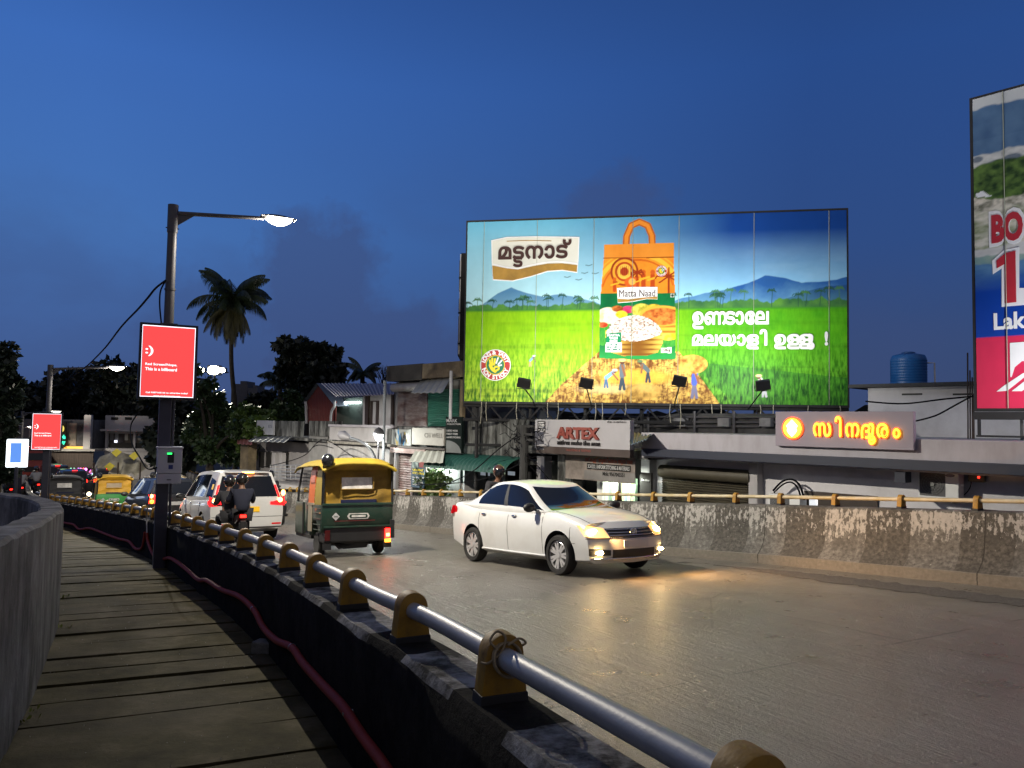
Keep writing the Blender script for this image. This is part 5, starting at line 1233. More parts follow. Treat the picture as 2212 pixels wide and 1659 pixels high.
def sedan(label, loc, rz, tilt):
    P = SED; root = thing('sedan_car', label, 'car', loc, rz, None, tilt)
    body = car_body(P, root, white_p); greenhouse(P, root, white_p)
    for s_ in (-1, 1):
        top = lambda f: .90 - .10 * abs(2 * f - 1) ** 3
        glass_patch(lambda a, b: g_side(P, .045 + a * (.745 + .13 * b), .10 + (top(a) - .10) * b, s_, .006)).build('side_window', glass_d, root, smooth=180)
        b = MB(); b.grid(lambda a, c: g_side(P, .43 + a * .045, .10 + .80 * c, s_, .010), 2, 8); b.build('door_pillar', plast_m, root, smooth=180)
    glass_patch(lambda a, b: g_front(P, .05 + .90 * a, .04 + .90 * b, .008)).build('windscreen', glass_d, root, smooth=180)
    glass_patch(lambda a, b: g_rear(P, .07 + .86 * a, .12 + .78 * b, .008)).build('rear_window', glass_d, root, smooth=180)
    side_seams(P, root, (.93, -.06, -.98), .30, lambda x: .95)
    for s_ in (-1, 1):
        for xh in (.02, -.93):
            b = MB(); b.sphere((xh + .10, s_ * (side_y(P, xh, .86) + .012), .865), (.075, .02, .018), 12, 8); b.build('door_handle', chrome_m, root, smooth=180)
        b = MB(); b.tube([(1.0, s_ * (side_y(P, .9, .27) + .004), .265), (0, s_ * (side_y(P, 0, .27) + .006), .262), (-.88, s_ * (side_y(P, -.88, .27) + .004), .265)], .022, 6); b.build('sill_trim', white_p, root, smooth=60)
    mirror(root, .70, .80, 1.02, plast_m)
    for ax, s_ in ((P['ax_f'], 1), (P['ax_f'], -1), (P['ax_r'], 1), (P['ax_r'], -1)): tyre_rim(root, ax, s_ * .765, s_, P['wr'])
    # front: grille, headlamps, fog lamps, plate
    g_ = patchf(P, front_x, -.46, .46, lambda a: .600, lambda a: .728, .006); go = g_.build('grille', plast_m, root, smooth=180)
    b = MB()
    for z in (.628, .668, .712):
        b.tube([(front_x(P, y, z) + .012, y, z) for y in np.linspace(-.45, .45, 11)], .0065, 5)
    b.build('grille_bar', chrome_m, go, smooth=60)
    b = MB(); fx0 = front_x(P, 0, .66); Mb = Matrix.Translation((fx0 + .012, 0, .665)) @ Matrix.Rotation(math.pi / 2, 4, 'Y'); b.lathe([(.066, 0), (.070, .006), (.066, .014), (.056, .016), (.054, .008), (.0, .008)], 24, Mb)
    for (a, c) in (((-.035, .04), (-.012, -.045)), ((-.012, -.045), (.0, .0)), ((.0, .0), (.012, -.045)), ((.012, -.045), (.035, .04))): b.tube([(fx0 + .024, a[0], .665 + a[1]), (fx0 + .024, c[0], .665 + c[1])], .006, 5)
    b.build('emblem', chrome_m, go, smooth=50)
    for s_ in (-1, 1):
        hl = patchf(P, front_x, s_ * .475, s_ * .80, lambda a: .598 - .0 * a + .05 * max(0, a - .6), lambda a: .735 + .045 * min(1, a * 1.4), .009).build('headlamp', headc_m, root, smooth=180)
        b = MB(); yc = s_ * .655; b.sphere((front_x(P, yc, .672) + .004, yc, .672), (.02, .088, .050), 14, 10); b.build('bulb', head_m, hl, smooth=180)
        fg = patchf(P, front_x, s_ * .46, s_ * .76, lambda a: .335, lambda a: .415 + .02 * a, .006).build('fog_lamp', plast_m, root, smooth=180)
        b = MB(); yc = s_ * .60; b.sphere((front_x(P, yc, .378) + .004, yc, .378), (.016, .105, .030), 14, 8); b.build('bulb', head_m, fg, smooth=180)
    patchf(P, front_x, -.43, .43, lambda a: .300, lambda a: .42, .006).build('air_intake', plast_m, root, smooth=180)
    b = MB(); b.tube([(front_x(P, y, .295) + .012, y, .285) for y in np.linspace(-.74, .74, 15)], .012, 6); b.build('lip', chrome_m, root, smooth=60)
    b = MB(); xp = front_x(P, 0, .50); b.box(xp + .004, -.25, .445, xp + .018, .25, .555); b.build('number_plate', plate_w, root, bevel=.004)
    for s_ in (-1, 1):
        patchf(P, rear_x, s_ * .48, s_ * .86, lambda a: .84, lambda a: 1.0, .006).build('tail_lamp', tail_m, root, smooth=180)
        b = MB(); b.grid(lambda a, c: Vector((-2.0 + .16 * a, s_ * (side_y(P, -1.95 + .1 * a, .9) + .008), .86 + .12 * c)), 4, 2); b.build('tail_lamp', tail_m, root)
    b = MB(); b.box(-2.225, -.25, .60, -2.205, .25, .72); b.build('number_plate', plate_w, root)
    def tz(x, y):
        s_ = sec(P, x)[6:]; return interp([p[0] for p in reversed(s_)], [p[1] for p in reversed(s_)], abs(y))
    for s_ in (-1, 1):
        b = MB(); b.tube([(x, s_ * (.70 - .10 * max(0, x - 1.2)), tz(x, .70 - .10 * max(0, x - 1.2)) + .001) for x in np.linspace(1.12, 1.86, 9)], .0045, 5); b.build('bonnet_gap', seam_d, root)
        b = MB(); b.tube([(1.60, s_ * (side_y(P, 1.60, z) + .0005), z) for z in np.linspace(.74, .50, 6)] + [(x, s_ * (side_y(P, x, .5) + .0005), .50 + .04 * (x - 1.6)) for x in (1.66, 1.7)], .004, 5); b.build('bumper_gap', seam_d, root)
        b = MB(); q0_, q1_ = g_front(P, .5 + s_ * .02, .02, .02), g_front(P, .5 + s_ * .36, .10, .02); b.tube([q0_, q0_.lerp(q1_, .5) + Vector((.012, 0, .006)), q1_], .008, 5); b.build('wiper', plast_m, root)
    b = MB(); b.tube([(front_x(P, y, .585) + .002, y, .585) for y in np.linspace(-.8, .8, 21)], .0045, 5); b.build('bumper_line', seam_d, root)
    for s_ in (-1, 1): lamp('SPOT', 'headlight', MW[root] @ Vector((2.16, s_ * .60, .66)), 230, (1, .52, .18), root, MW[root] @ Vector((2.16 + 1.0, s_ * .6 + .8, .66 - .36)), spot_size=R(120), spot_blend=1.0, shadow_soft_size=.03)
    return root
def road_tilt(X, Y, rz):
    n = Vector((-(zroad(X + .5, Y) - zroad(X - .5, Y)), -(zroad(X, Y + .5) - zroad(X, Y - .5)), 1)).normalized()
    n = Matrix.Rotation(-rz, 3, 'Z') @ n
    return Vector((0, 0, 1)).rotation_difference(n).to_matrix().to_4x4()
def place(X, Y, heading):
    rz = math.atan2(heading[1], heading[0]); return (X, Y, zroad(X, Y) + .004), rz, road_tilt(X, Y, rz)
hs_ = Vector((1.38, -2.02)).normalized(); fa = Vector((.74, 11.51)); ra = Vector((-.64, 13.53))
perp = Vector((-hs_.y, hs_.x)); # to the car's left
sc_ = (fa + ra) / 2 + hs_ * -.055 + Vector((hs_.y, -hs_.x)) * -.0
# wheels seen are on the car's right-hand side: shift the centre to its left
sc_ = sc_ + perp * .80
_l, _r, _t = place(sc_.x, sc_.y, hs_)
sed = sedan('white sedan driving nearer with warm headlamps and fog lamps lit', _l, _r, _t @ Matrix.Scale(.955, 4))
# ------------------------------------------------------------------ white people carrier seen from behind
MPV = dict(xf=2.2, xr=-2.2, hw=.87, fr=.3, rr=.10, fz=.62, fs=1.0, rz=.95, rs=.16, x0=-2.08, x1=1.9, wx=[-2.1, -1.6, 1.0, 1.6, 1.9], w=[.84, .865, .865, .84, .79], bx=[-2.1, -1.6, 1.9], b=[.30, .20, .21], tx=[-2.1, -1.2, .8, 1.2, 1.9], t=[1.02, 1.01, .98, 1.0, .84], crown=.01,
           ax_f=1.38, ax_r=-1.30, wr=.32, arch=.37, gf0=1.45, gf1=.55, gr0=-2.16, gr1=-1.93, gw0=.80, gw1=.62, zbf=.98, zbr=1.01, zroof=1.655, rdrop=.05, wb=.14, rb=.06, dome=.04, gfe=1.0, gre=1.1)
def mpv(label, loc, rz, tilt):
    P = MPV; root = thing('people_carrier', label, 'car', loc, rz, None, tilt)
    car_body(P, root, white_p); greenhouse(P, root, white_p)
    for s_ in (-1, 1):
        glass_patch(lambda a, b: g_side(P, .06 + a * .70, .08 + .80 * b, s_, .006)).build('side_window', glass_d, root, smooth=180)
        glass_patch(lambda a, b: g_side(P, .80 + a * .17, .08 + (.70 - .1 * a) * b, s_, .006)).build('side_window', glass_d, root, smooth=180)
        b = MB(); b.grid(lambda a, c: g_side(P, .385 + a * .03, .08 + .80 * c, s_, .010), 2, 8); b.build('door_pillar', chrome_m, root, smooth=180)
        for xh in (.1, -.95):
            b = MB(); b.sphere((xh, s_ * (side_y(P, xh, .88) + .012), .885), (.085, .02, .02), 12, 8); b.build('door_handle', chrome_m, root, smooth=180)
        tl = patchf(P, rear_x, s_ * .50, s_ * .86, lambda a: .86 - .03 * a, lambda a: .93 + .14 * a ** 2, .010).build('tail_lamp', tail_glow, root, smooth=180)
        b = MB(); yc = s_ * .74; b.sphere((rear_x(P, yc, .96) - .012, yc, .965), (.02, .065, .055), 14, 10); b.build('bulb', tail_hot, tl, smooth=180)
        b = MB(); b.grid(lambda a, c: Vector((-2.10 + .30 * a, s_ * (side_y(P, -2.0, .9) + .012), .83 + (.17 - .05 * a) * c)), 6, 3); b.build('lamp_side', tail_glow, tl)
        b = MB(); b.grid(lambda a, c: g_rear(P, .03 if s_ < 0 else .97, .02 + .5 * a, .014) + Vector((0, .05 * (c - .5), 0)), 6, 2); b.build('lamp_upper', tail_glow, tl)
        patchf(P, rear_x, s_ * .55, s_ * .78, lambda a: .40, lambda a: .435, .008).build('reflector', tail_m, root)
    tl2 = [o for o in COL.objects if o.parent == root and o.name.startswith('tail_lamp')][-1]
    b = MB(); b.sphere((rear_x(P, -.80, 1.1) - .02, -.82, 1.13), (.03, .05, .07), 14, 10); b.build('indicator', tail_hot, tl2, smooth=180)
    glass_patch(lambda a, b: g_front(P, .05 + .90 * a, .04 + .88 * b, .008)).build('windscreen', glass_d, root, smooth=180)
    glass_patch(lambda a, b: g_rear(P, .05 + .90 * a, .06 + .80 * b, .010)).build('rear_window', glass_d, root, smooth=180)
    b = MB()
    for k in range(3): b.tube([g_rear(P, .55 + .25 * t, .15 + .05 * k, .016) for t in np.linspace(0, 1, 4)], .007, 4)
    b.build('sticker', inkwhite, root)
    b = MB(); b.grid(lambda a, c: g_side(P, .90 + a * .05, .35 + .2 * c, 1, .012), 2, 2); b.build('sticker', plate_y, root)
    b = MB(); b.box(-2.06, -.5, 1.60, -1.78, .5, 1.63); b.build('spoiler', white_p, root, bevel=.012)
    b = MB(); b.box(-2.085, -.13, 1.595, -2.06, .13, 1.625); b.build('brake_lamp', tail_hot, root)
    side_seams(P, root, (1.0, 0, -1.0), .3, lambda x: .97); mirror(root, 1.0, .80, 1.03, plast_m)
    b = MB(); b.tube([(rear_x(P, y, .60) - .001, y, .585) for y in np.linspace(-.80, .80, 15)], .006, 5); b.tube([(rear_x(P, y, .5) - .003, y, .345) for y in np.linspace(-.80, .80, 15)], .012, 5); b.build('bumper_gap', seam_d, root)
    b = MB(); b.box(rear_x(P, 0, .75) - .02, -.25, .70, rear_x(P, 0, .75) - .004, .25, .82); no = b.build('number_plate', plate_y, root)
    for ax, s_ in ((P['ax_f'], 1), (P['ax_f'], -1), (P['ax_r'], 1), (P['ax_r'], -1)): tyre_rim(root, ax, s_ * .775, s_, P['wr'])
    return root
def azimuth(deg): a = R(deg); return (-math.sin(a), math.cos(a))
pc = on_plane(533, 1172, zroad)
ms = Vector((pc.x, pc.y)) + Vector(azimuth(33)) * 2.15
mp = mpv('white people carrier seen from behind, red tail lamps glowing beside the two helmeted riders', *place(ms.x, ms.y, azimuth(33)))
# ------------------------------------------------------------------ dark hatchback beyond it
HAT = dict(SED, xf=1.85, xr=-1.85, rr=.12, x0=-1.72, x1=1.56, hw=.82, wx=[-1.8, -1.3, .8, 1.2, 1.6], w=[.78, .82, .82, .80, .74], bx=[-1.8, -1.3, 1.5], b=[.30, .2, .2], tx=[-1.8, -1.0, .7, 1.0, 1.56], t=[1.0, .99, .95, .97, .82], ax_f=1.15, ax_r=-1.2, rz=.95, rs=.18, gf0=1.15, gf1=.35, gr0=-1.80, gr1=-1.50, gw0=.76, gw1=.60, zbf=.95, zbr=1.0, zroof=1.52, rb=.06, crown=.01)
def hatch(label, loc, rz, tilt):
    P = HAT; root = thing('hatchback_car', label, 'car', loc, rz, None, tilt)
    car_body(P, root, black_p); greenhouse(P, root, black_p)
    for s_ in (-1, 1):
        glass_patch(lambda a, b: g_side(P, .06 + a * .80, .08 + .80 * b, s_, .006)).build('side_window', glass_d, root, smooth=180)
        tl = patchf(P, rear_x, s_ * .58, s_ * .80, lambda a: .72, lambda a: 1.0, .010).build('tail_lamp', tail_on, root, smooth=180)
        b = MB(); b.sphere((rear_x(P, s_ * .70, .78) - .014, s_ * .70, .78), (.02, .07, .06), 12, 8); b.build('indicator', amber_on, tl, smooth=180)
        b = MB(); b.sphere((rear_x(P, s_ * .72, .95) - .014, s_ * .72, .95), (.02, .06, .06), 12, 8); b.build('bulb', tail_hot, tl, smooth=180)
    glass_patch(lambda a, b: g_front(P, .05 + .90 * a, .04 + .88 * b, .008)).build('windscreen', glass_d, root, smooth=180)
    glass_patch(lambda a, b: g_rear(P, .06 + .88 * a, .06 + .80 * b, .010)).build('rear_window', glass_d, root, smooth=180)
    b = MB(); b.box(-1.62, -.13, 1.475, -1.585, .13, 1.505); b.build('brake_lamp', tail_on, root)
    mirror(root, .78, .76, 1.0, black_p); side_seams(P, root, (.8, -.2), .3, lambda x: .94)
    b = MB(); b.box(rear_x(P, 0, .7) - .02, -.25, .66, rear_x(P, 0, .7) - .004, .25, .77); b.build('number_plate', plate_w, root)
    for ax, s_ in ((P['ax_f'], 1), (P['ax_f'], -1), (P['ax_r'], 1), (P['ax_r'], -1)): tyre_rim(root, ax, s_ * .73, s_, .29)
    return root
hc = hatch('black hatchback with red and amber tail lamps, half hidden by the tall lamp post', *place(-11.9, 26.2, azimuth(40)))
# ------------------------------------------------------------------ auto rickshaws
canv_y = mat('yellow_canvas', (.38, .27, .02), .7, var=.15, vs=4, bump=.3, bs=14, dirt=(.28, .17, .02), da=.2, ds=3)
canv_d = mat('shaded_ochre_canvas', (.27, .155, .012), .8, var=.25, vs=3, bump=.5, bs=9, dirt=(.10, .06, .015), da=.3, ds=2)  # rear canvas: shade of the roof overhang is put into its colour
auto_g = mat('rickshaw_green', (.005, .036, .021), .5, var=.15, vs=4, coat=.3, dirt=(.05, .05, .035), da=.25, ds=4)
flap_m = mat('orange_flap', (.75, .16, .03), .45, var=.12, vs=5, bump=.2, bs=10)
clear_m = mat('clear_sheet', (.62, .60, .57), .25, var=.35, vs=7)
beige_p = mat('rickshaw_beige', (.34, .30, .22), .45, var=.15)
grey_canvas = mat('grey_canvas', (.05, .05, .055), .7, var=.3, vs=4, bump=.6, bs=10)
seat_m = mat('dark_seat', (.02, .02, .022), .6)
shirt_g = mat('grey_shirt', (.30, .30, .31), .85, var=.12)
skin_m = mat('skin_brown', (.17, .085, .05), .55, var=.08)
hair_m = mat('hair_black', (.012, .010, .009), .6)
navy_m = mat('navy_shirt', (.010, .012, .026), .9, var=.2, bump=.3, bs=12)
trouser_m = mat('dark_trousers', (.018, .018, .022), .85, var=.2)
helmet_m = mat('dark_helmet', (.012, .010, .010), .16, coat=.8)
helmet_br = mat('brown_helmet', (.05, .022, .014), .18, coat=.8)
def figure(root, joints, edges, radii, name, material, sub=2):
    me = bpy.data.meshes.new(name); keys = list(joints); idx = {k: i for i, k in enumerate(keys)}
    me.from_pydata([tuple(joints[k]) for k in keys], [(idx[a], idx[b]) for a, b in edges], [])
    me.materials.append(material)
    o = bpy.data.objects.new(name, me); COL.objects.link(o); o.parent = root; MW[o] = MW[root]
    md = o.modifiers.new('skin', 'SKIN'); md.use_smooth_shade = True
    if not me.skin_vertices: me.skin_vertices.new()
    for k in keys:
        r_ = radii[k]; sv = me.skin_vertices[0].data[idx[k]]; sv.radius = r_ if isinstance(r_, tuple) else (r_, r_); sv.use_root = (k == keys[0])
    s_ = o.modifiers.new('smooth', 'SUBSURF'); s_.levels = sub; s_.render_levels = sub
    return o
def seated_rider(root, x, z, shirt, lean=.18, arms='bars', helmet=None, full=True, sit=True, hz_=None):
    """A seated figure facing +x with its hips at (x, 0, z): one continuous body, shirt and trousers over it, a head with face and helmet or hair."""
    J = {'pelvis': (x, 0, z), 'waist': (x + lean * .35, 0, z + .20), 'chest': (x + lean * .8, 0, z + .40), 'collar': (x + lean * .97, 0, z + .50), 'neck': (x + lean * 1.1, 0, z + .56), 'head0': (x + lean * 1.2 + .01, 0, z + .64), 'head': (x + lean * 1.25 + .02, 0, z + .74)}
    Rr = {'pelvis': (.15, .13), 'waist': (.15, .12), 'chest': (.175, .125), 'collar': (.10, .09), 'neck': .06, 'head0': .07, 'head': .095}
    E_ = [('pelvis', 'waist'), ('waist', 'chest'), ('chest', 'collar'), ('collar', 'neck'), ('neck', 'head0'), ('head0', 'head')]
    for s_, n in ((1, 'L'), (-1, 'R')):
        J['sh' + n] = (x + lean * .9, s_ * .20, z + .47); J['el' + n] = (x + lean + .12, s_ * .27, z + .24); J['wr' + n] = (x + lean + .38, s_ * .29, z + .26); J['pa' + n] = (x + lean + .45, s_ * .29, z + .27)
        Rr['sh' + n] = .072; Rr['el' + n] = .05; Rr['wr' + n] = .034; Rr['pa' + n] = (.036, .022); E_ += [('chest', 'sh' + n), ('sh' + n, 'el' + n), ('el' + n, 'wr' + n), ('wr' + n, 'pa' + n)]
        for f in range(4):
            a = 'f%d%s' % (f, n); b = 'g%d%s' % (f, n); yy = s_ * (.29 + (.027 - f * .018)); J[a] = (x + lean + .50, yy, z + .285); J[b] = (x + lean + .53, yy, z + .255 - .004 * abs(f - 1)); Rr[a] = .010; Rr[b] = .008; E_ += [('pa' + n, a), (a, b)]
        J['t' + n] = (x + lean + .45, s_ * .245, z + .255); Rr['t' + n] = .010; E_.append(('pa' + n, 't' + n))
        J['hip' + n] = (x + .06, s_ * .11, z - .02); J['kn' + n] = (x + .44, s_ * .18, z - .04); J['an' + n] = (x + .30, s_ * .17, z - .46); J['to' + n] = (x + .46, s_ * .18, z - .51)
        Rr['hip' + n] = .10; Rr['kn' + n] = .064; Rr['an' + n] = .045; Rr['to' + n] = (.045, .03); E_ += [('pelvis', 'hip' + n), ('hip' + n, 'kn' + n), ('kn' + n, 'an' + n), ('an' + n, 'to' + n)]
    figure(root, J, E_, Rr, 'body', skin_m, 1)
    sub_ = lambda ks, g: ({k: J[k] for k in ks}, [(a, b) for a, b in E_ if a in ks and b in ks], {k: (tuple(v + g for v in Rr[k]) if isinstance(Rr[k], tuple) else Rr[k] + g) for k in ks})
    ks = ['pelvis', 'waist', 'chest', 'collar', 'shL', 'elL', 'shR', 'elR']; a, b, c = sub_(ks, .018); figure(root, a, b, c, 'shirt', shirt, 2)
    ks = ['pelvis', 'hipL', 'knL', 'anL', 'hipR', 'knR', 'anR']; a, b, c = sub_(ks, .016); figure(root, a, b, c, 'trousers', trouser_m, 1)
    hx, hz2 = J['head'][0], J['head'][2]
    f = MB(); f.sphere((hx + .098, 0, hz2 - .03), (.022, .016, .024), 8, 6); f.sphere((hx + .088, .035, hz2), (.014, .016, .010), 8, 6); f.sphere((hx + .088, -.035, hz2), (.014, .016, .010), 8, 6); f.sphere((hx + .085, 0, hz2 - .068), (.014, .028, .010), 8, 6); f.sphere((hx, .098, hz2 - .015), (.025, .014, .034), 8, 6); f.sphere((hx, -.098, hz2 - .015), (.025, .014, .034), 8, 6); f.build('face', skin_m, root, smooth=180)
    if helmet is not None:
        h = MB(); h.sphere((hx - .012, 0, hz2 + .012), (.145, .128, .142), 22, 14, None, .16, 1.0); ho = h.build('helmet', helmet, root, smooth=180)
        v = MB(); v.grid(lambda s_, t: Vector((hx - .012 + .150 * math.cos((s_ - .5) * 1.9) * math.cos((t - .5) * .9), .134 * math.sin((s_ - .5) * 1.9), hz2 + .0 + .15 * math.sin((t - .5) * .9))), 10, 5); v.build('visor', glass_d, ho, smooth=180)
    else:
        h = MB(); h.sphere((hx - .018, 0, hz2 + .022), (.108, .102, .108), 18, 10, None, .38, 1.0); h.build('hair', hair_m, root, smooth=180)
def auto(label, loc, rz, tilt, canvas, rear_canvas, body, hero=True, window=clear_m, group='auto rickshaws in the traffic'):
    root = thing('auto_rickshaw', label, 'auto rickshaw', loc, rz, group, tilt)
    HW = .64
    # lower tub
    b = MB(); b.prism([(-.95, .53), (-.97, .90), (-.05, .90), (-.05, .40), (-.15, .34), (-.20, .50), (-.34, .62), (-.56, .62), (-.70, .50), (-.72, .42), (-.90, .42)], -HW, HW, Matrix.Rotation(math.pi / 2, 4, 'X')); tub = b.build('body', body, root, bevel=.02, smooth=40)
    b = MB(); b.box(-.955, -HW + .05, .25, -.60, HW - .05, .53); b.build('engine_cover', plast_m, root, bevel=.03)
    b = MB(); b.box(-.985, -HW, .885, -.90, HW, .925); b.box(-.985, -HW + .03, .505, -.955, HW - .03, .535); b.build('rear_rim', body, root, bevel=.008)
    # floor, front cowl and door sills
    b = MB(); b.box(-.10, -.60, .28, 1.05, .60, .34); b.build('floor', plast_m, root)
    b = MB(); b.prism([(.98, .30), (1.00, .95), (1.22, .98), (1.48, .62), (1.50, .40), (1.30, .30)], -.40, .40, Matrix.Rotation(math.pi / 2, 4, 'X')); b.build('front_cowl', body, root, bevel=.08, smooth=50)
    for s_ in (-1, 1):
        b = MB(); b.box(.42, s_ * .585, .34, 1.0, s_ * .635, .92); b.build('side_panel', body, root, bevel=.015)
        b = MB(); b.box(-.30, s_ * .641, .42, -.04, s_ * .650, .89); b.build('side_trim', beige_p, root)
        b = MB()
        for z in (.47, .56, .66, .76, .84): b.tube([(-.90, s_ * .643, z), (-.40, s_ * .643, z)], .008, 5)
        b.build('side_rib', body, root)
        b = MB(); b.tube([(1.02, s_ * .60, .60), (.99, s_ * .585, 1.1), (.86, s_ * .55, 1.58)], .022, 8); b.tube([(.40, s_ * .625, .34), (.42, s_ * .625, .92)], .018, 8); b.build('front_pillar', plast_m, root, smooth=60)
        # rear quarter canvas, orange flap with a clear window
        b = MB(); b.grid(lambda u, v: Vector((-.93 + .50 * u, s_ * (.635 - .06 * v ** 2), .90 + .70 * v)), 4, 6); b.build('quarter_canvas', canvas, root, smooth=180)
        b = MB(); b.grid(lambda u, v: Vector((-.43 + .42 * u - .02 * v, s_ * (.640 - .06 * v ** 2), .90 + .70 * v)), 4, 6); fo = b.build('door_flap', flap_m if hero else canvas, root, smooth=180)
        b = MB(); b.grid(lambda u, v: Vector((-.40 + .30 * u, s_ * (.648 - .06 * (.5 + .33 * v) ** 2), .90 + .70 * (.55 + .30 * v))), 2, 3); b.build('flap_window', mat('pink_sheet', (.62, .22, .17), .3, var=.2) if hero else window, fo, smooth=180)
        b = MB(); b.box(-.44, s_ * .630, .885, .0, s_ * .655, .925); b.build('flap_bar', beige_p, fo)
    # rear canvas with window
    b = MB(); b.grid(lambda u, v: Vector((-.93 + .05 * v + .02 * math.sin(math.pi * u), -.62 + 1.24 * u, .90 + .68 * v)) + Vector((.012 * math.sin(u * 19 + 5 * v) * math.sin(3.1 * v) + .010 * math.sin(v * 17 + u * 7), 0, 0)), 30, 18); rc = b.build('rear_canvas', rear_canvas, root, smooth=180)
    b = MB(); W2 = .275; b.grid(lambda u, v: Vector((-.972 + .05 * (.42 + .28 * v) + .02 * math.sin(math.pi * (.27 + .46 * u)), -W2 + .02 + 2 * W2 * u, 1.17 + .205 * v)), 6, 4); b.build('rear_window', window, rc, smooth=180)
    b = MB(); pts = [(-.985 + .03, y, z) for y, z in ((-W2 + .0, 1.165), (W2 + .04, 1.165), (W2 + .04, 1.38), (-W2, 1.38), (-W2, 1.165))]; b.tube([(p[0] - .0, p[1], p[2]) for p in pts], .010, 5); b.build('window_piping', rear_canvas, rc)
    b = MB(); b.box(-.93, -.34, .93, -.86, .30, .985); b.build('seat_back', mat('blue_seat', (.006, .01, .05), .7), root)
    # roof: rolled yellow canvas with an overhanging edge and front peak
    def roof(u, v):
        x = -1.06 + 2.18 * u; a = (v - .5) * 2; w_ = .655 - .02 * (u > .9); drop = .13 * abs(a) ** 4 + .10 * max(0, (u - .75) / .25) ** 2 + .09 * max(0, (.12 - u) / .12) ** 1.6
        return Vector((x, a * w_, 1.72 - drop))
    b = MB(); b.grid(roof, 20, 14); b.grid(lambda u, v: roof(u, 1 - v) - Vector((0, 0, .012)), 20, 14)
    b.tube([roof(0, v / 14) + Vector((0, 0, -.02)) for v in range(15)], .030, 8); b.tube([roof(u / 20, 0) + Vector((0, 0, -.01)) for u in range(21)], .018, 6); b.tube([roof(u / 20, 1) + Vector((0, 0, -.01)) for u in range(21)], .018, 6)
    ro = b.build('roof', canvas, root, smooth=60)
    b = MB(); b.grid(lambda u, v: Vector((-1.07 + .12 * v, -.60 + 1.2 * u, 1.60 - .06 * v - .05 * math.sin(math.pi * u) ** .3 * v)), 12, 3); b.build('roof_valance', rear_canvas, ro, smooth=180)
    for s_ in (-1, 1):
        b = MB(); b.add([(-.97, s_ * .56, 1.555), (-.97, s_ * .38, 1.545), (-.97, s_ * .58, 1.59)], [(0, 1, 2)]); b.build('canvas_lining', beige_p, ro)
    b = MB(); b.sphere((-1.05, .58, 1.66), (.11, .11, .12), 16, 10); b.tube([(-.95, .615, 1.64), (-.95, .625, .90)], .028, 8); b.build('roof_strut', mat('black_cap', (.012, .012, .013), .22, coat=.5), root, smooth=60)
    b = MB(); b.tube([(-.95, -.615, 1.60), (-.95, -.63, .90)], .024, 8); b.build('roof_strut', plast_m, root, smooth=60)
    # windscreen, handlebar, wheels
    b = MB(); b.grid(lambda u, v: Vector((1.06 - .16 * v, -.52 + 1.04 * u, .97 + .56 * v)), 4, 4); b.build('windscreen', mat('pale_screen_glass', (.08, .08, .085), .1, alpha=.45), root)
    b = MB(); b.tube([(.92, -.32, 1.0), (.98, 0, .98), (.92, .32, 1.0)], .016, 6); b.build('handlebar', plast_m, root)
    b = MB(); b.box(-.55, -.55, .45, -.10, .55, .62); b.box(.28, -.22, .40, .56, .22, .66); b.build('seat', seat_m, root, bevel=.03)
    for (x, y) in ((-.46, .54), (-.46, -.54), (1.32, 0)):
        M = Matrix.Translation((x, y, .21)) @ Matrix.Rotation(math.pi / 2, 4, 'X'); t = MB(); t.lathe([(.11, -.055), (.19, -.058), (.21, -.035), (.21, .035), (.19, .058), (.11, .055)], 26, M); w = t.build('wheel', tyre_m, root, smooth=45)
        t = MB(); t.lathe([(.02, -.05), (.115, -.045), (.115, .045), (.02, .05)], 20, M); t.build('rim', rim_m, w, smooth=40)
    b = MB(); b.box(1.20, -.09, .34, 1.46, .09, .44); b.build('front_mudguard', body, root, bevel=.03)
    b = MB(); b.tube([(-.50, -.52, .20), (-.5, .52, .20)], .03, 8); b.tube([(-.55, -.30, .22), (-.72, -.22, .17), (-.80, .20, .17), (-.60, .35, .24)], .04, 8); b.box(-.80, -.22, .14, -.55, .22, .24); b.tube([(-.8, .38, .24), (-.86, .30, .15), (-.86, .2, .17)], .02, 6); b.build('axle', plast_m, root, smooth=60)
    for s_ in (-1, 1):
        b = MB(); b.box(-.45, s_ * .62 - .02, .22, -.95, s_ * .55, .24) if False else b.box(-.99, s_ * .54 - .045, .29, -.955, s_ * .54 + .045, .47); tl = b.build('tail_lamp', mat('brake_lamp_lit', (.5, .01, .01), .2, emit=(1, .012, .008), es=16) if s_ < 0 else tail_off, root, bevel=.008)
        if s_ < 0:
            b = MB(); b.box(-.998, s_ * .54 - .03, .335, -.988, s_ * .54 + .03, .385); b.build('bulb', tail_hot, tl); b = MB(); b.box(-.998, s_ * .54 - .05, .23, -.96, s_ * .54 + .05, .285); b.build('indicator', amber_on, tl)
        b = MB(); b.box(-.97, s_ * .54 - .07, .14, -.95, s_ * .54 + .07, .25); b.build('mudflap', plast_m, root)
    b = MB(); M = wall_frame((-.976, 0, .70), (0, -1, 0)); b.prism([(-.20, 0), (-.17, .05), (.17, .05), (.20, 0), (.17, -.05), (-.17, -.05)], 0, .008, M); eo = b.build('badge_plate', clear_m, root)
    b = MB(); b.prism([(-.165, 0), (-.145, .034), (.145, .034), (.165, 0), (.145, -.034), (-.145, -.034)], .008, .011, M); b.build('badge_field', auto_g, eo); b = MB(); b.box(-.125, -.017, .011, .125, .017, .013, M); b.build('badge_bar', clear_m, eo)
    b = MB(); M = wall_frame((-.973, .40, .70), (0, -1, 0)); b.prism([(-.068, 0), (0, .068), (.068, 0), (0, -.068)], 0, .004, M); do = b.build('fuel_diamond', plate_w, root)
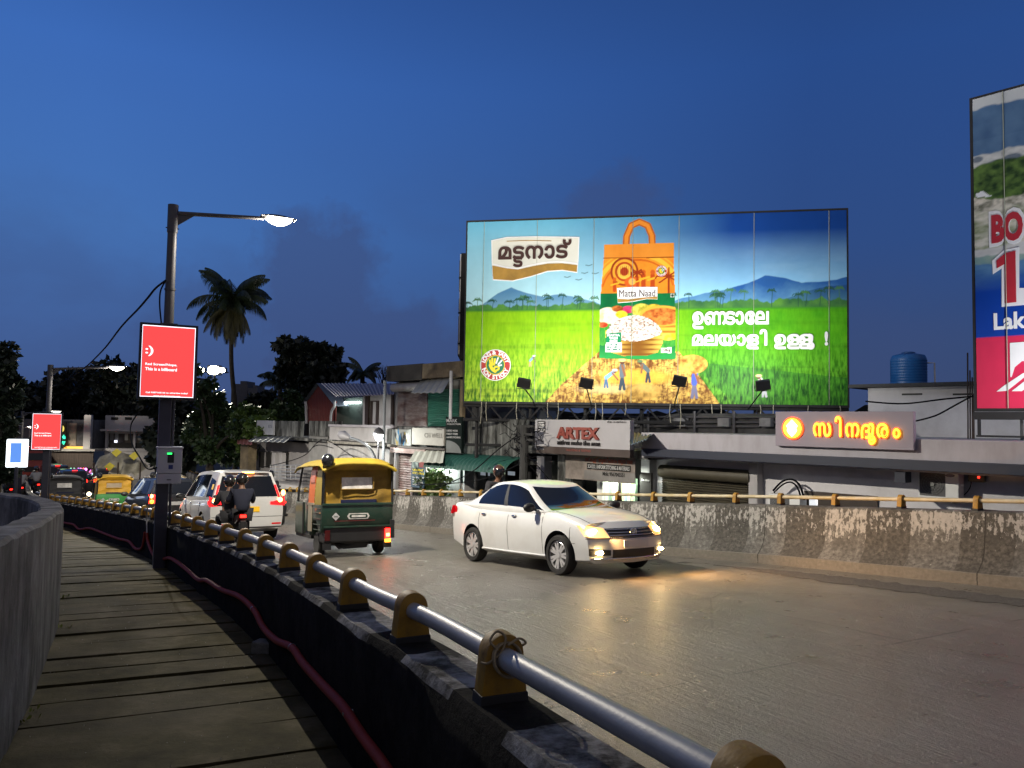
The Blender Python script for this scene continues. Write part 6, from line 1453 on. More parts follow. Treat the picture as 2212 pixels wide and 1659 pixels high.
    t_ = fit(text('CNG', .05, .002, .001), .07); t_.build('lettering', auto_g, do, M=M @ Matrix.Translation((0, 0, .005)))
    b = MB(); b.box(-.984, -.30, .615, -.975, .42, .628); b.build('red_stripe', mat('stripe_red', (.12, .012, .012), .6), root)
    b = MB(); b.box(-1.0, -.66, .30, -.93, -.58, .62); b.build('rear_guard', plast_m, root, bevel=.01)
    return root
ra_l = on_plane(693, 1197, zroad); ra_r = on_plane(820, 1200, zroad); mid = (ra_l + ra_r) / 2
az = 28.5; hd = Vector(azimuth(az)); c_ = Vector((mid.x, mid.y)) + hd * .55
_l, _r, _t = place(c_.x, c_.y, azimuth(az))
rick = auto('green and yellow auto rickshaw seen from behind with an orange side flap', _l, _r, _t @ Matrix.Scale(1.07, 4), canv_y, canv_d, auto_g)
def inside(root, label, x, z, shirt, helmet, name='person', cat='person', group=None, lean=.15, y=0):
    m = MW[root]; o = bpy.data.objects.new(name, None); COL.objects.link(o); o.matrix_world = m @ Matrix.Translation((0, y, 0)); MW[o] = o.matrix_world.copy(); tag(o, label, cat, group); seated_rider(o, x, z, shirt, lean, helmet=helmet); return o
inside(rick, 'driver in a grey shirt sitting inside the green and yellow rickshaw', .42, .72, shirt_g, None)
far_y = auto('bright yellow and green auto rickshaw down the ramp, right of the grey canvas one', *place(-16.6, 32.2, azimuth(33)), mat('yellow_canvas_far', (.72, .42, .03), .55, var=.15, emit=(1, .5, .02), es=.0), mat('yellow_rear_far', (.66, .36, .02), .6, var=.2, bump=.3, bs=9), mat('rickshaw_green_bright', (.04, .30, .06), .4, var=.2), hero=False, window=mat('pale_patch', (.42, .33, .22), .6))
auto('yellow rickshaw with a pale side and canvas, half hidden behind the black hatchback', *place(-13.9, 31.0, azimuth(33)), beige_p, mat('yellow_rear_far', (.66, .36, .02), .6), beige_p, hero=False, window=mat('pale_patch', (.42, .33, .22), .6))
auto('grey canvas covered rickshaw with a torn rear window down the ramp', *place(-19.6, 33.8, azimuth(36)), grey_canvas, grey_canvas, plast_m, hero=False)
# ------------------------------------------------------------------ motorbikes and their riders
bike_red = mat('bike_dark_red', (.06, .008, .010), .3, coat=.5)
def bike(label, loc, rz, tilt, headlit=False, taillit=True):
    root = thing('motorbike', label, 'motorbike', loc, rz, 'motorbikes in the traffic', tilt)
    for x in (-.62, .64):
        M = Matrix.Translation((x, 0, .29)) @ Matrix.Rotation(math.pi / 2, 4, 'X'); t = MB(); t.lathe([(.22, -.04), (.27, -.05), (.29, -.02), (.29, .02), (.27, .05), (.22, .04)], 28, M); w = t.build('wheel', tyre_m, root, smooth=45)
        t = MB(); t.lathe([(.225, -.02), (.215, .02), (.20, .02), (.20, -.02)], 24, M)
        for k in range(5): a = 2 * math.pi * k / 5; t.box(.02, -.015, -.012, .21, .015, .012, M @ Matrix.Rotation(a, 4, 'Z'))
        t.build('rim', rim_m, w, smooth=40)
    b = MB(); b.tube([(.64, -.07, .29), (.50, -.07, .72), (.42, -.06, .92)], .022, 8); b.tube([(.64, .07, .29), (.50, .07, .72), (.42, .06, .92)], .022, 8); b.build('fork', chrome_m, root, smooth=60)
    b = MB(); b.tube([(.30, -.34, 1.0), (.42, -.20, .98), (.45, 0, .93), (.42, .20, .98), (.30, .34, 1.0)], .014, 8); b.build('handlebar', plast_m, root, smooth=60)
    b = MB(); b.sphere((.22, 0, .80), (.28, .14, .13), 16, 10); b.build('fuel_tank', bike_red, root, smooth=180)
    b = MB(); b.grid(lambda u, v: Vector((-.75 + .75 * u, (v - .5) * (.26 - .08 * u), .82 + .03 * math.cos(math.pi * (v - .5)) + .06 * (1 - u) ** 2)), 10, 6); b.grid(lambda u, v: Vector((-.75 + .75 * u, (.5 - v) * (.26 - .08 * u), .76 + .06 * (1 - u) ** 2)), 10, 2); b.build('seat', seat_m, root, smooth=180)
    b = MB(); b.box(-.22, -.12, .34, .22, .12, .66); b.tube([(-.1, -.15, .32), (-.75, -.17, .36)], .045, 10); b.tube([(-.62, .1, .29), (-.1, .1, .36)], .03, 8); b.tube([(-.62, -.1, .29), (-.1, -.1, .36)], .03, 8); b.build('engine', plast_m, root, bevel=.03, smooth=50)
    b = MB(); b.prism([(-.80, .70), (-.90, .84), (-.60, .80), (-.20, .74), (-.20, .66), (-.55, .62)], -.10, .10, Matrix.Rotation(math.pi / 2, 4, 'X')); b.build('tail_cowl', bike_red, root, bevel=.02)
    b = MB(); b.box(-.915, -.06, .76, -.88, .06, .82); b.build('tail_lamp', tail_on if taillit else tail_m, root)
    b = MB(); b.box(-.93, -.09, .52, -.90, .09, .66); b.box(-.95, -.06, .38, -.86, .06, .70); b.build('mudguard', plast_m, root, bevel=.02)
    b = MB(); b.sphere((.56, 0, .86), (.07, .10, .10), 14, 10); h_ = b.build('headlamp', plast_m, root, smooth=180)
    b = MB(); b.sphere((.60, 0, .86), (.045, .085, .085), 14, 10); b.build('lens', mat('bike_headlamp_lit', (.9, .8, .6), .2, emit=(1, .80, .48), es=22) if headlit else clear_m, h_, smooth=180)
    for s_ in (-1, 1):
        b = MB(); b.tube([(.33, s_ * .28, 1.0), (.36, s_ * .34, 1.16)], .007, 5); b.sphere((.36, s_ * .36, 1.19), (.02, .06, .04), 12, 8); b.build('mirror', plast_m, root, smooth=60)
    return root
bp_ = at(508, 1100, 15.8); BX, BY = bp_.x, bp_.y
_l, _r, _t = place(BX, BY, azimuth(30))
bk = bike('motorbike carrying two helmeted riders beside the foreground parapet', _l, _r, _t @ Matrix.Scale(.92, 4))
inside(bk, 'rider steering the motorbike, in a dark helmet, hidden behind the passenger in navy', .02, .78, trouser_m, helmet_m, lean=.16, y=.10)
inside(bk, 'passenger in a navy shirt and dark helmet on the motorbike seen from behind', -.36, .83, navy_m, helmet_m, lean=.10, y=-.08)
b2 = dup(bk, *place(-.75, 17.6, azimuth(-140))[:2], 'motorbike passing behind the white sedan with only its rider\'s helmet showing', tilt=None)
MW[b2] = b2.matrix_world.copy()
def rider_of(bk_, label, shirt, helmet, x=.02, z=.86, lean=.16): return inside(bk_, label, x, z, shirt, helmet, lean=lean)
# rider hidden behind the sedan: helmet rises just over the sedan's roof
hp = at(1080, 1023, 16.6); loc = (hp.x, hp.y, hp.z - 1.72 + .06); b2.matrix_world = Matrix.Translation((hp.x - .1, hp.y, zroad(hp.x, hp.y))) @ Matrix.Rotation(math.atan2(*reversed(azimuth(200))), 4, 'Z'); MW[b2] = b2.matrix_world.copy()
rider_of(b2, 'rider in a glossy brown helmet just above the roof of the white sedan', trouser_m, helmet_br)
more = [((590, 1050), 25.5, 40, 'motorbike at the right shoulder of the white people carrier', 'first rider by the far barrier, dark helmet just right of the white people carrier'),
        ((566, 1045), 26.5, 40, 'motorbike half hidden by the right rear corner of the white people carrier', 'second rider by the far barrier, dark helmet peeping over the people carrier'),
        ((112, 1066), 36, 36, 'motorbike with a red tail lamp left of the grey canvas rickshaw', 'rider on the motorbike left of the grey canvas rickshaw'),
        ((44, 1062), 41, 36, 'motorbike with a red tail lamp in front of the red truck', 'rider in a pale shirt on the motorbike in front of the red truck')]
for i, ((x, y), Y, az_, lab, lab2) in enumerate(more):
    p = at(x, y, Y); o = dup(bk, *place(p.x, p.y, azimuth(az_))[:2], lab)
    rider_of(o, lab2, shirt_g if i == 3 else trouser_m, helmet_m)
bh = None
p = at(190, 1062, 36); bh = bike('motorbike coming towards the viewer with its headlamp lit, right of the grey canvas rickshaw', *place(p.x, p.y, azimuth(212)), headlit=True, taillit=False)
rider_of(bh, 'rider behind the lit motorbike headlamp between the two far rickshaws', trouser_m, helmet_m)
for i, (x, y, Y, az_, lab) in enumerate(((150, 1050, 45, 38, 'dark hatchback with lit tail lamps far down the ramp, beyond the grey canvas rickshaw'), (112, 1050, 49, 40, 'dark hatchback with lit tail lamps near the foot of the second lamp post'), (222, 1042, 47, 38, 'dark hatchback with lit tail lamps just beyond the bright yellow rickshaw'))):
    p = at(x, y, Y); dup(hc, *place(p.x, p.y, azimuth(az_))[:2], lab, 'dark hatchbacks in the far queue')
for i, (x, y, Y, lab, lab2) in enumerate(((128, 1062, 39, 'motorbike with a red tail lamp just left of the dark canvas rickshaw', 'rider just left of the dark canvas rickshaw'), (78, 1060, 43, 'motorbike with a red tail lamp below the smaller red screen', 'rider below the smaller red screen post'), (20, 1062, 40, 'motorbike with a red tail lamp at the far left under the light box', 'rider at the far left under the light box'))):
    p = at(x, y, Y); o = dup(bk, *place(p.x, p.y, azimuth(38))[:2], lab); rider_of(o, lab2, (navy_m, shirt_g, trouser_m)[i], helmet_m)
# ------------------------------------------------------------------ red truck coming up the ramp
p = at(60, 1060, 52); truck_m = mat('truck_red', (.34, .045, .030), .5, var=.2)
tk = thing('truck', 'red truck coming up the ramp with both headlamps lit at the far left', 'truck', *place(p.x, p.y, azimuth(212))[:2])
b = MB(); b.prism([(-.2, .55), (-.2, 2.5), (.9, 2.5), (1.25, 1.55), (1.35, 1.35), (1.35, .55)], -1.0, 1.0, Matrix.Rotation(math.pi / 2, 4, 'X')); b.build('cab', truck_m, tk, bevel=.06, smooth=40)
b = MB(); b.grid(lambda u, v: Vector((1.255 - .34 * v, -.88 + 1.76 * u, 1.62 + .78 * v)), 4, 4); b.build('windscreen', glass_d, tk)
b = MB(); b.box(-3.6, -1.05, .8, -.25, 1.05, 2.2); b.build('load_bed', truck_m, tk, bevel=.04)
b = MB(); b.box(1.33, -1.0, .40, 1.48, 1.0, .62); b.build('bumper', beige_p, tk, bevel=.03)
b = MB(); b.box(1.35, -.55, .85, 1.37, .55, 1.2); b.build('grille', plast_m, tk)
for s_ in (-1, 1):
    b = MB(); b.sphere((1.37, s_ * .72, .98), (.06, .15, .14), 14, 10); b.build('headlamp', mat('truck_headlamp_lit', (.9, .8, .6), .2, emit=(1, .74, .42), es=20), tk, smooth=180)
for x in (.8, -2.6):
    for s_ in (-1, 1):
        M = Matrix.Translation((x, s_ * .9, .42)) @ Matrix.Rotation(math.pi / 2, 4, 'X'); t = MB(); t.lathe([(.2, -.1), (.4, -.11), (.42, -.06), (.42, .06), (.4, .11), (.2, .1)], 26, M); t.build('wheel', tyre_m, tk, smooth=45)
# ================================================================== shops and houses beyond the barrier
class Front:
    """A vertical plane (building front): x to the right along it, y into the building, z up. Pixel rectangles are measured at depth 'off' in front of it."""
    def __init__(s, p, ang):
        s.p = Vector((p[0], p[1], 0)); s.a = ang; s.u = Vector((math.cos(ang), math.sin(ang), 0)); s.n = s.u.cross(Vector((0, 0, 1)))
    def uz(s, x, y, off=0.0):
        d = ray(x, y); o = Vector((0, 0, CZ)); pl = s.p + s.n * off; t = (pl - o).dot(s.n) / d.dot(s.n); q = o + d * t
        return (q - s.p).dot(s.u), q.z
    def rect(s, mb, x0, y0, x1, y1, off, thick, zb=None):
        u0, z1 = s.uz(x0, y0, off); u1, _ = s.uz(x1, y0, off); _, z0 = s.uz(x0, y1, off)
        if zb is not None: z0 = zb
        mb.box(u0, -off, z0, u1, -off + thick, z1); return u0, z0, u1, z1
    def thing(s, name, label, cat, x, off=0, group=None):
        u, _ = s.uz(x, 1000, off); return thing(name, label, cat, s.p, s.a, group)
    def pt(s, x, y, off): u, z = s.uz(x, y, off); return Vector((u, -off, z))
    def world(s, v): return s.p + s.u * v[0] - s.n * v[1] + Vector((0, 0, v[2]))
def part(fr, root, name, m, rects, bevel=0, parent=None, smooth=None):
    b = MB()
    for r_ in rects: fr.rect(b, *r_)
    return b.build(name, m, parent or root, bevel=bevel, smooth=smooth)
def sign_text(fr, root, s_, x0, y0, x1, y1, off, m, bold=.0, depth=.006, name='lettering', parent=None, sx=1):
    u0, z1 = fr.uz(x0, y0, off); u1, _ = fr.uz(x1, y0, off); _, z0 = fr.uz(x0, y1, off)
    t_ = fit(text(s_, 1, 1.0, bold), u1 - u0, z1 - z0); t_.v = [(a, b, c * depth) for a, b, c in t_.v]
    return t_.build(name, m, parent or root, M=Matrix.Translation(((u0 + u1) / 2, -off, (z0 + z1) / 2)) @ Matrix.Rotation(math.pi / 2, 4, 'X'))
def corrug(mb, p0, p1, p2, p3, n, amp, thick=.02):
    """Corrugated sheet between edge p0-p1 (top) and p3-p2 (bottom)."""
    vs = []
    for i in range(n + 1):
        t = i / n; nz = (Vector(p1) - Vector(p0)).cross(Vector(p3) - Vector(p0)).normalized() * (amp if i % 2 else -amp)
        vs += [Vector(p0).lerp(Vector(p1), t) + nz, Vector(p3).lerp(Vector(p2), t) + nz]
    vs2 = [v - Vector((0, 0, thick)) for v in vs]; k = len(vs)
    mb.add(vs + vs2, [(2 * i, 2 * i + 2, 2 * i + 3, 2 * i + 1) for i in range(n)] + [(k + 2 * i, k + 2 * i + 1, k + 2 * i + 3, k + 2 * i + 2) for i in range(n)] + [(2 * i + 1, 2 * i + 3, k + 2 * i + 3, k + 2 * i + 1) for i in range(n)])
def shutter(fr, root, x0, y0, x1, y1, off, m, name='shutter', n=26):
    u0, z1 = fr.uz(x0, y0, off); u1, _ = fr.uz(x1, y0, off); _, z0 = fr.uz(x0, y1, off); b = MB(); b.box(u0, -off + .03, z0, u1, -off + .06, z1)
    for i in range(n):
        z = z0 + (z1 - z0) * (i + .5) / n; h = (z1 - z0) / n; y0, y1 = -off + .03, -off - .02; b.add([(u0, y0, z - h / 2), (u1, y0, z - h / 2), (u1, y1, z - h * .1), (u0, y1, z - h * .1), (u1, y0 + .01, z + h * .46), (u0, y0 + .01, z + h * .46)], [(0, 1, 2, 3), (3, 2, 4, 5)])
    return b.build(name, m, root)
A0 = math.atan2(-.737, .675); F = Front((3.2, 19.0), A0)
wall_w = mat('white_plaster', (.40, .39, .40), .85, var=.08, vs=1.3, dirt=(.22, .21, .20), da=.12, ds=1.6, bump=.1, stretch=(1.5, 1.5, .5))
wall_lilac = mat('lilac_grey_plaster', (.40, .385, .42), .85, var=.07, vs=1.2, dirt=(.24, .22, .22), da=.15, ds=1.5, stretch=(1.6, 1.6, .5))
band_m = mat('slate_blue_band', (.018, .023, .042), .6, var=.1)
stain_m = mat('stained_plaster', (.31, .32, .31), .9, var=.2, vs=2, dirt=(.022, .022, .02), da=.75, ds=1.5, bump=.3, bs=10, stretch=(2.6, 2.6, .45))
olive_m = mat('olive_shutter', (.060, .052, .035), .55, var=.2, vs=3)
rust_m = mat('rusty_shutter', (.42, .40, .40), .7, var=.2, vs=3, dirt=(.13, .055, .05), da=.55, ds=1.3, stretch=(1, 1, 2.5))
greens_m = mat('green_shutter', (.03, .17, .12), .55, var=.15, vs=2, dirt=(.02, .05, .045), da=.2)
tan_m = mat('tan_concrete', (.22, .17, .10), .9, var=.2, dirt=(.025, .022, .018), da=.4, ds=1.4)
black_c = mat('mouldy_concrete', (.045, .04, .034), .95, var=.4, vs=2)
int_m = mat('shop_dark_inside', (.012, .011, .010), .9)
sheet_m = mat('grey_roof_sheet', (.13, .14, .15), .5, metal=.3, var=.15); sheet_l = mat('pale_roof_sheet', (.36, .37, .36), .5, metal=.2, var=.15); sheet_c = mat('cream_sheet', (.50, .52, .46), .5, var=.1)
lit_white = mat('shop_lit_panel', (.75, .78, .74), .6, var=.05); tube_lit = mat('tube_lamp_lit', (.9, .9, .9), .3, emit=(.93, 1, .97), es=22)
wood_m = mat('dark_wood', (.035, .022, .016), .6, var=.3)
neon_core = mat('neon_yellow_lit', (.9, .6, .05), .3, emit=(1, .66, .02), es=3.2); neon_edge = mat('neon_red_lit', (.9, .1, .02), .3, emit=(1, .07, .005), es=2.6); neon_disc = mat('neon_disc_lit', (1, .8, .4), .3, emit=(1, .82, .42), es=3.0)
# ---- shop with the glowing sign
s1 = F.thing('shop', 'long single storey shop with a lilac grey parapet over a slate blue ledge', 'shop', 1700)
b = MB(); F.rect(b, 1385, 934, 2560, 988, 0, 7.0); b.build('parapet', wall_lilac, s1, bevel=.02)
uA, zA = F.uz(1385, 987, .10); uB, _ = F.uz(2560, 1000, .10); _, zB = F.uz(1385, 962, .10)
b = MB(); b.box(uA, -.10, zA + .02, uB, 1.0, zA + .21); b.build('ledge', band_m, s1, bevel=.01)
WO = -.95; b = MB(); u0, _ = F.uz(1396, 1000, WO); u1, _ = F.uz(2600, 1000, WO); b.box(u0, -WO, 0, u1, -WO + 6, zA + .02); b.build('wall', mat('shop_wall_white', (.64, .63, .66), .85, var=.06, dirt=(.35, .34, .34), da=.12, ds=1.2), s1)
part(F, s1, 'pillar', wall_w, [(1617, 995, 1636, 1150, WO + .25, .3, 0)]); part(F, s1, 'pillar', wall_w, [(1385, 990, 1403, 1150, WO + .3, .3, 0)])
b = MB(); u0, z1 = F.uz(1932, 1012, -.05); u1, _ = F.uz(1955, 1012, -.05); b.box(u0, .05, z1 - .26, u1, .35, z1 + .1); b.build('pillar_stub', band_m, s1)
sh = shutter(F, s1, 1430, 1030, 1614, 1160, WO + .06, olive_m); b = MB(); u0, z1 = F.uz(1420, 1003, WO + .3); u1, _ = F.uz(1616, 1003, WO + .3); b.cyl((u0, -WO - .14, z1 - .17), (u1, -WO - .14, z1 - .17), .16, n=20); b.build('shutter_hood', olive_m, sh, smooth=50)
wd = part(F, s1, 'window', wood_m, [(1737, 1060, 1895, 1135, WO + .05, .10)]); b = MB(); F.rect(b, 1748, 1072, 1766, 1120, WO + .06, .02); b.build('lit_pane', mat('lit_pane_white', (.8, .8, .8), .5, emit=(.9, .93, .95), es=.9), wd)
part(F, s1, 'window', wood_m, [(2098, 1098, 2330, 1180, WO + .05, .10)])
# glowing sign on the parapet
sg = F.thing('shop_sign', 'lilac sign box with glowing orange neon script and round emblem over the long shop', 'sign', 1700)
b = MB(); F.rect(b, 1675, 889, 1973, 963, .13, .12); b.build('sign_box', mat('sign_box_lilac', (.27, .235, .28), .6, var=.05), sg, bevel=.01)
def neon(seq, x0, y0, x1, y1, off):
    u0, z1 = F.uz(x0, y0, off); u1, _ = F.uz(x1, y0, off); _, z0 = F.uz(x0, y1, off)
    for w, d, m_, nm in ((.11, .035, neon_edge, 'neon_edge'), (.012, .05, neon_core, 'neon_tube')):
        t_ = malayalam(seq, w, d, .30 - w); xs = [p[0] for p in t_.v]; ys = [p[1] for p in t_.v]
        k = 0 if nm == 'neon_edge' else .05; fit(t_, (u1 - u0) - 2 * k * (u1 - u0) / 8, (z1 - z0) * (1 - k))
        t_.build(nm, m_, sg, M=Matrix.Translation(((u0 + u1) / 2, -off, (z0 + z1) / 2)) @ Matrix.Rotation(math.pi / 2, 4, 'X'))
neon(['സ', 'ി', 'ന', ('ദ', -.16, -.04, 1, True), ('ൂ', -.40, -.05, 1.1, False), ('ര', .10, 0, 1, True), 'ം'], 1758, 898, 1947, 958, .135)
u, z = F.uz(1713, 925, .14); u2, _ = F.uz(1736, 925, .14); r_ = u2 - u; Mn = Matrix.Translation((u, -.135, z)) @ Matrix.Rotation(math.pi / 2, 4, 'X')
b = MB(); b.prism([(r_ * math.cos(a), r_ * 1.02 * math.sin(a)) for a in np.linspace(0, 2 * math.pi, 33)[:-1]], 0, .03, Mn); eo = b.build('emblem_rim', neon_edge, sg)
b = MB(); b.prism([(r_ * .84 * math.cos(a), r_ * .86 * math.sin(a)) for a in np.linspace(0, 2 * math.pi, 33)[:-1]], .03, .045, Mn); b.build('emblem_disc', neon_core, eo)
b = MB(); b.prism([(r_ * x, r_ * y) for x, y in ((0, -.78), (.34, -.45), (.48, -.2), (.40, .0), (.55, .2), (.34, .42), (0, .78), (-.34, .42), (-.55, .2), (-.40, 0), (-.48, -.2), (-.34, -.45))], .045, .06, Mn); b.build('emblem_figure', neon_disc, eo)
# air conditioners
def aircon(label, x0, y0, x1, y1, off):
    r_ = F.thing('air_conditioner', label, 'air conditioner', x0, off); u0, z1 = F.uz(x0, y0, off); u1, _ = F.uz(x1, y0, off); _, z0 = F.uz(x0, y1, off); b = MB(); b.box(u0, -off, z0, u1, -off + .30, z1); b.build('casing', mat('aircon_white', (.70, .71, .70), .5, var=.06), r_, bevel=.012)
    uc = u0 + (u1 - u0) * .36; zc = (z0 + z1) / 2; rr_ = (z1 - z0) * .40; M = Matrix.Translation((uc, -off - .004, zc)) @ Matrix.Rotation(math.pi / 2, 4, 'X')
    b = MB(); b.box(uc - rr_ * 1.05, -off - .003, zc - rr_ * 1.05, uc + rr_ * 1.05, -off + .01, zc + rr_ * 1.05); g_ = b.build('fan_opening', mat('fan_grey', (.09, .09, .095), .6), r_)
    b = MB()
    for k in (.3, .5, .7, .9): b.tube([M @ Vector((rr_ * k * math.cos(a), rr_ * k * math.sin(a), .012)) for a in np.linspace(0, 2 * math.pi, 25)], .004, 4)
    for k in range(16): a = 2 * math.pi * k / 16; b.tube([M @ Vector((.05 * math.cos(a), .05 * math.sin(a), .012)), M @ Vector((rr_ * .95 * math.cos(a), rr_ * .95 * math.sin(a), .012))], .003, 4)
    b.lathe([(.0, .0), (.05, .0), (.045, .02), (.0, .02)], 14, M); b.build('grille', mat('grille_grey', (.16, .17, .17), .5), g_)
    b = MB(); b.box(u0 + .05, -off - .06, z0 - .06, u0 + .09, -WO, z0 - .002); b.box(u1 - .09, -off - .06, z0 - .06, u1 - .05, -WO, z0 - .002); b.build('bracket', plast_m, r_)
    return r_, (u0, z0, u1, z1)
ac, q = aircon('white air conditioner with a round fan hung under the blue ledge of the long shop', 1983, 1013, 2070, 1074, WO + .42)
b = MB(); M = Matrix.Translation((q[0] + (q[2] - q[0]) * .80, -WO - .426, q[3] - .09)) @ Matrix.Rotation(math.pi / 2, 4, 'X'); b.prism([(.085 * math.cos(a), .03 * math.sin(a)) for a in np.linspace(0, 2 * math.pi, 25)[:-1]], 0, .004, M); b.build('oval_badge', bluelabel_m, ac)
aircon('white air conditioner standing low behind the barrier beside the dark window', 1660, 1066, 1728, 1120, WO + .5)
b = MB(); b.tube(cr([F.world(F.pt(*p, WO + .35)) for p in ((1670, 1060), (1690, 1040), (1712, 1036), (1728, 1050), (1738, 1080))], 6), .022, 6); b.tube(cr([F.world(F.pt(*p, WO + .30)) for p in ((1672, 1064), (1692, 1046), (1710, 1042), (1724, 1056), (1732, 1084))], 6), .018, 6); tag(b.build('refrigerant_pipe', cable_m, smooth=60), 'black insulated pipes looping over the lower air conditioner', 'pipe')
jb = F.thing('junction_box', 'small electrical box with a red pilot light right of the upper air conditioner', 'junction box', 2100); part(F, jb, 'casing', mat('box_khaki', (.16, .15, .10), .6), [(2090, 1018, 2126, 1040, WO + .12, .12)], .01); part(F, jb, 'pilot_light', tail_on, [(2112, 1029, 2116, 1033, WO + .13, .01)])
b = MB(); b.tube(cr([F.world(F.pt(*p, WO + .08)) for p in ((2072, 1030), (2080, 1050), (2076, 1072), (2090, 1062), (2098, 1045), (2094, 1032))], 6), .010, 5); tag(b.build('loose_cable', cable_m), 'loose wires between the air conditioner and the junction box', 'cable')
# ---- white building behind, with water tank
G = Front(F.p - F.n * 6.2, A0); s2 = G.thing('building', 'white flat roofed building with two slit vents behind the glowing sign', 'building', 1900)
b = MB(); G.rect(b, 1875, 838, 2420, 990, 0, 6, 3.2); b.build('wall', mat('shop_wall_white', (.64, .63, .66)), s2)
b = MB(); G.rect(b, 1826, 831, 2400, 838, .5, 6.6); b.build('roof_slab', mat('dark_slab_edge', (.05, .05, .055), .8), s2)
part(G, s2, 'vent', plast_m, [(1948, 850, 1992, 854, .01, .05)]); part(G, s2, 'vent', plast_m, [(2058, 850, 2102, 854, .01, .05)])
u0, z0 = G.uz(1911, 830, -.6); u1, z1 = G.uz(1987, 757, -.6); rr_ = (u1 - u0) / 2; H_ = z1 - z0; wp = G.world(((u0 + u1) / 2, .6 + rr_, z0 + .01))
wt = thing('water_tank', 'ribbed blue plastic water tank on the roof of the white building', 'water tank', wp, 0)
prof = [(rr_ * .98, 0)]
for i in range(9): z = H_ * .78 * i / 9; prof += [(rr_, z + .01), (rr_, z + H_ * .065), (rr_ * .965, z + H_ * .075)]
prof += [(rr_ * .97, H_ * .80), (rr_ * .88, H_ * .90), (rr_ * .5, H_ * .95), (rr_ * .36, H_ * .955)]
b = MB(); b.lathe(prof, 36); b.build('tank', mat('tank_blue', (.015, .11, .34), .45, var=.1), wt, smooth=40)
b = MB(); b.lathe([(rr_ * .38, H_ * .95), (rr_ * .38, H_ * .99), (rr_ * .3, H_ * 1.01), (0, H_ * 1.01)], 24); b.build('lid', mat('tank_blue_lid', (.012, .08, .26), .5), wt, smooth=40)
b = MB(); b.tube([(rr_ * .9, -.2, H_ * .66), (rr_ * 1.32, -.2, H_ * .66), (rr_ * 1.34, -.2, .0)], .022, 8); b.build('pipe', mat('white_pvc', (.6, .6, .62), .5), wt, smooth=60)
for i, (x, yt) in enumerate(((2091, 762), (2096, 800), (2101, 815), (2104, 850))):
    b = MB(); b.tube([F.world(F.pt(x, 955, -3.0)), F.world(F.pt(x - 1, yt, -3.0))], .016, 5); tag(b.build('reinforcing_bar', mat('rusty_rebar', (.04, .025, .02), .8)), 'rusty reinforcing bar sticking up from the roof of the long shop near the right hoarding', 'rebar', 'reinforcing bars on the shop roof')
for i, pts in enumerate((((1870, 867), (1950, 872), (2040, 862), (2104, 856)), ((1976, 910), (2020, 898), (2062, 876), (2104, 853)))):
    b = MB(); b.tube(cr([F.world(F.pt(*p, -2.0)) for p in pts], 8), .018, 5); tag(b.build('overhead_cable', cable_m), ['black cable crossing the face of the white building behind the sign', 'black cable rising from the lilac sign box to the bars on the roof'][i], 'cable')
# ---- tailor's shop with the white sign board
s3 = F.thing('shop', 'tailor shop behind the white sedan with a printed banner and a bright window of cloth', 'shop', 1200)
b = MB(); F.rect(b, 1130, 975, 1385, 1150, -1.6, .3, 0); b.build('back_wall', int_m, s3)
part(F, s3, 'pillar', stain_m, [(1205, 975, 1222, 1150, -.1, .3, 0)]); part(F, s3, 'pillar', wall_w, [(1160, 985, 1176, 1150, -.2, .3, 0)])
b = MB(); F.rect(b, 1128, 962, 1400, 978, -.05, 5.0); b.build('roof_slab', stain_m, s3)
bn_ = part(F, s3, 'banner', mat('banner_print', (.20, .17, .15), .7, var=.5, vs=2.4), [(1222, 981, 1372, 1033, .02, .03)])
part(F, s3, 'banner_panel', mat('banner_pale', (.20, .19, .18), .7, var=.2), [(1262, 1015, 1372, 1034, .03, .008)], parent=bn_); part(F, s3, 'banner_strip', int_m, [(1268, 1000, 1362, 1013, .035, .008)], parent=bn_)
sign_text(F, s3, 'SCHOOL UNIFORM STITCHING & MATERIALS', 1270, 1002.5, 1360, 1011, .037, mat('dim_white_ink', (.45, .45, .45), .6), .01, parent=bn_); sign_text(F, s3, 'Mob; 9567045551', 1302, 1019, 1349, 1028.5, .036, int_m, .012, parent=bn_)
t_ = malayalam(list('സ്കൂള് യൂണിഫോം തുന്നല'), .05, .006); u0, z1 = F.uz(1264, 986, .03); u1, _ = F.uz(1366, 986, .03); _, z0 = F.uz(1264, 999, .03); fit(t_, u1 - u0, z1 - z0); t_.build('lettering', mat('orange_ink', (.35, .07, .025), .6), bn_, M=Matrix.Translation(((u0 + u1) / 2, -.024, (z0 + z1) / 2)) @ Matrix.Rotation(math.pi / 2, 4, 'X'))
# lit cloth shelves seen through the window
cw = F.thing('cloth_display', 'brightly lit rolls of cloth in the tailor shop window beyond the white sedan', 'cloth display', 1330); cr_ = random.Random(9); x = 1302
cols = [(.55, .65, .5), (.75, .78, .7), (.3, .45, .3), (.6, .72, .55), (.18, .26, .3), (.8, .82, .75), (.5, .6, .3), (.35, .5, .55), (.7, .68, .5)]
part(F, cw, 'back_panel', lit_white, [(1290, 1032, 1374, 1100, -.55, .03)])
while x < 1370:
    w = cr_.uniform(2.2, 4.6); c = cr_.choice(cols); part(F, cw, 'cloth_roll', mat('cloth_%02d%02d%02d' % tuple(int(v * 99) for v in c), c, .85), [(x, 1034, x + w * .9, 1098, -.25 - cr_.uniform(0, .1), .1)]); x += w
part(F, cw, 'window_post', int_m, [(1335, 1030, 1339, 1100, -.1, .06)])
u, z = F.uz(1340, 1032, -.05); lt = F.world((u, .10, z + .05)); lamp('AREA', 'shop_tube_light', lt, 42, (.93, 1, .86), None, F.world((u, .35, z - .5)), shape='RECTANGLE', size=1.0, size_y=.08)
part(F, cw, 'tube_lamp', tube_lit, [(1305, 1030, 1368, 1032, -.02, .03)])
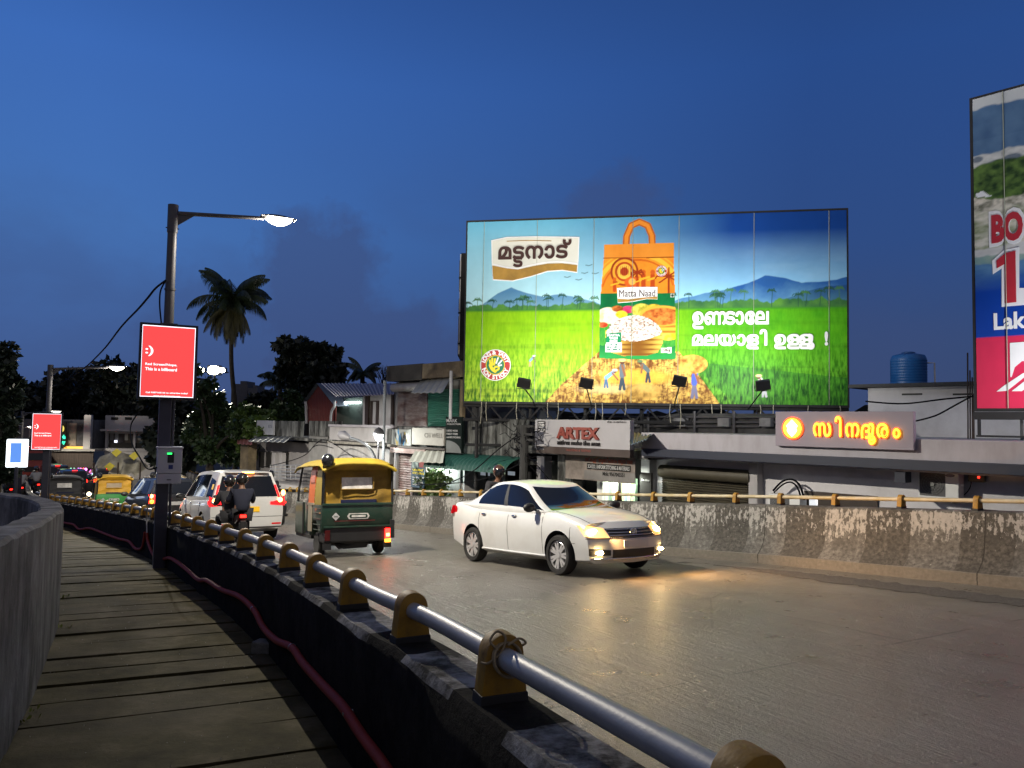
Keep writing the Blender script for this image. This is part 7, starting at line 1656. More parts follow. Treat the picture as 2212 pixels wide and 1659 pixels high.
bs = F.thing('sign_board', 'narrow black sign board standing beside the olive shutter', 'sign', 1395); part(F, bs, 'board', int_m, [(1382, 1020, 1407, 1110, -.25, .06)], .01); sign_text(F, bs, 'Men & Boys', 1386, 1034, 1403, 1040, -.245, mat('dim_white_ink', (.45, .45, .45), .6))
sb = F.thing('sign_board', 'white sign board with raised brown letters over the tailor shop', 'sign', 1250)
b = MB(); F.rect(b, 1156, 906, 1361, 968, .45, .16); b.build('board', mat('sign_white', (.38, .37, .39), .6, var=.05, dirt=(.35, .35, .36), da=.1), sb, bevel=.01)
part(F, sb, 'lower_strip', mat('strip_brown', (.06, .042, .036), .6), [(1158, 963, 1361, 978, .455, .14)])
brown_l = mat('raised_brown', (.24, .055, .04), .5, var=.1); black_l = mat('raised_black', (.015, .012, .012), .5)
sign_text(F, sb, 'ARTEX', 1205, 922, 1296, 947, .46, brown_l, .045, .06); sign_text(F, sb, 'attires make the man', 1205, 950, 1297, 960, .46, black_l, .02, .03)
sign_text(F, sb, 'MOB: +91 9567045551', 1312, 910, 1353, 913.6, .455, black_l, .012); sign_text(F, sb, 'PAZHALAM', 1159, 967, 1175, 970.5, .458, mat('dim_white_ink', (.45, .45, .45), .6), .01); sign_text(F, sb, 'TAILORING & TEXTILES', 1222, 969.5, 1276, 974, .458, brown_l, .01)
u0, z1 = F.uz(1161, 909, .46); u1, _ = F.uz(1178, 909, .46); _, z0 = F.uz(1161, 935, .46); b = MB(); b.prism([(u0, z1), (u0, z0), ((u0 + u1) / 2, z0 + .07), (u1, z0), (u1, z1)], 0, .006, Matrix.Translation((0, -.452, 0)) @ Matrix.Rotation(math.pi / 2, 4, 'X')); rb = b.build('ribbon', black_l, sb)
for i, w_ in enumerate(('URGENT', 'STITCHING', 'WITHIN', '24 HOURS')): sign_text(F, sb, w_, 1163.5, 911 + i * 5, 1176, 914.4 + i * 5, .46, inkwhite, .02, .004, parent=rb)
# little tin awning right of the sign board
b = MB(); corrug(b, F.world(F.pt(1361, 935, -.2)), F.world(F.pt(1416, 936, -.2)), F.world(F.pt(1398, 947, .7)), F.world(F.pt(1362, 960, .7)), 12, .02); tag(b.build('tin_awning', mat('blue_grey_tin', (.10, .15, .2), .4, metal=.4)), 'small blue grey tin awning right of the white sign board', 'awning')
# ---- stained shop with the green scalloped canopy
s4 = F.thing('shop', 'low shop with a black streaked parapet and a ribbed dark green canopy', 'shop', 1060)
b = MB(); F.rect(b, 998, 905, 1131, 988, -.1, .25); b.build('parapet', stain_m, s4, bevel=.01)
b = MB(); F.rect(b, 955, 985, 1131, 992, -.12, 5); b.build('roof_slab', stain_m, s4)
n = 22; b = MB(); vs = []
for i in range(n * 4 + 1):
    t = i / (n * 4); x = 955 + (1133 - 955) * t; sc = abs(math.sin(math.pi * i / 4)) * .045; u, z = F.uz(x, 983, -.05)
    zt = F.uz(955, 979, -.05)[1]
    for k in range(6): a = k / 5 * math.pi * .5; vs.append((u, .05 - (.75 * math.sin(a)) - sc * math.sin(a), zt - .42 * (1 - math.cos(a)) + sc * math.cos(a)))
b.add(vs, [(i * 6 + k, (i + 1) * 6 + k, (i + 1) * 6 + k + 1, i * 6 + k + 1) for i in range(n * 4) for k in range(5)]); b.build('canopy', mat('canopy_green', (.012, .075, .06), .6, var=.15), s4, smooth=180)
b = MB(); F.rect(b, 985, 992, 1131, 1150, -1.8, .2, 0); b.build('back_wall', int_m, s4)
part(F, s4, 'pillar', wall_w, [(984, 998, 1004, 1150, -.3, .5, 0)]); part(F, s4, 'pillar', wood_m, [(1085, 998, 1092, 1150, -.1, .1, 0)])
part(F, s4, 'door_panel', lit_white, [(956, 992, 981, 1150, -.75, .05, 0)]); part(F, s4, 'door_frame', int_m, [(966, 992, 969, 1150, -.70, .03, 0)])
part(F, s4, 'shelf', mat('shop_goods', (.12, .13, .14), .7, var=.8, vs=9), [(1035, 1015, 1080, 1090, -1.4, .2)]); part(F, s4, 'lit_shelf', mat('lit_shelf', (.5, .55, .6), .7, emit=(.7, .8, .9), es=.25), [(1035, 1016, 1056, 1026, -1.1, .05)]); part(F, s4, 'lit_shelf', mat('lit_shelf', (.5, .55, .6), .7), [(1096, 1018, 1110, 1026, -1.1, .05)])
u, z = F.uz(970, 996, -.2); tl_ = F.world((u, .12, z - .02)); lamp('POINT', 'shop_tube_light', F.world((u, -.05, z - .35)), 95, (.86, 1, .92), None, shadow_soft_size=.04)
# ---- two storey shop with the green and rusty shutters
s5 = F.thing('shop', 'two storey shop with a rusty white and a green upper shutter under a mouldy slab', 'shop', 920)
b = MB(); F.rect(b, 856, 826, 998, 1000, -.25, 4.5, 0); b.build('wall', mat('grey_plaster', (.20, .20, .20), .9, var=.2, dirt=(.05, .045, .04), da=.3), s5)
b = MB(); F.rect(b, 835, 791, 912, 824, .25, 5.0); b.build('roof_edge', black_c, s5, bevel=.02); b = MB(); F.rect(b, 912.3, 786, 999, 818, .25, 5.0); b.build('roof_edge', tan_m, s5, bevel=.02)
b = MB(); u0, z1 = F.uz(846, 830, .1); u1, _ = F.uz(906, 830, .1); b.cyl((u0, -.02, z1 - .12), (u1, -.02, z1 - .12), .15, n=18); b.build('shutter_hood', mat('hood_grey', (.30, .29, .29), .6), s5, smooth=50)
shutter(F, s5, 859, 846, 923, 921, -.15, rust_m); shutter(F, s5, 925, 842, 995, 921, -.15, greens_m, n=22)
b = MB(); corrug(b, F.pt(910, 822, .0), F.pt(977, 812, .0), F.pt(957, 847, .75), F.pt(889, 848, .75), 10, .018); b.build('awning', sheet_l, s5)
part(F, s5, 'post', tan_m, [(994, 820, 1000, 905, .1, .12)])
b = MB(); F.rect(b, 856, 921, 998, 927, -.1, 4); b.build('floor_slab', stain_m, s5)
part(F, s5, 'fascia', stain_m, [(836, 927, 960, 963, -.05, .2)])
part(F, s5, 'ledge', mat('ledge_rust', (.36, .30, .29), .7, var=.3, dirt=(.15, .05, .04), da=.3), [(843, 966, 918, 977, .35, .6)], .01); part(F, s5, 'box_beam', wood_m, [(858, 963, 960, 967, .4, .3)])
shutter(F, s5, 857, 979, 890, 1150, .0, rust_m, n=34); part(F, s5, 'door_jamb', wall_w, [(852, 977, 857, 1150, .1, .3, 0)])
part(F, s5, 'lit_wall', lit_white, [(921, 985, 956, 1150, -.15, .05, 0)])
b = MB(); corrug(b, F.pt(902, 967, .15), F.pt(962, 969, .15), F.pt(957, 999, .95), F.pt(884, 996, .95), 10, .015); b.build('awning', sheet_c, s5)
mp_ = F.thing('mural_panel', 'painted panel of blue, yellow and white triangles above the rusty ledge', 'mural', 870); pr2 = random.Random(14)
part(F, mp_, 'panel', mat('mural_grey', (.30, .32, .31), .7, var=.2), [(847, 927, 888, 961, .17, .05)]); mc = [mat('mural_yellow', (.55, .42, .08), .6), mat('mural_blue', (.06, .25, .5), .6), mat('mural_pale', (.5, .55, .55), .6), mat('mural_dark', (.03, .03, .03), .6)]
u0, z1 = F.uz(850, 929, .18); u1, _ = F.uz(886, 929, .18); _, z0 = F.uz(850, 959, .18)
for j in range(4):
    b = MB()
    for i in range(5):
        cx, cz = u0 + (u1 - u0) * pr2.uniform(.12, .88), z0 + (z1 - z0) * pr2.uniform(.2, .8); s_ = pr2.uniform(.12, .24)
        b.prism([(cx - s_ * .35, cz), (cx, cz + s_), (cx + s_ * .4, cz + s_ * .1), (cx + .02, cz - s_)], 0, .003 + .002 * j, Matrix.Translation((0, -.172, 0)) @ Matrix.Rotation(math.pi / 2, 4, 'X')); b.build('facet', mc[j], mp_); b = MB()
sw = F.thing('sign_board', 'faded cream sign board between the mural panel and the dark green sign', 'sign', 920); part(F, sw, 'board', mat('sign_cream', (.42, .41, .37), .6, var=.08, dirt=(.28, .27, .25), da=.15), [(890, 924, 959, 960, .30, .12)], .008); sign_text(F, sw, 'CH WELL', 917, 935, 957, 945, .305, mat('faded_ink', (.22, .22, .20), .7), .004); sign_text(F, sw, 'Stitching', 943, 926, 955, 929, .305, mat('faded_ink', (.22, .22, .20), .7), .004)
dk = F.thing('sign_board', 'tall dark green sign board of a ladies wear shop beside the stained parapet', 'sign', 980); part(F, dk, 'board', mat('sign_dark_green', (.006, .012, .011), .8, var=.1, spec=.1), [(963, 900, 998, 978, .35, .10)], .008)
dimw = mat('dim_white_ink', (.45, .45, .45), .6)
for s_, x0, y0, x1, y1 in (('MARK', 965, 905, 988, 912), ('COLLECTION', 966, 914, 995, 917.5), ('LADIES WEAR', 965, 928, 989, 932), ('FANCY ITEMS', 965, 935, 989, 939), ('LADIES STICHING', 965, 942, 995, 946)): sign_text(F, dk, s_, x0, y0, x1, y1, .355, dimw, .006)
u0, z0 = F.uz(963, 977, .355); u1, z1 = F.uz(996, 952, .355); b = MB(); b.prism([(u0 + .01, z0)] + [(u0 + .01 + (u1 - u0) * math.sin(a), z0 + (z1 - z0) * math.cos(a)) for a in np.linspace(0, math.pi / 2, 10)], 0, .004, Matrix.Translation((0, -.352, 0)) @ Matrix.Rotation(math.pi / 2, 4, 'X')); b.build('grey_quarter', mat('quarter_grey', (.10, .11, .11), .6), dk)
ub = F.thing('banner', 'upright blue banner with yellow and white lettering beside the rusty lower shutter', 'banner', 900); part(F, ub, 'sheet', mat('banner_blue', (.045, .085, .13), .6, var=.15), [(889, 997, 917, 1052, .40, .02)]); part(F, ub, 'picture', mat('banner_picture', (.30, .38, .36), .6, var=.6, vs=9), [(890, 998, 903, 1010, .41, .01)]); part(F, ub, 'picture', mat('banner_red', (.25, .05, .05), .6, var=.4), [(905, 998, 916, 1009, .41, .01)])
for s_, y0, y1, m_, x1 in (('URGENT', 1012, 1016.5, inkyellow, 915), ('STICHING', 1019, 1023.5, inkyellow, 916), ('LADIES BLOUSE', 1029, 1032, inkwhite, 916), ('KURTIS', 1034, 1037, inkwhite, 912), ('CHURIDAR', 1039, 1042, inkwhite, 914), ('GOWN', 1044, 1047, inkwhite, 910)): sign_text(F, ub, s_, 891.5, y0, x1, y1, .41, m_, .01, .004)
# ---- white two storey house, open upper room with a tube light, red shed
s6 = F.thing('house', 'white two storey house with an open upper room lit by a tube light', 'house', 780)
b = MB(); F.rect(b, 785, 846, 850, 925, -.9, 4, 0); b.build('upper_wall', wall_w, s6); part(F, s6, 'door', wood_m, [(800, 866, 818, 917, -.87, .03)]); part(F, s6, 'door_leaf', wall_w, [(806, 868, 812, 915, -.86, .02)]); part(F, s6, 'corner_post', wood_m, [(789, 848, 796, 917, -.8, .08)]); part(F, s6, 'corner_post', wood_m, [(845, 846, 849, 917, -.8, .08)])
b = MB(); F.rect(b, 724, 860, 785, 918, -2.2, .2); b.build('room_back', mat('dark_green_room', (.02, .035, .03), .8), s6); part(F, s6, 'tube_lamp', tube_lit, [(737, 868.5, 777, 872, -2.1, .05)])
u, z = F.uz(757, 871, -2.0); lamp('POINT', 'tube_light', F.world((u, 1.75, z - .1)), 14, (.92, 1, .96), None, shadow_soft_size=.1)
b = MB(); pR = [F.pt(688, 828, -1.4), F.pt(852, 828, -1.4), F.pt(852, 851, -.2), F.pt(722, 857, -.2)]; corrug(b, *pR, 40, .02); b.build('tin_roof', mat('purple_tin', (.15, .125, .16), .5, metal=.2, var=.15), s6)
b = MB(); F.rect(b, 712, 921, 848, 950, -.15, 4); b.build('parapet', wall_w, s6, bevel=.015); b = MB(); F.rect(b, 709, 916.5, 850, 921, -.05, 4.2); b.build('coping', wall_lilac, s6)
b = MB(); F.rect(b, 708, 957, 842, 1010, .05, 4, 0); b.build('lower_wall', mat('white_plaster_stained', (.42, .42, .43), .88, var=.12, dirt=(.15, .14, .13), da=.3, ds=1.2, stretch=(2, 2, .4)), s6); b = MB(); F.rect(b, 707, 952, 843, 957, .35, 1); b.build('ledge', mat('mossy_ledge', (.20, .19, .17), .9, var=.5, vs=8), s6)
b = MB(); u, zt = F.uz(832, 823, .5); b.cyl((u, -.5, 0), (u, -.5, zt), .05, n=10); tag(b.build('conduit_pole', mat('galv_pole', (.22, .24, .26), .5, metal=.4)), 'slim grey pole rising past the white house and the rusty upper shutter', 'pole'); bpo = COL.objects[-1]; bpo.matrix_world = Matrix.Translation(F.p) @ Matrix.Rotation(A0, 4, 'Z')
b = MB(); u, zt = F.uz(975, 801, .6); b.cyl((u, -.6, F.uz(975, 905, .6)[1]), (u, -.6, zt), .05, n=10); o = tag(b.build('conduit_pole', mat('white_pvc', (.6, .6, .62), .5)), 'pale pipe standing in front of the green upper shutter', 'pole'); o.matrix_world = Matrix.Translation(F.p) @ Matrix.Rotation(A0, 4, 'Z')
sd = F.thing('shed', 'rooftop shed with a rust red sheet gable and grey tin roof', 'shed', 690)
uL, zL = F.uz(662, 868, -1.6); uR, zR_ = F.uz(723, 872, -1.6); uM, zM = F.uz(690, 830, -1.6); _, zb_ = F.uz(662, 912, -1.6)
b = MB(); vs = []; n = 36
for i in range(n + 1):
    u = uL + (uR - uL) * i / n; zt = zL + (zM - zL) * (u - uL) / (uM - uL) if u < uM else zM + (zR_ - zM) * (u - uM) / (uR - uM); y = 1.6 + (.03 if i % 2 else 0); vs += [(u, y, zb_), (u, y, zt)]
b.add(vs, [(2 * i, 2 * i + 2, 2 * i + 3, 2 * i + 1) for i in range(n)]); b.box(uL, 1.66, zb_, uR, 1.7, zL); b.build('gable', mat('red_sheet', (.13, .022, .016), .7, var=.2, vs=4), sd)
b = MB(); corrug(b, (uM, 1.45, zM + .03), (uM, 6, zM + .03), (uR + .2, 6, zR_ - .08), (uR + .2, 1.45, zR_ - .08), 18, .02); corrug(b, (uM, 6, zM + .03), (uM, 1.45, zM + .03), (uL - .15, 1.45, zL - .08), (uL - .15, 6, zL - .08), 18, .02); b.build('roof', mat('blue_grey_sheet', (.07, .085, .11), .6, var=.2), sd)
b = MB(); b.tube(cr([F.pt(723, 866, -1.4), F.pt(722, 878, -1.4), F.pt(716, 890, -1.4), F.pt(714, 915, -1.4)], 6), .05, 8); b.build('downpipe', wall_w, sd); b = MB(); b.tube([F.pt(660, 868, -1.45), F.pt(661, 874, -1.45), F.pt(662, 915, -1.45)], .06, 8); b.build('downpipe', wall_w, sd)
# lamp with a round globe on a pole before the white house, and an unlit swan neck lamp
gl = F.thing('street_lamp', 'small lamp with a blazing white globe in front of the white house', 'street lamp', 818, .9); u, z = F.uz(818, 940, .9); b = MB(); b.cyl((u, -.9, 0), (u, -.9, z - .1), .035, n=8); b.build('pole', steel_m, gl); b = MB(); b.lathe([(.02, .22), (.14, .14), (.19, .02), (.19, -.02)], 18, Matrix.Translation((u, -.9, z + .05))); b.build('hood', steel_m, gl, smooth=50)
b = MB(); b.sphere((u, -.9, z), (.15, .15, .20), 16, 10); b.build('globe', mat('globe_lit', (.9, .9, .9), .3, emit=(.97, 1, .93), es=9), gl, smooth=180); lamp('POINT', 'globe_light', F.world((u, -1.15, z - .1)), 130, (.97, 1, .93), gl, shadow_soft_size=.04)
sn = F.thing('street_lamp', 'unlit grey swan neck street lamp left of the glowing globe lamp', 'street lamp', 860, 1.6); b = MB(); b.tube(cr([F.pt(815, 1080, 1.6), F.pt(813, 1010, 1.6), F.pt(808, 985, 1.6), F.pt(795, 965, 1.6), F.pt(775, 952, 1.6), F.pt(755, 946, 1.6)], 6), .05, 8); b.build('neck', mat('galv_pole', (.22, .24, .26), .5), sn, smooth=60)
c0, c1 = F.pt(757, 947, 1.6), F.pt(734, 938, 1.6); b = MB(); b.tube([c0, c0.lerp(c1, .3), c0.lerp(c1, .7), c1], [.06, .13, .17, .10], 12); b.build('lamp_head', mat('lamp_grey', (.22, .22, .24), .5), sn, smooth=60)
# ---- left house with balcony and canopies
s8 = F.thing('house', 'grey house with a balcony railing, pitched canopy and streaked parapet left of the rickshaw', 'house', 610)
b = MB(); F.rect(b, 548, 950, 668, 1060, -.6, 4, 0); b.build('wall', mat('dusky_plaster', (.24, .23, .235), .9, var=.15), s8); b = MB(); F.rect(b, 668, 938, 708, 1060, -.3, 4, 0); b.build('side_wall', mat('grey_plaster2', (.22, .22, .22), .9, var=.2), s8)
b = MB(); F.rect(b, 592, 909, 648, 941, -.1, .2); b.build('parapet', stain_m, s8); b = MB(); F.rect(b, 668, 909, 726, 941, -.2, .3); b.build('parapet', stain_m, s8); b = MB(); F.rect(b, 548, 941, 726, 946, -.1, 4); b.build('roof_slab', stain_m, s8)
for (x, w) in ((560, 10), (575, 10), (610, 13)): part(F, s8, 'window', int_m, [(x, 975, x + w, 1010, -.57, .03)])
part(F, s8, 'pillar', wall_w, [(588, 978, 595, 1060, -.3, .2, 0)]); part(F, s8, 'pillar', wall_w, [(603, 978, 609, 1060, -.3, .2, 0)]); part(F, s8, 'pillar', tan_m, [(520, 955, 537, 1060, .2, .4, 0)])
b = MB()
for y in (1005, 1012, 1019, 1026, 1033): b.tube([F.pt(584, y, .4), F.pt(650, y, .4)], .02, 5)
for x in range(584, 652, 11): b.tube([F.pt(x, 1004, .4), F.pt(x, 1036, .4)], .018, 5)
b.build('railing', mat('rail_grey', (.36, .37, .38), .4, metal=.5), s8); part(F, s8, 'balcony', wall_w, [(548, 1036, 650, 1046, .4, 1.2)])
b = MB(); corrug(b, F.pt(560, 941, .0), F.pt(632, 943, .0), F.pt(618, 955, .9), F.pt(536, 953, .9), 14, .02); b.build('canopy', sheet_m, s8); b = MB(); corrug(b, F.pt(513, 948, .1), F.pt(545, 950, .1), F.pt(545, 960, .6), F.pt(512, 958, .6), 8, .02); b.build('canopy', mat('dull_red_sheet', (.22, .08, .07), .6), s8)
hbx = F.thing('sign_board', 'pale sign board with faded letters on the streaked parapet of the grey house', 'sign', 570); part(F, hbx, 'board', mat('sign_pale', (.42, .43, .46), .6, var=.08), [(555, 908, 591, 938, .05, .08)]); sign_text(F, hbx, 'S', 557, 918, 562, 924, .056, mat('faded_blue_ink', (.18, .20, .26), .7)); sign_text(F, hbx, 'ES', 580, 918, 588, 924, .056, mat('faded_blue_ink', (.18, .20, .26), .7))
# ---- utility pole with tangled wires before the tailor shop
up = F.thing('utility_pole', 'dark utility pole wrapped in tangled wires left of the white sign board', 'utility pole', 1133, 1.0); u, zt = F.uz(1133, 918, 1.0); b = MB(); b.tube([(u, -1.0, 0), (u, -1.0, zt)], [.13, .11], 10); b.build('pole', mat('pole_dark', (.03, .03, .03), .8, var=.3), up)
b = MB()
for y in (921, 938, 950): z = F.uz(1133, y, 1.0)[1]; b.box(u - .36, -1.05, z - .03, u + .36, -.95, z + .03)
b.build('cross_arm', mat('pole_dark', (.03, .03, .03), .8), up); wr2 = random.Random(3); b = MB()
for k in range(26):
    p = Vector((u + wr2.uniform(-.35, .35), -1.0 + wr2.uniform(-.15, .15), zt - wr2.uniform(-.05, .9))); pts = [p]
    for j in range(4): pts.append(pts[-1] + Vector((wr2.uniform(-.3, .3), wr2.uniform(-.1, .1), wr2.uniform(-.25, .2))))
    b.tube(cr(pts, 4), .009, 4)
for k in range(6): q_ = Vector((u + wr2.uniform(-.34, .34), -1.0, F.uz(1133, 938, 1.0)[1] + .03)); b.cyl(q_, q_ + Vector((0, 0, .12)), .03, n=8)
b.build('wire_tangle', cable_m, up)
for i, (pts, lab) in enumerate(((((1124, 936, 1.0), (1075, 972, 1.0), (1010, 1025, 1.2), (905, 1070, 1.4)), 'black cable slanting down left from the utility pole across the green canopy'), (((1128, 1000, 1.0), (1060, 1030, 1.2), (1000, 1042, 1.3), (900, 1048, 1.4)), 'thin wire from the utility pole running low past the shop plants'), (((1138, 985, 1.0), (1160, 1005, 1.0), (1190, 1040, 1.0)), 'stay wire slanting down right from the utility pole'), (((668, 975, 1.2), (700, 950, 1.2), (760, 985, 1.2), (790, 1010, 1.2)), 'sagging wires before the grey house and the white house'), (((560, 1010, 1.2), (610, 1000, 1.2), (655, 985, 1.2), (684, 962, 1.2), (720, 968, 1.2)), 'wire crossing in front of the balcony of the grey house'))):
    b = MB(); b.tube(cr([F.world(F.pt(*p)) for p in pts], 8), .016, 5); tag(b.build('overhead_cable', cable_m), lab, 'cable')
# ---- far left: white house, posters, neon shop, tarpaulins
Hh = Front(at(330, 1000, 58), R(4)); h9 = Hh.thing('house', 'white two storey house with a columned verandah in the dim distance', 'house', 280)
far_w = mat('far_white', (.42, .40, .39), .9, var=.1)
b = MB(); Hh.rect(b, 228, 897, 345, 936, 0, 6); b.build('upper_wall', far_w, h9); b = MB(); Hh.rect(b, 230, 936, 345, 1030, -.8, 5, 0); b.build('lower_wall', mat('verandah_dark', (.08, .065, .055), .9), h9); b = MB(); Hh.rect(b, 216, 927, 348, 931, .8, 6.5); b.build('verandah_roof', far_w, h9); b = MB(); Hh.rect(b, 224, 968, 345, 974, .6, 5); b.build('floor_slab', far_w, h9); b = MB(); Hh.rect(b, 226, 974, 345, 1040, .5, .3, 0); b.build('base_wall', far_w, h9)
for x in (228, 288, 318): part(Hh, h9, 'column', far_w, [(x, 931, x + 5, 968, .4, .2)])
for x in (240, 270): part(Hh, h9, 'vent', int_m, [(x, 901, x + 15, 907, .02, .05)])
for x in (238, 249, 270, 298): part(Hh, h9, 'window', mat('dim_pane', (.30, .28, .26), .5), [(x, 933, x + 7, 951, -.77, .03)])
part(Hh, h9, 'lit_lamp', mat('porch_lamp_lit', (.8, .8, .9), .4, emit=(.8, .85, 1), es=2.0), [(247, 951, 253, 958, -.5, .05)]); part(Hh, h9, 'railing', int_m, [(238, 956, 318, 967, .3, .05)])
Pf = Front(at(150, 1000, 56), R(8)); p10 = Pf.thing('building', 'dim shop building with posters and a brown boarded upper front behind the second red screen', 'building', 140)
b = MB(); Pf.rect(b, 40, 905, 204, 970, -.5, 6); b.build('upper_wall', mat('dusk_grey', (.10, .10, .11), .9, var=.25), p10); b = MB(); Pf.rect(b, 92, 974, 202, 1010, .3, .1); b.build('boards', mat('brown_boards', (.055, .040, .032), .8, var=.6, vs=3, stretch=(9, 9, .3)), p10); b = MB(); Pf.rect(b, 85, 969, 205, 974, .6, 2); b.build('ledge', mat('ledge_pale', (.28, .27, .25), .9), p10); b = MB(); Pf.rect(b, 30, 1010, 204, 1060, -.3, 3, 0); b.build('lower_wall', mat('dusk_grey', (.10, .10, .11), .9), p10)
part(Pf, p10, 'lit_strip', mat('amber_strip_lit', (.8, .4, .05), .5, emit=(1, .42, .06), es=1.0), [(138, 964, 182, 969, .1, .1)]); part(Pf, p10, 'wall_column', far_w, [(182, 896, 197, 972, .2, .4)]); part(Pf, p10, 'shutter', mat('red_grille', (.16, .02, .02), .6), [(108, 1014, 128, 1028, -.1, .05)])
part(Pf, p10, 'window', mat('dim_pane', (.30, .28, .26), .5), [(63, 925, 70, 945, -.45, .03)])
po_ = Pf.thing('poster', 'tall poster pair with a dim portrait pattern right of the round yellow sign', 'poster', 165); part(Pf, po_, 'sheet', mat('poster_sepia', (.22, .18, .14), .7, var=.7, vs=1.3), [(144, 914, 166, 963, -.1, .05)]); part(Pf, po_, 'sheet', mat('poster_dark', (.07, .07, .075), .7, var=1.0, vs=1.2), [(167, 915, 186, 963, -.1, .05)])
ns = Pf.thing('neon_sign', 'round yellow lit sign over two lines of green neon beside the smaller red screen', 'sign', 130); u, z = Pf.uz(129, 926, .4); r_ = (Pf.uz(139, 926, .4)[0] - u); Mn = Matrix.Translation((u, -.42, z)) @ Matrix.Rotation(math.pi / 2, 4, 'X')
part(Pf, ns, 'board', int_m, [(119, 912, 143, 966, .3, .1)]); b = MB(); b.prism([(r_ * math.cos(a), r_ * math.sin(a)) for a in np.linspace(0, 2 * math.pi, 29)[:-1]], 0, .05, Mn); so = b.build('disc', mat('disc_yellow_lit', (.9, .7, .1), .4, emit=(1, .80, .16), es=1.1), ns)
t_ = fit(text('SC', 1, .02, .02), r_ * .9); t_.build('lettering', mat('sign_olive', (.25, .2, .02), .6, emit=(.5, .35, .02), es=.4), so, M=Mn @ Matrix.Translation((0, 0, .052)))
gn = mat('neon_green_lit', (.02, .6, .35), .4, emit=(.0, .72, .45), es=1.3); sign_text(Pf, ns, 'Fresh', 120, 939, 142, 948, .42, gn, .06, .05); sign_text(Pf, ns, 'Bakery', 119, 951, 142, 960, .42, gn, .06, .05)
tp = Pf.thing('tarpaulin_stall', 'roadside stall of white and yellow tarpaulins right of the boarded shop', 'stall', 250); tr_ = random.Random(31); b = MB()
Qa = Front(at(250, 1000, 46), R(5)); u0, z1 = Qa.uz(200, 992, 0); u1, _ = Qa.uz(305, 992, 0); _, z0 = Qa.uz(200, 1024, 0); inv = MW[tp].inverted()
def tarp(u, v):
    w = u0 + (u1 - u0) * u; zz = z0 + (z1 - z0 + 1.0 * math.sin(math.pi * min(1, .25 + u * .7)) - .6) * v + .10 * math.sin(u * 31) * (1 - v); return inv @ Qa.world((w, -.5 + 1.6 * v + .12 * math.sin(u * 23 + v * 5), zz))
b.grid(tarp, 40, 8); b.build('tarpaulin', mat('tarp_print', (.30, .28, .22), .8, var=.55, vs=1.1), tp)
for (x, y) in ((237, 1008), (252, 978), (290, 985)):
    u, z = Qa.uz(x, y, .7); b = MB(); b.prism([(u - .30, z), (u, z + .25), (u + .30, z + .05), (u, z - .25)], 0, .02, Matrix.Translation((0, -.7, 0)) @ Matrix.Rotation(math.pi / 2, 4, 'X')); b.v = [tuple(inv @ Qa.world(p)) for p in b.v]; b.build('yellow_patch', mat('tarp_yellow', (.42, .36, .03), .7), tp)
b = MB()
for x in (203, 255, 303): u, z = Qa.uz(x, 1010, .4); b.cyl(inv @ Qa.world((u, -.4, 0)), inv @ Qa.world((u, -.4, z + .3)), .05, n=6)
b.build('pole', wood_m, tp)
ls = Qa.thing('light_string', 'row of pink, blue and red lights over a stall counter in the distance', 'lights', 165)
for i, (x, c) in enumerate(((153, (.3, 1, .6)), (160, (.4, .9, .7)), (169, (.6, .25, 1)), (174, (1, .2, .6)), (180, (1, .1, .1)), (185, (.9, .2, .8)))):
    u, z = Qa.uz(x, 1014, -2); b = MB(); b.sphere((u, 2, z), .09, 8, 6); b.build('bulb', mat('bulb_lit_%d' % i, c, .4, emit=c, es=5), ls)
part(Qa, ls, 'counter', mat('counter_pale', (.35, .30, .33), .7), [(150, 1018, 188, 1030, -2.2, .3)])
# distant apartment silhouettes
for i, (x0, y0, x1, Y, lab) in enumerate(((500, 829, 535, 120, 'distant grey apartment tower behind the coconut palm trunk'), (536, 838, 556, 118, 'lower distant flats right of the palm trunk'), (393, 812, 404, 118, 'sliver of a distant building beside the large red screen'), (40, 872, 70, 110, 'dim distant roof behind the second lamp post'))):
    Fr = Front(at(x0, 900, Y), 0); r_ = Fr.thing('building', lab, 'building', x0); b = MB(); Fr.rect(b, x0, y0, x1, 930, 0, 8, 0); b.build('wall', mat('far_flats', (.10, .10, .11), .9, var=.15), r_); b = MB(); Fr.rect(b, x0 + (x1 - x0) * .55, y0 - 6, x1 - 2, y0, -1, 4); b.build('roof_room', mat('far_flats', (.10, .10, .11), .9), r_)
    part(Fr, r_, 'window', mat('dim_pane2', (.12, .12, .15), .4), [(x0 + 6, y0 + 14, x0 + 12, y0 + 24, .02, .1)])
# roof clutter under and behind the large hoarding: pale sheets, a small blue notice and a second row of roofs
for i, (pts, off, m_, lab) in enumerate((([(1022, 884), (1060, 882), (1092, 892), (1098, 906), (1030, 906)], -2.6, sheet_l, 'pale bent roof sheet under the left end of the rice hoarding'), ([(1098, 893), (1150, 886), (1200, 888), (1206, 906), (1100, 906)], -2.2, mat('tarp_grey_blue', (.26, .30, .33), .6), 'long pale blue roof sheet under the rice hoarding, right of the bent one'))):
    b = MB(); b.prism([F.uz(x, y, off) for x, y in pts], 0, .5, Matrix.Translation((0, -off, 0)) @ Matrix.Rotation(math.pi / 2, 4, 'X')); o = tag(b.build('roof_sheet', m_), lab, 'roof sheet'); o.matrix_world = Matrix.Translation(F.p) @ Matrix.Rotation(A0, 4, 'Z')
nb = F.thing('notice', 'small blue and white notice propped under the rice hoarding', 'notice', 1130); part(F, nb, 'board', bluelabel_m, [(1133, 882, 1150, 899, -1.9, .05)]); part(F, nb, 'picture', mat('sign_pale', (.42, .43, .46), .6), [(1127, 882, 1132.8, 899, -1.9, .05)])
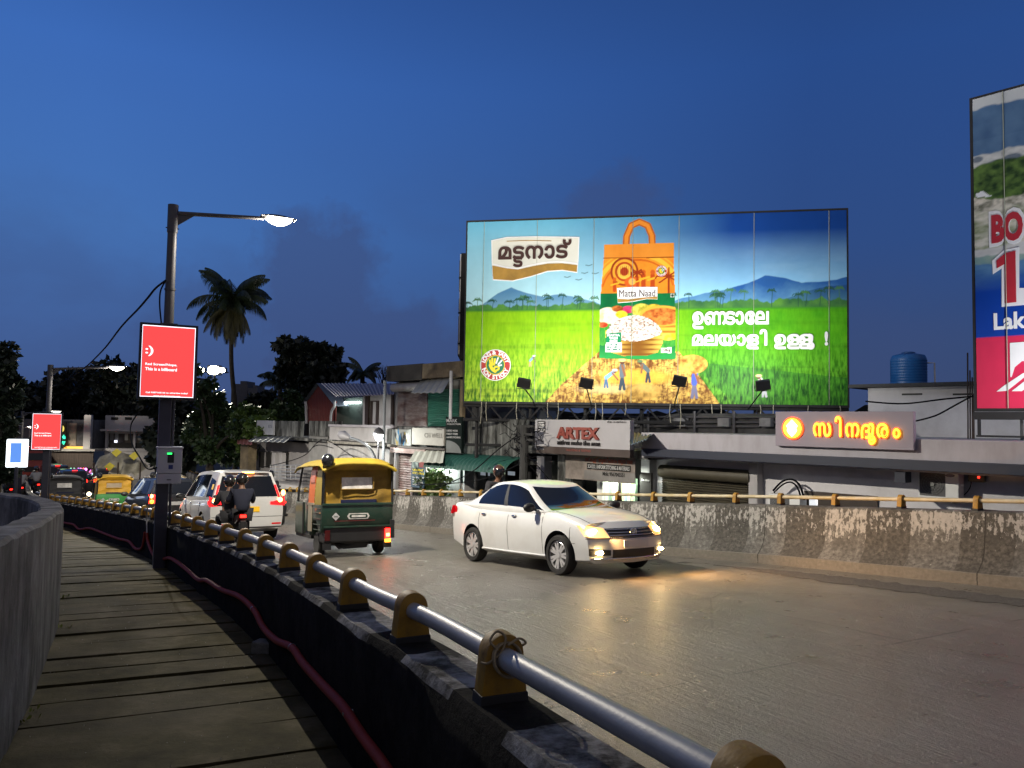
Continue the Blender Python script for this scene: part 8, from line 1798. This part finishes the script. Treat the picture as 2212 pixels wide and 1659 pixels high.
K = Front(F.p - F.n * 3.4, A0); rr2 = K.thing('building', 'dark low building with rows of roof pipes behind the long shop under the hoarding', 'building', 1500); b = MB(); K.rect(b, 1215, 893, 1830, 950, 0, 3, 0); b.build('wall', mat('dark_backwall', (.06, .06, .062), .9, var=.5, vs=2), rr2)
for (x, y, x2) in ((1230, 901, 1700), (1280, 912, 1800), (1225, 921, 1640)):
    b = MB(); b.tube([K.pt(x, y, .1), K.pt(x2, y, .1)], .035, 6); b.build('pipe', steel_m, rr2)
for x in (1290, 1400, 1500, 1585, 1690, 1770):
    b = MB(); b.tube([K.pt(x, 888, .14), K.pt(x, 945, .14)], .04, 6); b.build('post', steel_m, rr2)
for x in (1345, 1455, 1550, 1640): part(K, rr2, 'roof_unit', mat('roof_unit_grey', (.20, .20, .21), .7, var=.4), [(x, 903, x + 24, 921, .25, .2)])
# ================================================================== trees and plants
bark_m = mat('bark', (.035, .028, .02), .95, var=.3, vs=5, bump=.6, bs=12)
def leafmat(name, c, var=.5): return mat(name, c, .5, var=var, vs=.9)
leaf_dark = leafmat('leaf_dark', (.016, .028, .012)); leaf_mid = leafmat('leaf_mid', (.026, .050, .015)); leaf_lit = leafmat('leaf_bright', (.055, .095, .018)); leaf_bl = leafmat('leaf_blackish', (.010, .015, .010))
palm_m = leafmat('palm_leaf', (.018, .030, .012), .4); palm_dry = leafmat('palm_dry_leaf', (.06, .055, .018), .4)
def tree(label, base, clumps, leaf, material, n, seed, group=None, name='tree', trunk=.22, limbs=True, cat='tree', shape=1.0):
    """Clumps are (centre, radius) in world metres; leaves are small pointed blades spread through each clump, denser at its rim."""
    r_ = random.Random(seed); root = thing(name, label, cat, base, 0, group); o = Vector(base)
    tops = [Vector(c) - o for c, _ in clumps]; cen = sum(tops, Vector()) / len(tops)
    b = MB(); fork = Vector((cen.x * .35, cen.y * .35, max(.6, min(t.z for t in tops) * .8))); b.tube(cr([(0, 0, 0), fork * .5 + Vector((r_.uniform(-.2, .2), 0, 0)), fork], 4), [trunk * (1 - .04 * i) for i in range(9)], 9)
    if limbs:
        for t in tops: b.tube(cr([fork, fork.lerp(t, .5) + Vector((r_.uniform(-.3, .3), r_.uniform(-.3, .3), r_.uniform(0, .4))), t], 3), [trunk * .5, trunk * .42, trunk * .36, trunk * .3, trunk * .22, trunk * .15, trunk * .08], 6)
    b.build('trunk', bark_m, root, smooth=60)
    vs = []; fs = []; tot = sum(rr ** 2 for _, rr in clumps)
    for (c, rr), t in zip(clumps, tops):
        # uneven sub-clumps inside each clump leave gaps between them
        subs = [(t + Vector((r_.gauss(0, 1), r_.gauss(0, 1), r_.gauss(0, .8))).normalized() * rr * r_.uniform(.25, .92), rr * r_.uniform(.26, .48)) for _ in range(max(5, int(9 * shape)))]
        for k in range(int(n * rr ** 2 / tot)):
            sc, sr_ = r_.choice(subs); d = Vector((r_.gauss(0, 1), r_.gauss(0, 1), r_.gauss(0, 1))).normalized(); p = sc + d * sr_ * r_.random() ** .45
            L_ = leaf * r_.uniform(.6, 1.3); a = (d + Vector((r_.uniform(-1, 1), r_.uniform(-1, 1), r_.uniform(-1.1, .5)))).normalized(); s_ = a.cross(Vector((r_.uniform(-1, 1), r_.uniform(-1, 1), r_.uniform(-1, 1)))).normalized() * L_ * .34
            i = len(vs); vs += [p, p + a * L_ * .5 + s_, p + a * L_, p + a * L_ * .5 - s_]; fs.append((i, i + 1, i + 2, i + 3))
    m = MB(); m.add(vs, fs); m.build('crown', material, root); return root
def cl(pts, Y, seed, jit=2.0):
    """Clumps from measured crown patches (x, y, radius in picture units) at depth Y."""
    r_ = random.Random(seed); out = []
    for x, y, r in pts:
        yy = Y + r_.uniform(-jit, jit); out.append((at(x, y, yy), r * yy / FPX))
    return out
def palm(label, bx, by, cx, cy, Y, L_, nf, seed, skirt=0, lean=0, name='coconut_palm', trunk=.17, group='palms'):
    r_ = random.Random(seed); top = at(cx, cy, Y); g0 = at(bx, by, Y); base = Vector((g0.x, g0.y, 0)); root = thing(name, label, 'palm tree', base, 0, group); t = top - base
    b = MB(); g0l = g0 - base; b.tube(cr([(g0l.x + (g0l.x - t.x) * .2, 0, 0), (g0l.x * 1.0, 0, g0l.z), (t.x * .75 + g0l.x * .25 - .05, 0, g0l.z + (t.z - g0l.z) * .5), (t.x, 0, t.z)], 8), [trunk * (1.15 - .35 * i / 24) for i in range(25)], 10); b.build('trunk', bark_m, root, smooth=60)
    for grp, cnt, material, nm in ((0, nf, palm_m, 'frond'), (1, skirt, palm_dry, 'dry_frond')):
        for k in range(cnt):
            az = 2 * math.pi * (k * .618 + .13) + r_.uniform(-.2, .2); e0 = r_.uniform(.05, 1.45) if not grp else r_.uniform(-1.35, -.5); Lk = L_ * r_.uniform(.85, 1.1) * (1 if not grp else .85); droop = r_.uniform(.75, 1.35) if not grp else r_.uniform(.5, .9)
            pts = []; p = t.copy(); e = e0; N = 12
            for i in range(N + 1):
                pts.append(p.copy()); p = p + Vector((math.cos(az) * math.cos(e), math.sin(az) * math.cos(e), math.sin(e))) * Lk / N; e -= droop / N * (1 + i / N); e = max(e, -1.5)
            m = MB(); m.tube(pts, [.045 * (1 - .8 * i / N) for i in range(N + 1)], 4)
            for i in range(1, N * 6 + 1):
                f_ = i / (N * 6); j = min(N - 1, int(f_ * N)); q = pts[j].lerp(pts[j + 1], f_ * N - j); d = (pts[j + 1] - pts[j]).normalized(); sd = d.cross(Vector((0, 0, 1))); sd = sd.normalized() if sd.length > .05 else Vector((1, 0, 0))
                ll = L_ * .31 * math.sin(math.pi * min(1, .12 + f_ * .86)) ** .7
                for s_ in (-1, 1):
                    dr = (sd * s_ * .75 + d * .55 + Vector((0, 0, -.75 - .6 * r_.random()))).normalized(); w = d * .02; mid = q + dr * ll * .6 ; tip = q + (dr + Vector((0, 0, -.35))).normalized() * ll
                    m.add([q - w, q + w, mid + w * .8, tip, mid - w * .8], [(0, 1, 2, 3, 4)])
            m.build(nm, material, root)
    return root
palm('tall coconut palm with a skirt of drooping fronds against the dusk sky', 509, 905, 502, 654, 44, 2.7, 27, 5, skirt=30, trunk=.135)
palm('small dark palm left of the big leafy tree', 612, 890, 606, 830, 52, 1.9, 12, 8); palm('dark palm crown between the big tree and the mouldy slab', 788, 850, 784, 806, 50, 1.5, 13, 9); palm('blurred palm low behind the shed and big leafy tree', 640, 880, 632, 838, 56, 1.7, 11, 12)
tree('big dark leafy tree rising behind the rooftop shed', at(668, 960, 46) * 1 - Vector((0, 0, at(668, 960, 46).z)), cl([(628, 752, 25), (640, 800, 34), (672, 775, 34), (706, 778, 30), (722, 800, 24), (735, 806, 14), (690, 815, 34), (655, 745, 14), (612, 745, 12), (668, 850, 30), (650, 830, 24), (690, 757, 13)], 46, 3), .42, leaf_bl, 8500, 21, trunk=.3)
tree('bushy tree below the big leafy tree, faintly lit by the floodlights', at(632, 960, 42) - Vector((0, 0, at(632, 960, 42).z)), cl([(640, 870, 26), (610, 890, 28), (585, 905, 26), (625, 905, 26), (655, 895, 18)], 42, 4), .26, leaf_mid, 5200, 22, group='trees beyond the traffic')
tree('broad tree with leaves gleaming under the floodlight mast', at(452, 1000, 38) - Vector((0, 0, at(452, 1000, 38).z)), cl([(432, 838, 28), (460, 862, 30), (440, 890, 34), (480, 895, 30), (425, 930, 34), (470, 940, 36), (515, 930, 30), (440, 975, 40), (500, 980, 36), (418, 800, 14)], 38, 5), .24, leaf_mid, 8500, 23, group='trees beyond the traffic', trunk=.28)
tree('bright green tree around the foot of the coconut palm', at(552, 1000, 37) - Vector((0, 0, at(552, 1000, 37).z)), cl([(540, 892, 26), (570, 905, 24), (520, 905, 20), (555, 930, 28), (585, 935, 22), (540, 960, 30), (575, 975, 26)], 37, 6), .24, leaf_lit, 6500, 24, group='trees beyond the traffic')
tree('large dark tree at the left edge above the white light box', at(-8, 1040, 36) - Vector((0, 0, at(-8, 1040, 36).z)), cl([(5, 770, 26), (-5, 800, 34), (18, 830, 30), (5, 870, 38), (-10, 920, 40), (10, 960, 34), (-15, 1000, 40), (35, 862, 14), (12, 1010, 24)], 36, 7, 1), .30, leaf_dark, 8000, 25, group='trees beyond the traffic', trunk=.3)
k = 0
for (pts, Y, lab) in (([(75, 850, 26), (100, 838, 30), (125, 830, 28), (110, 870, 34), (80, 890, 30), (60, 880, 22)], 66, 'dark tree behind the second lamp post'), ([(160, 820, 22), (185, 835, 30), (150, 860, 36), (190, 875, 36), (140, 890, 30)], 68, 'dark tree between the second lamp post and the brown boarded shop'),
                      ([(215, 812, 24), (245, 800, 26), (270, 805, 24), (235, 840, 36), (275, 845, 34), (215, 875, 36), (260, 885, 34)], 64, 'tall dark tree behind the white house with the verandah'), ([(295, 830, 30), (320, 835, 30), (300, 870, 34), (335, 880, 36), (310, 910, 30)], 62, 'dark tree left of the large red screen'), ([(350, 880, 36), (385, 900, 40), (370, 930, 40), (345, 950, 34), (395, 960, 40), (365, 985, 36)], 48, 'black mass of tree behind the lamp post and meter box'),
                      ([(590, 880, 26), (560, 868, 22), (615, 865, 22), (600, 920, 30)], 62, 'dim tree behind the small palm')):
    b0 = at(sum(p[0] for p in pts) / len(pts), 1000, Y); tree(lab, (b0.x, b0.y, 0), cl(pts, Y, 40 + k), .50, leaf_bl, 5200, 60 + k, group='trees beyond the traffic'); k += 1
# bare tree
bt = thing('bare_tree', 'leafless tree beside the mouldy slab of the two storey shop', 'tree', (lambda p: (p.x, p.y, 0))(at(822, 850, 46))); r_ = random.Random(4); b = MB(); oz = at(822, 850, 46)
def twig(p, d, L_, rad, n):
    q = p + d * L_; b.tube([p, p.lerp(q, .5) + Vector((r_.uniform(-.05, .05), 0, .03)) * L_, q], [rad, rad * .8, rad * .6], 4)
    if n:
        for _ in range(3): twig(p.lerp(q, r_.uniform(.55, 1)), (d + Vector((r_.uniform(-.8, .8), r_.uniform(-.6, .6), r_.uniform(-.1, .6)))).normalized(), L_ * .72, rad * .6, n - 1)
twig(Vector((0, 0, 0)), Vector((0, 0, 1)), oz.z + .2, .12, 0)
for _ in range(5): twig(Vector((0, 0, oz.z)), Vector((r_.uniform(-.7, .7), r_.uniform(-.3, .3), 1)).normalized(), .75, .045, 3)
b.build('branches', bark_m, bt)
# potted shop plants behind the barrier
for i, (x, y, lab) in enumerate(((918, 1050, 'leafy shop plant left of the lit doorway'), (938, 1046, 'leafy shop plant in front of the lit doorway'), (955, 1052, 'leafy shop plant at the right side of the lit doorway'))):
    p = at(x, y, 25.2 - i * .4); tree(lab, (p.x, p.y, p.z - 1.3), [(p + Vector((.0, 0, .0)), .34), (p + Vector((.12, 0, .32)), .2), (p + Vector((-.14, 0, .22)), .2), (p + Vector((.05, 0, -.4)), .32)], .15, leaf_lit, 420, 80 + i, 'plants before the lit shop', 'shop_plant', .02, cat='plant')
# far hills of houses and trees that close the horizon
hz_m = mat('far_treeline', (.012, .016, .016), .95, var=.4)
b = MB(); r_ = random.Random(7); vs = []
n = 160
for i in range(n + 1):
    a = -1.15 + 2.3 * i / n; D = 150; h = 4.6 + 3.0 * math.sin(i * .21) ** 2 + r_.uniform(0, 2.2); x, y = D * math.sin(a), D * math.cos(a); vs += [(x, y, 0), (x, y, h), (x * 1.06, y * 1.06, h * .8), (x * 1.06, y * 1.06, 0)]
b.add(vs, [(4 * i + k, 4 * i + 4 + k, 4 * i + 5 + k, 4 * i + 1 + k) for i in range(n) for k in range(3)])
tag(b.build('treeline', hz_m), 'far dark wooded skyline that reads as one mass behind the shops', 'trees', kind='stuff')
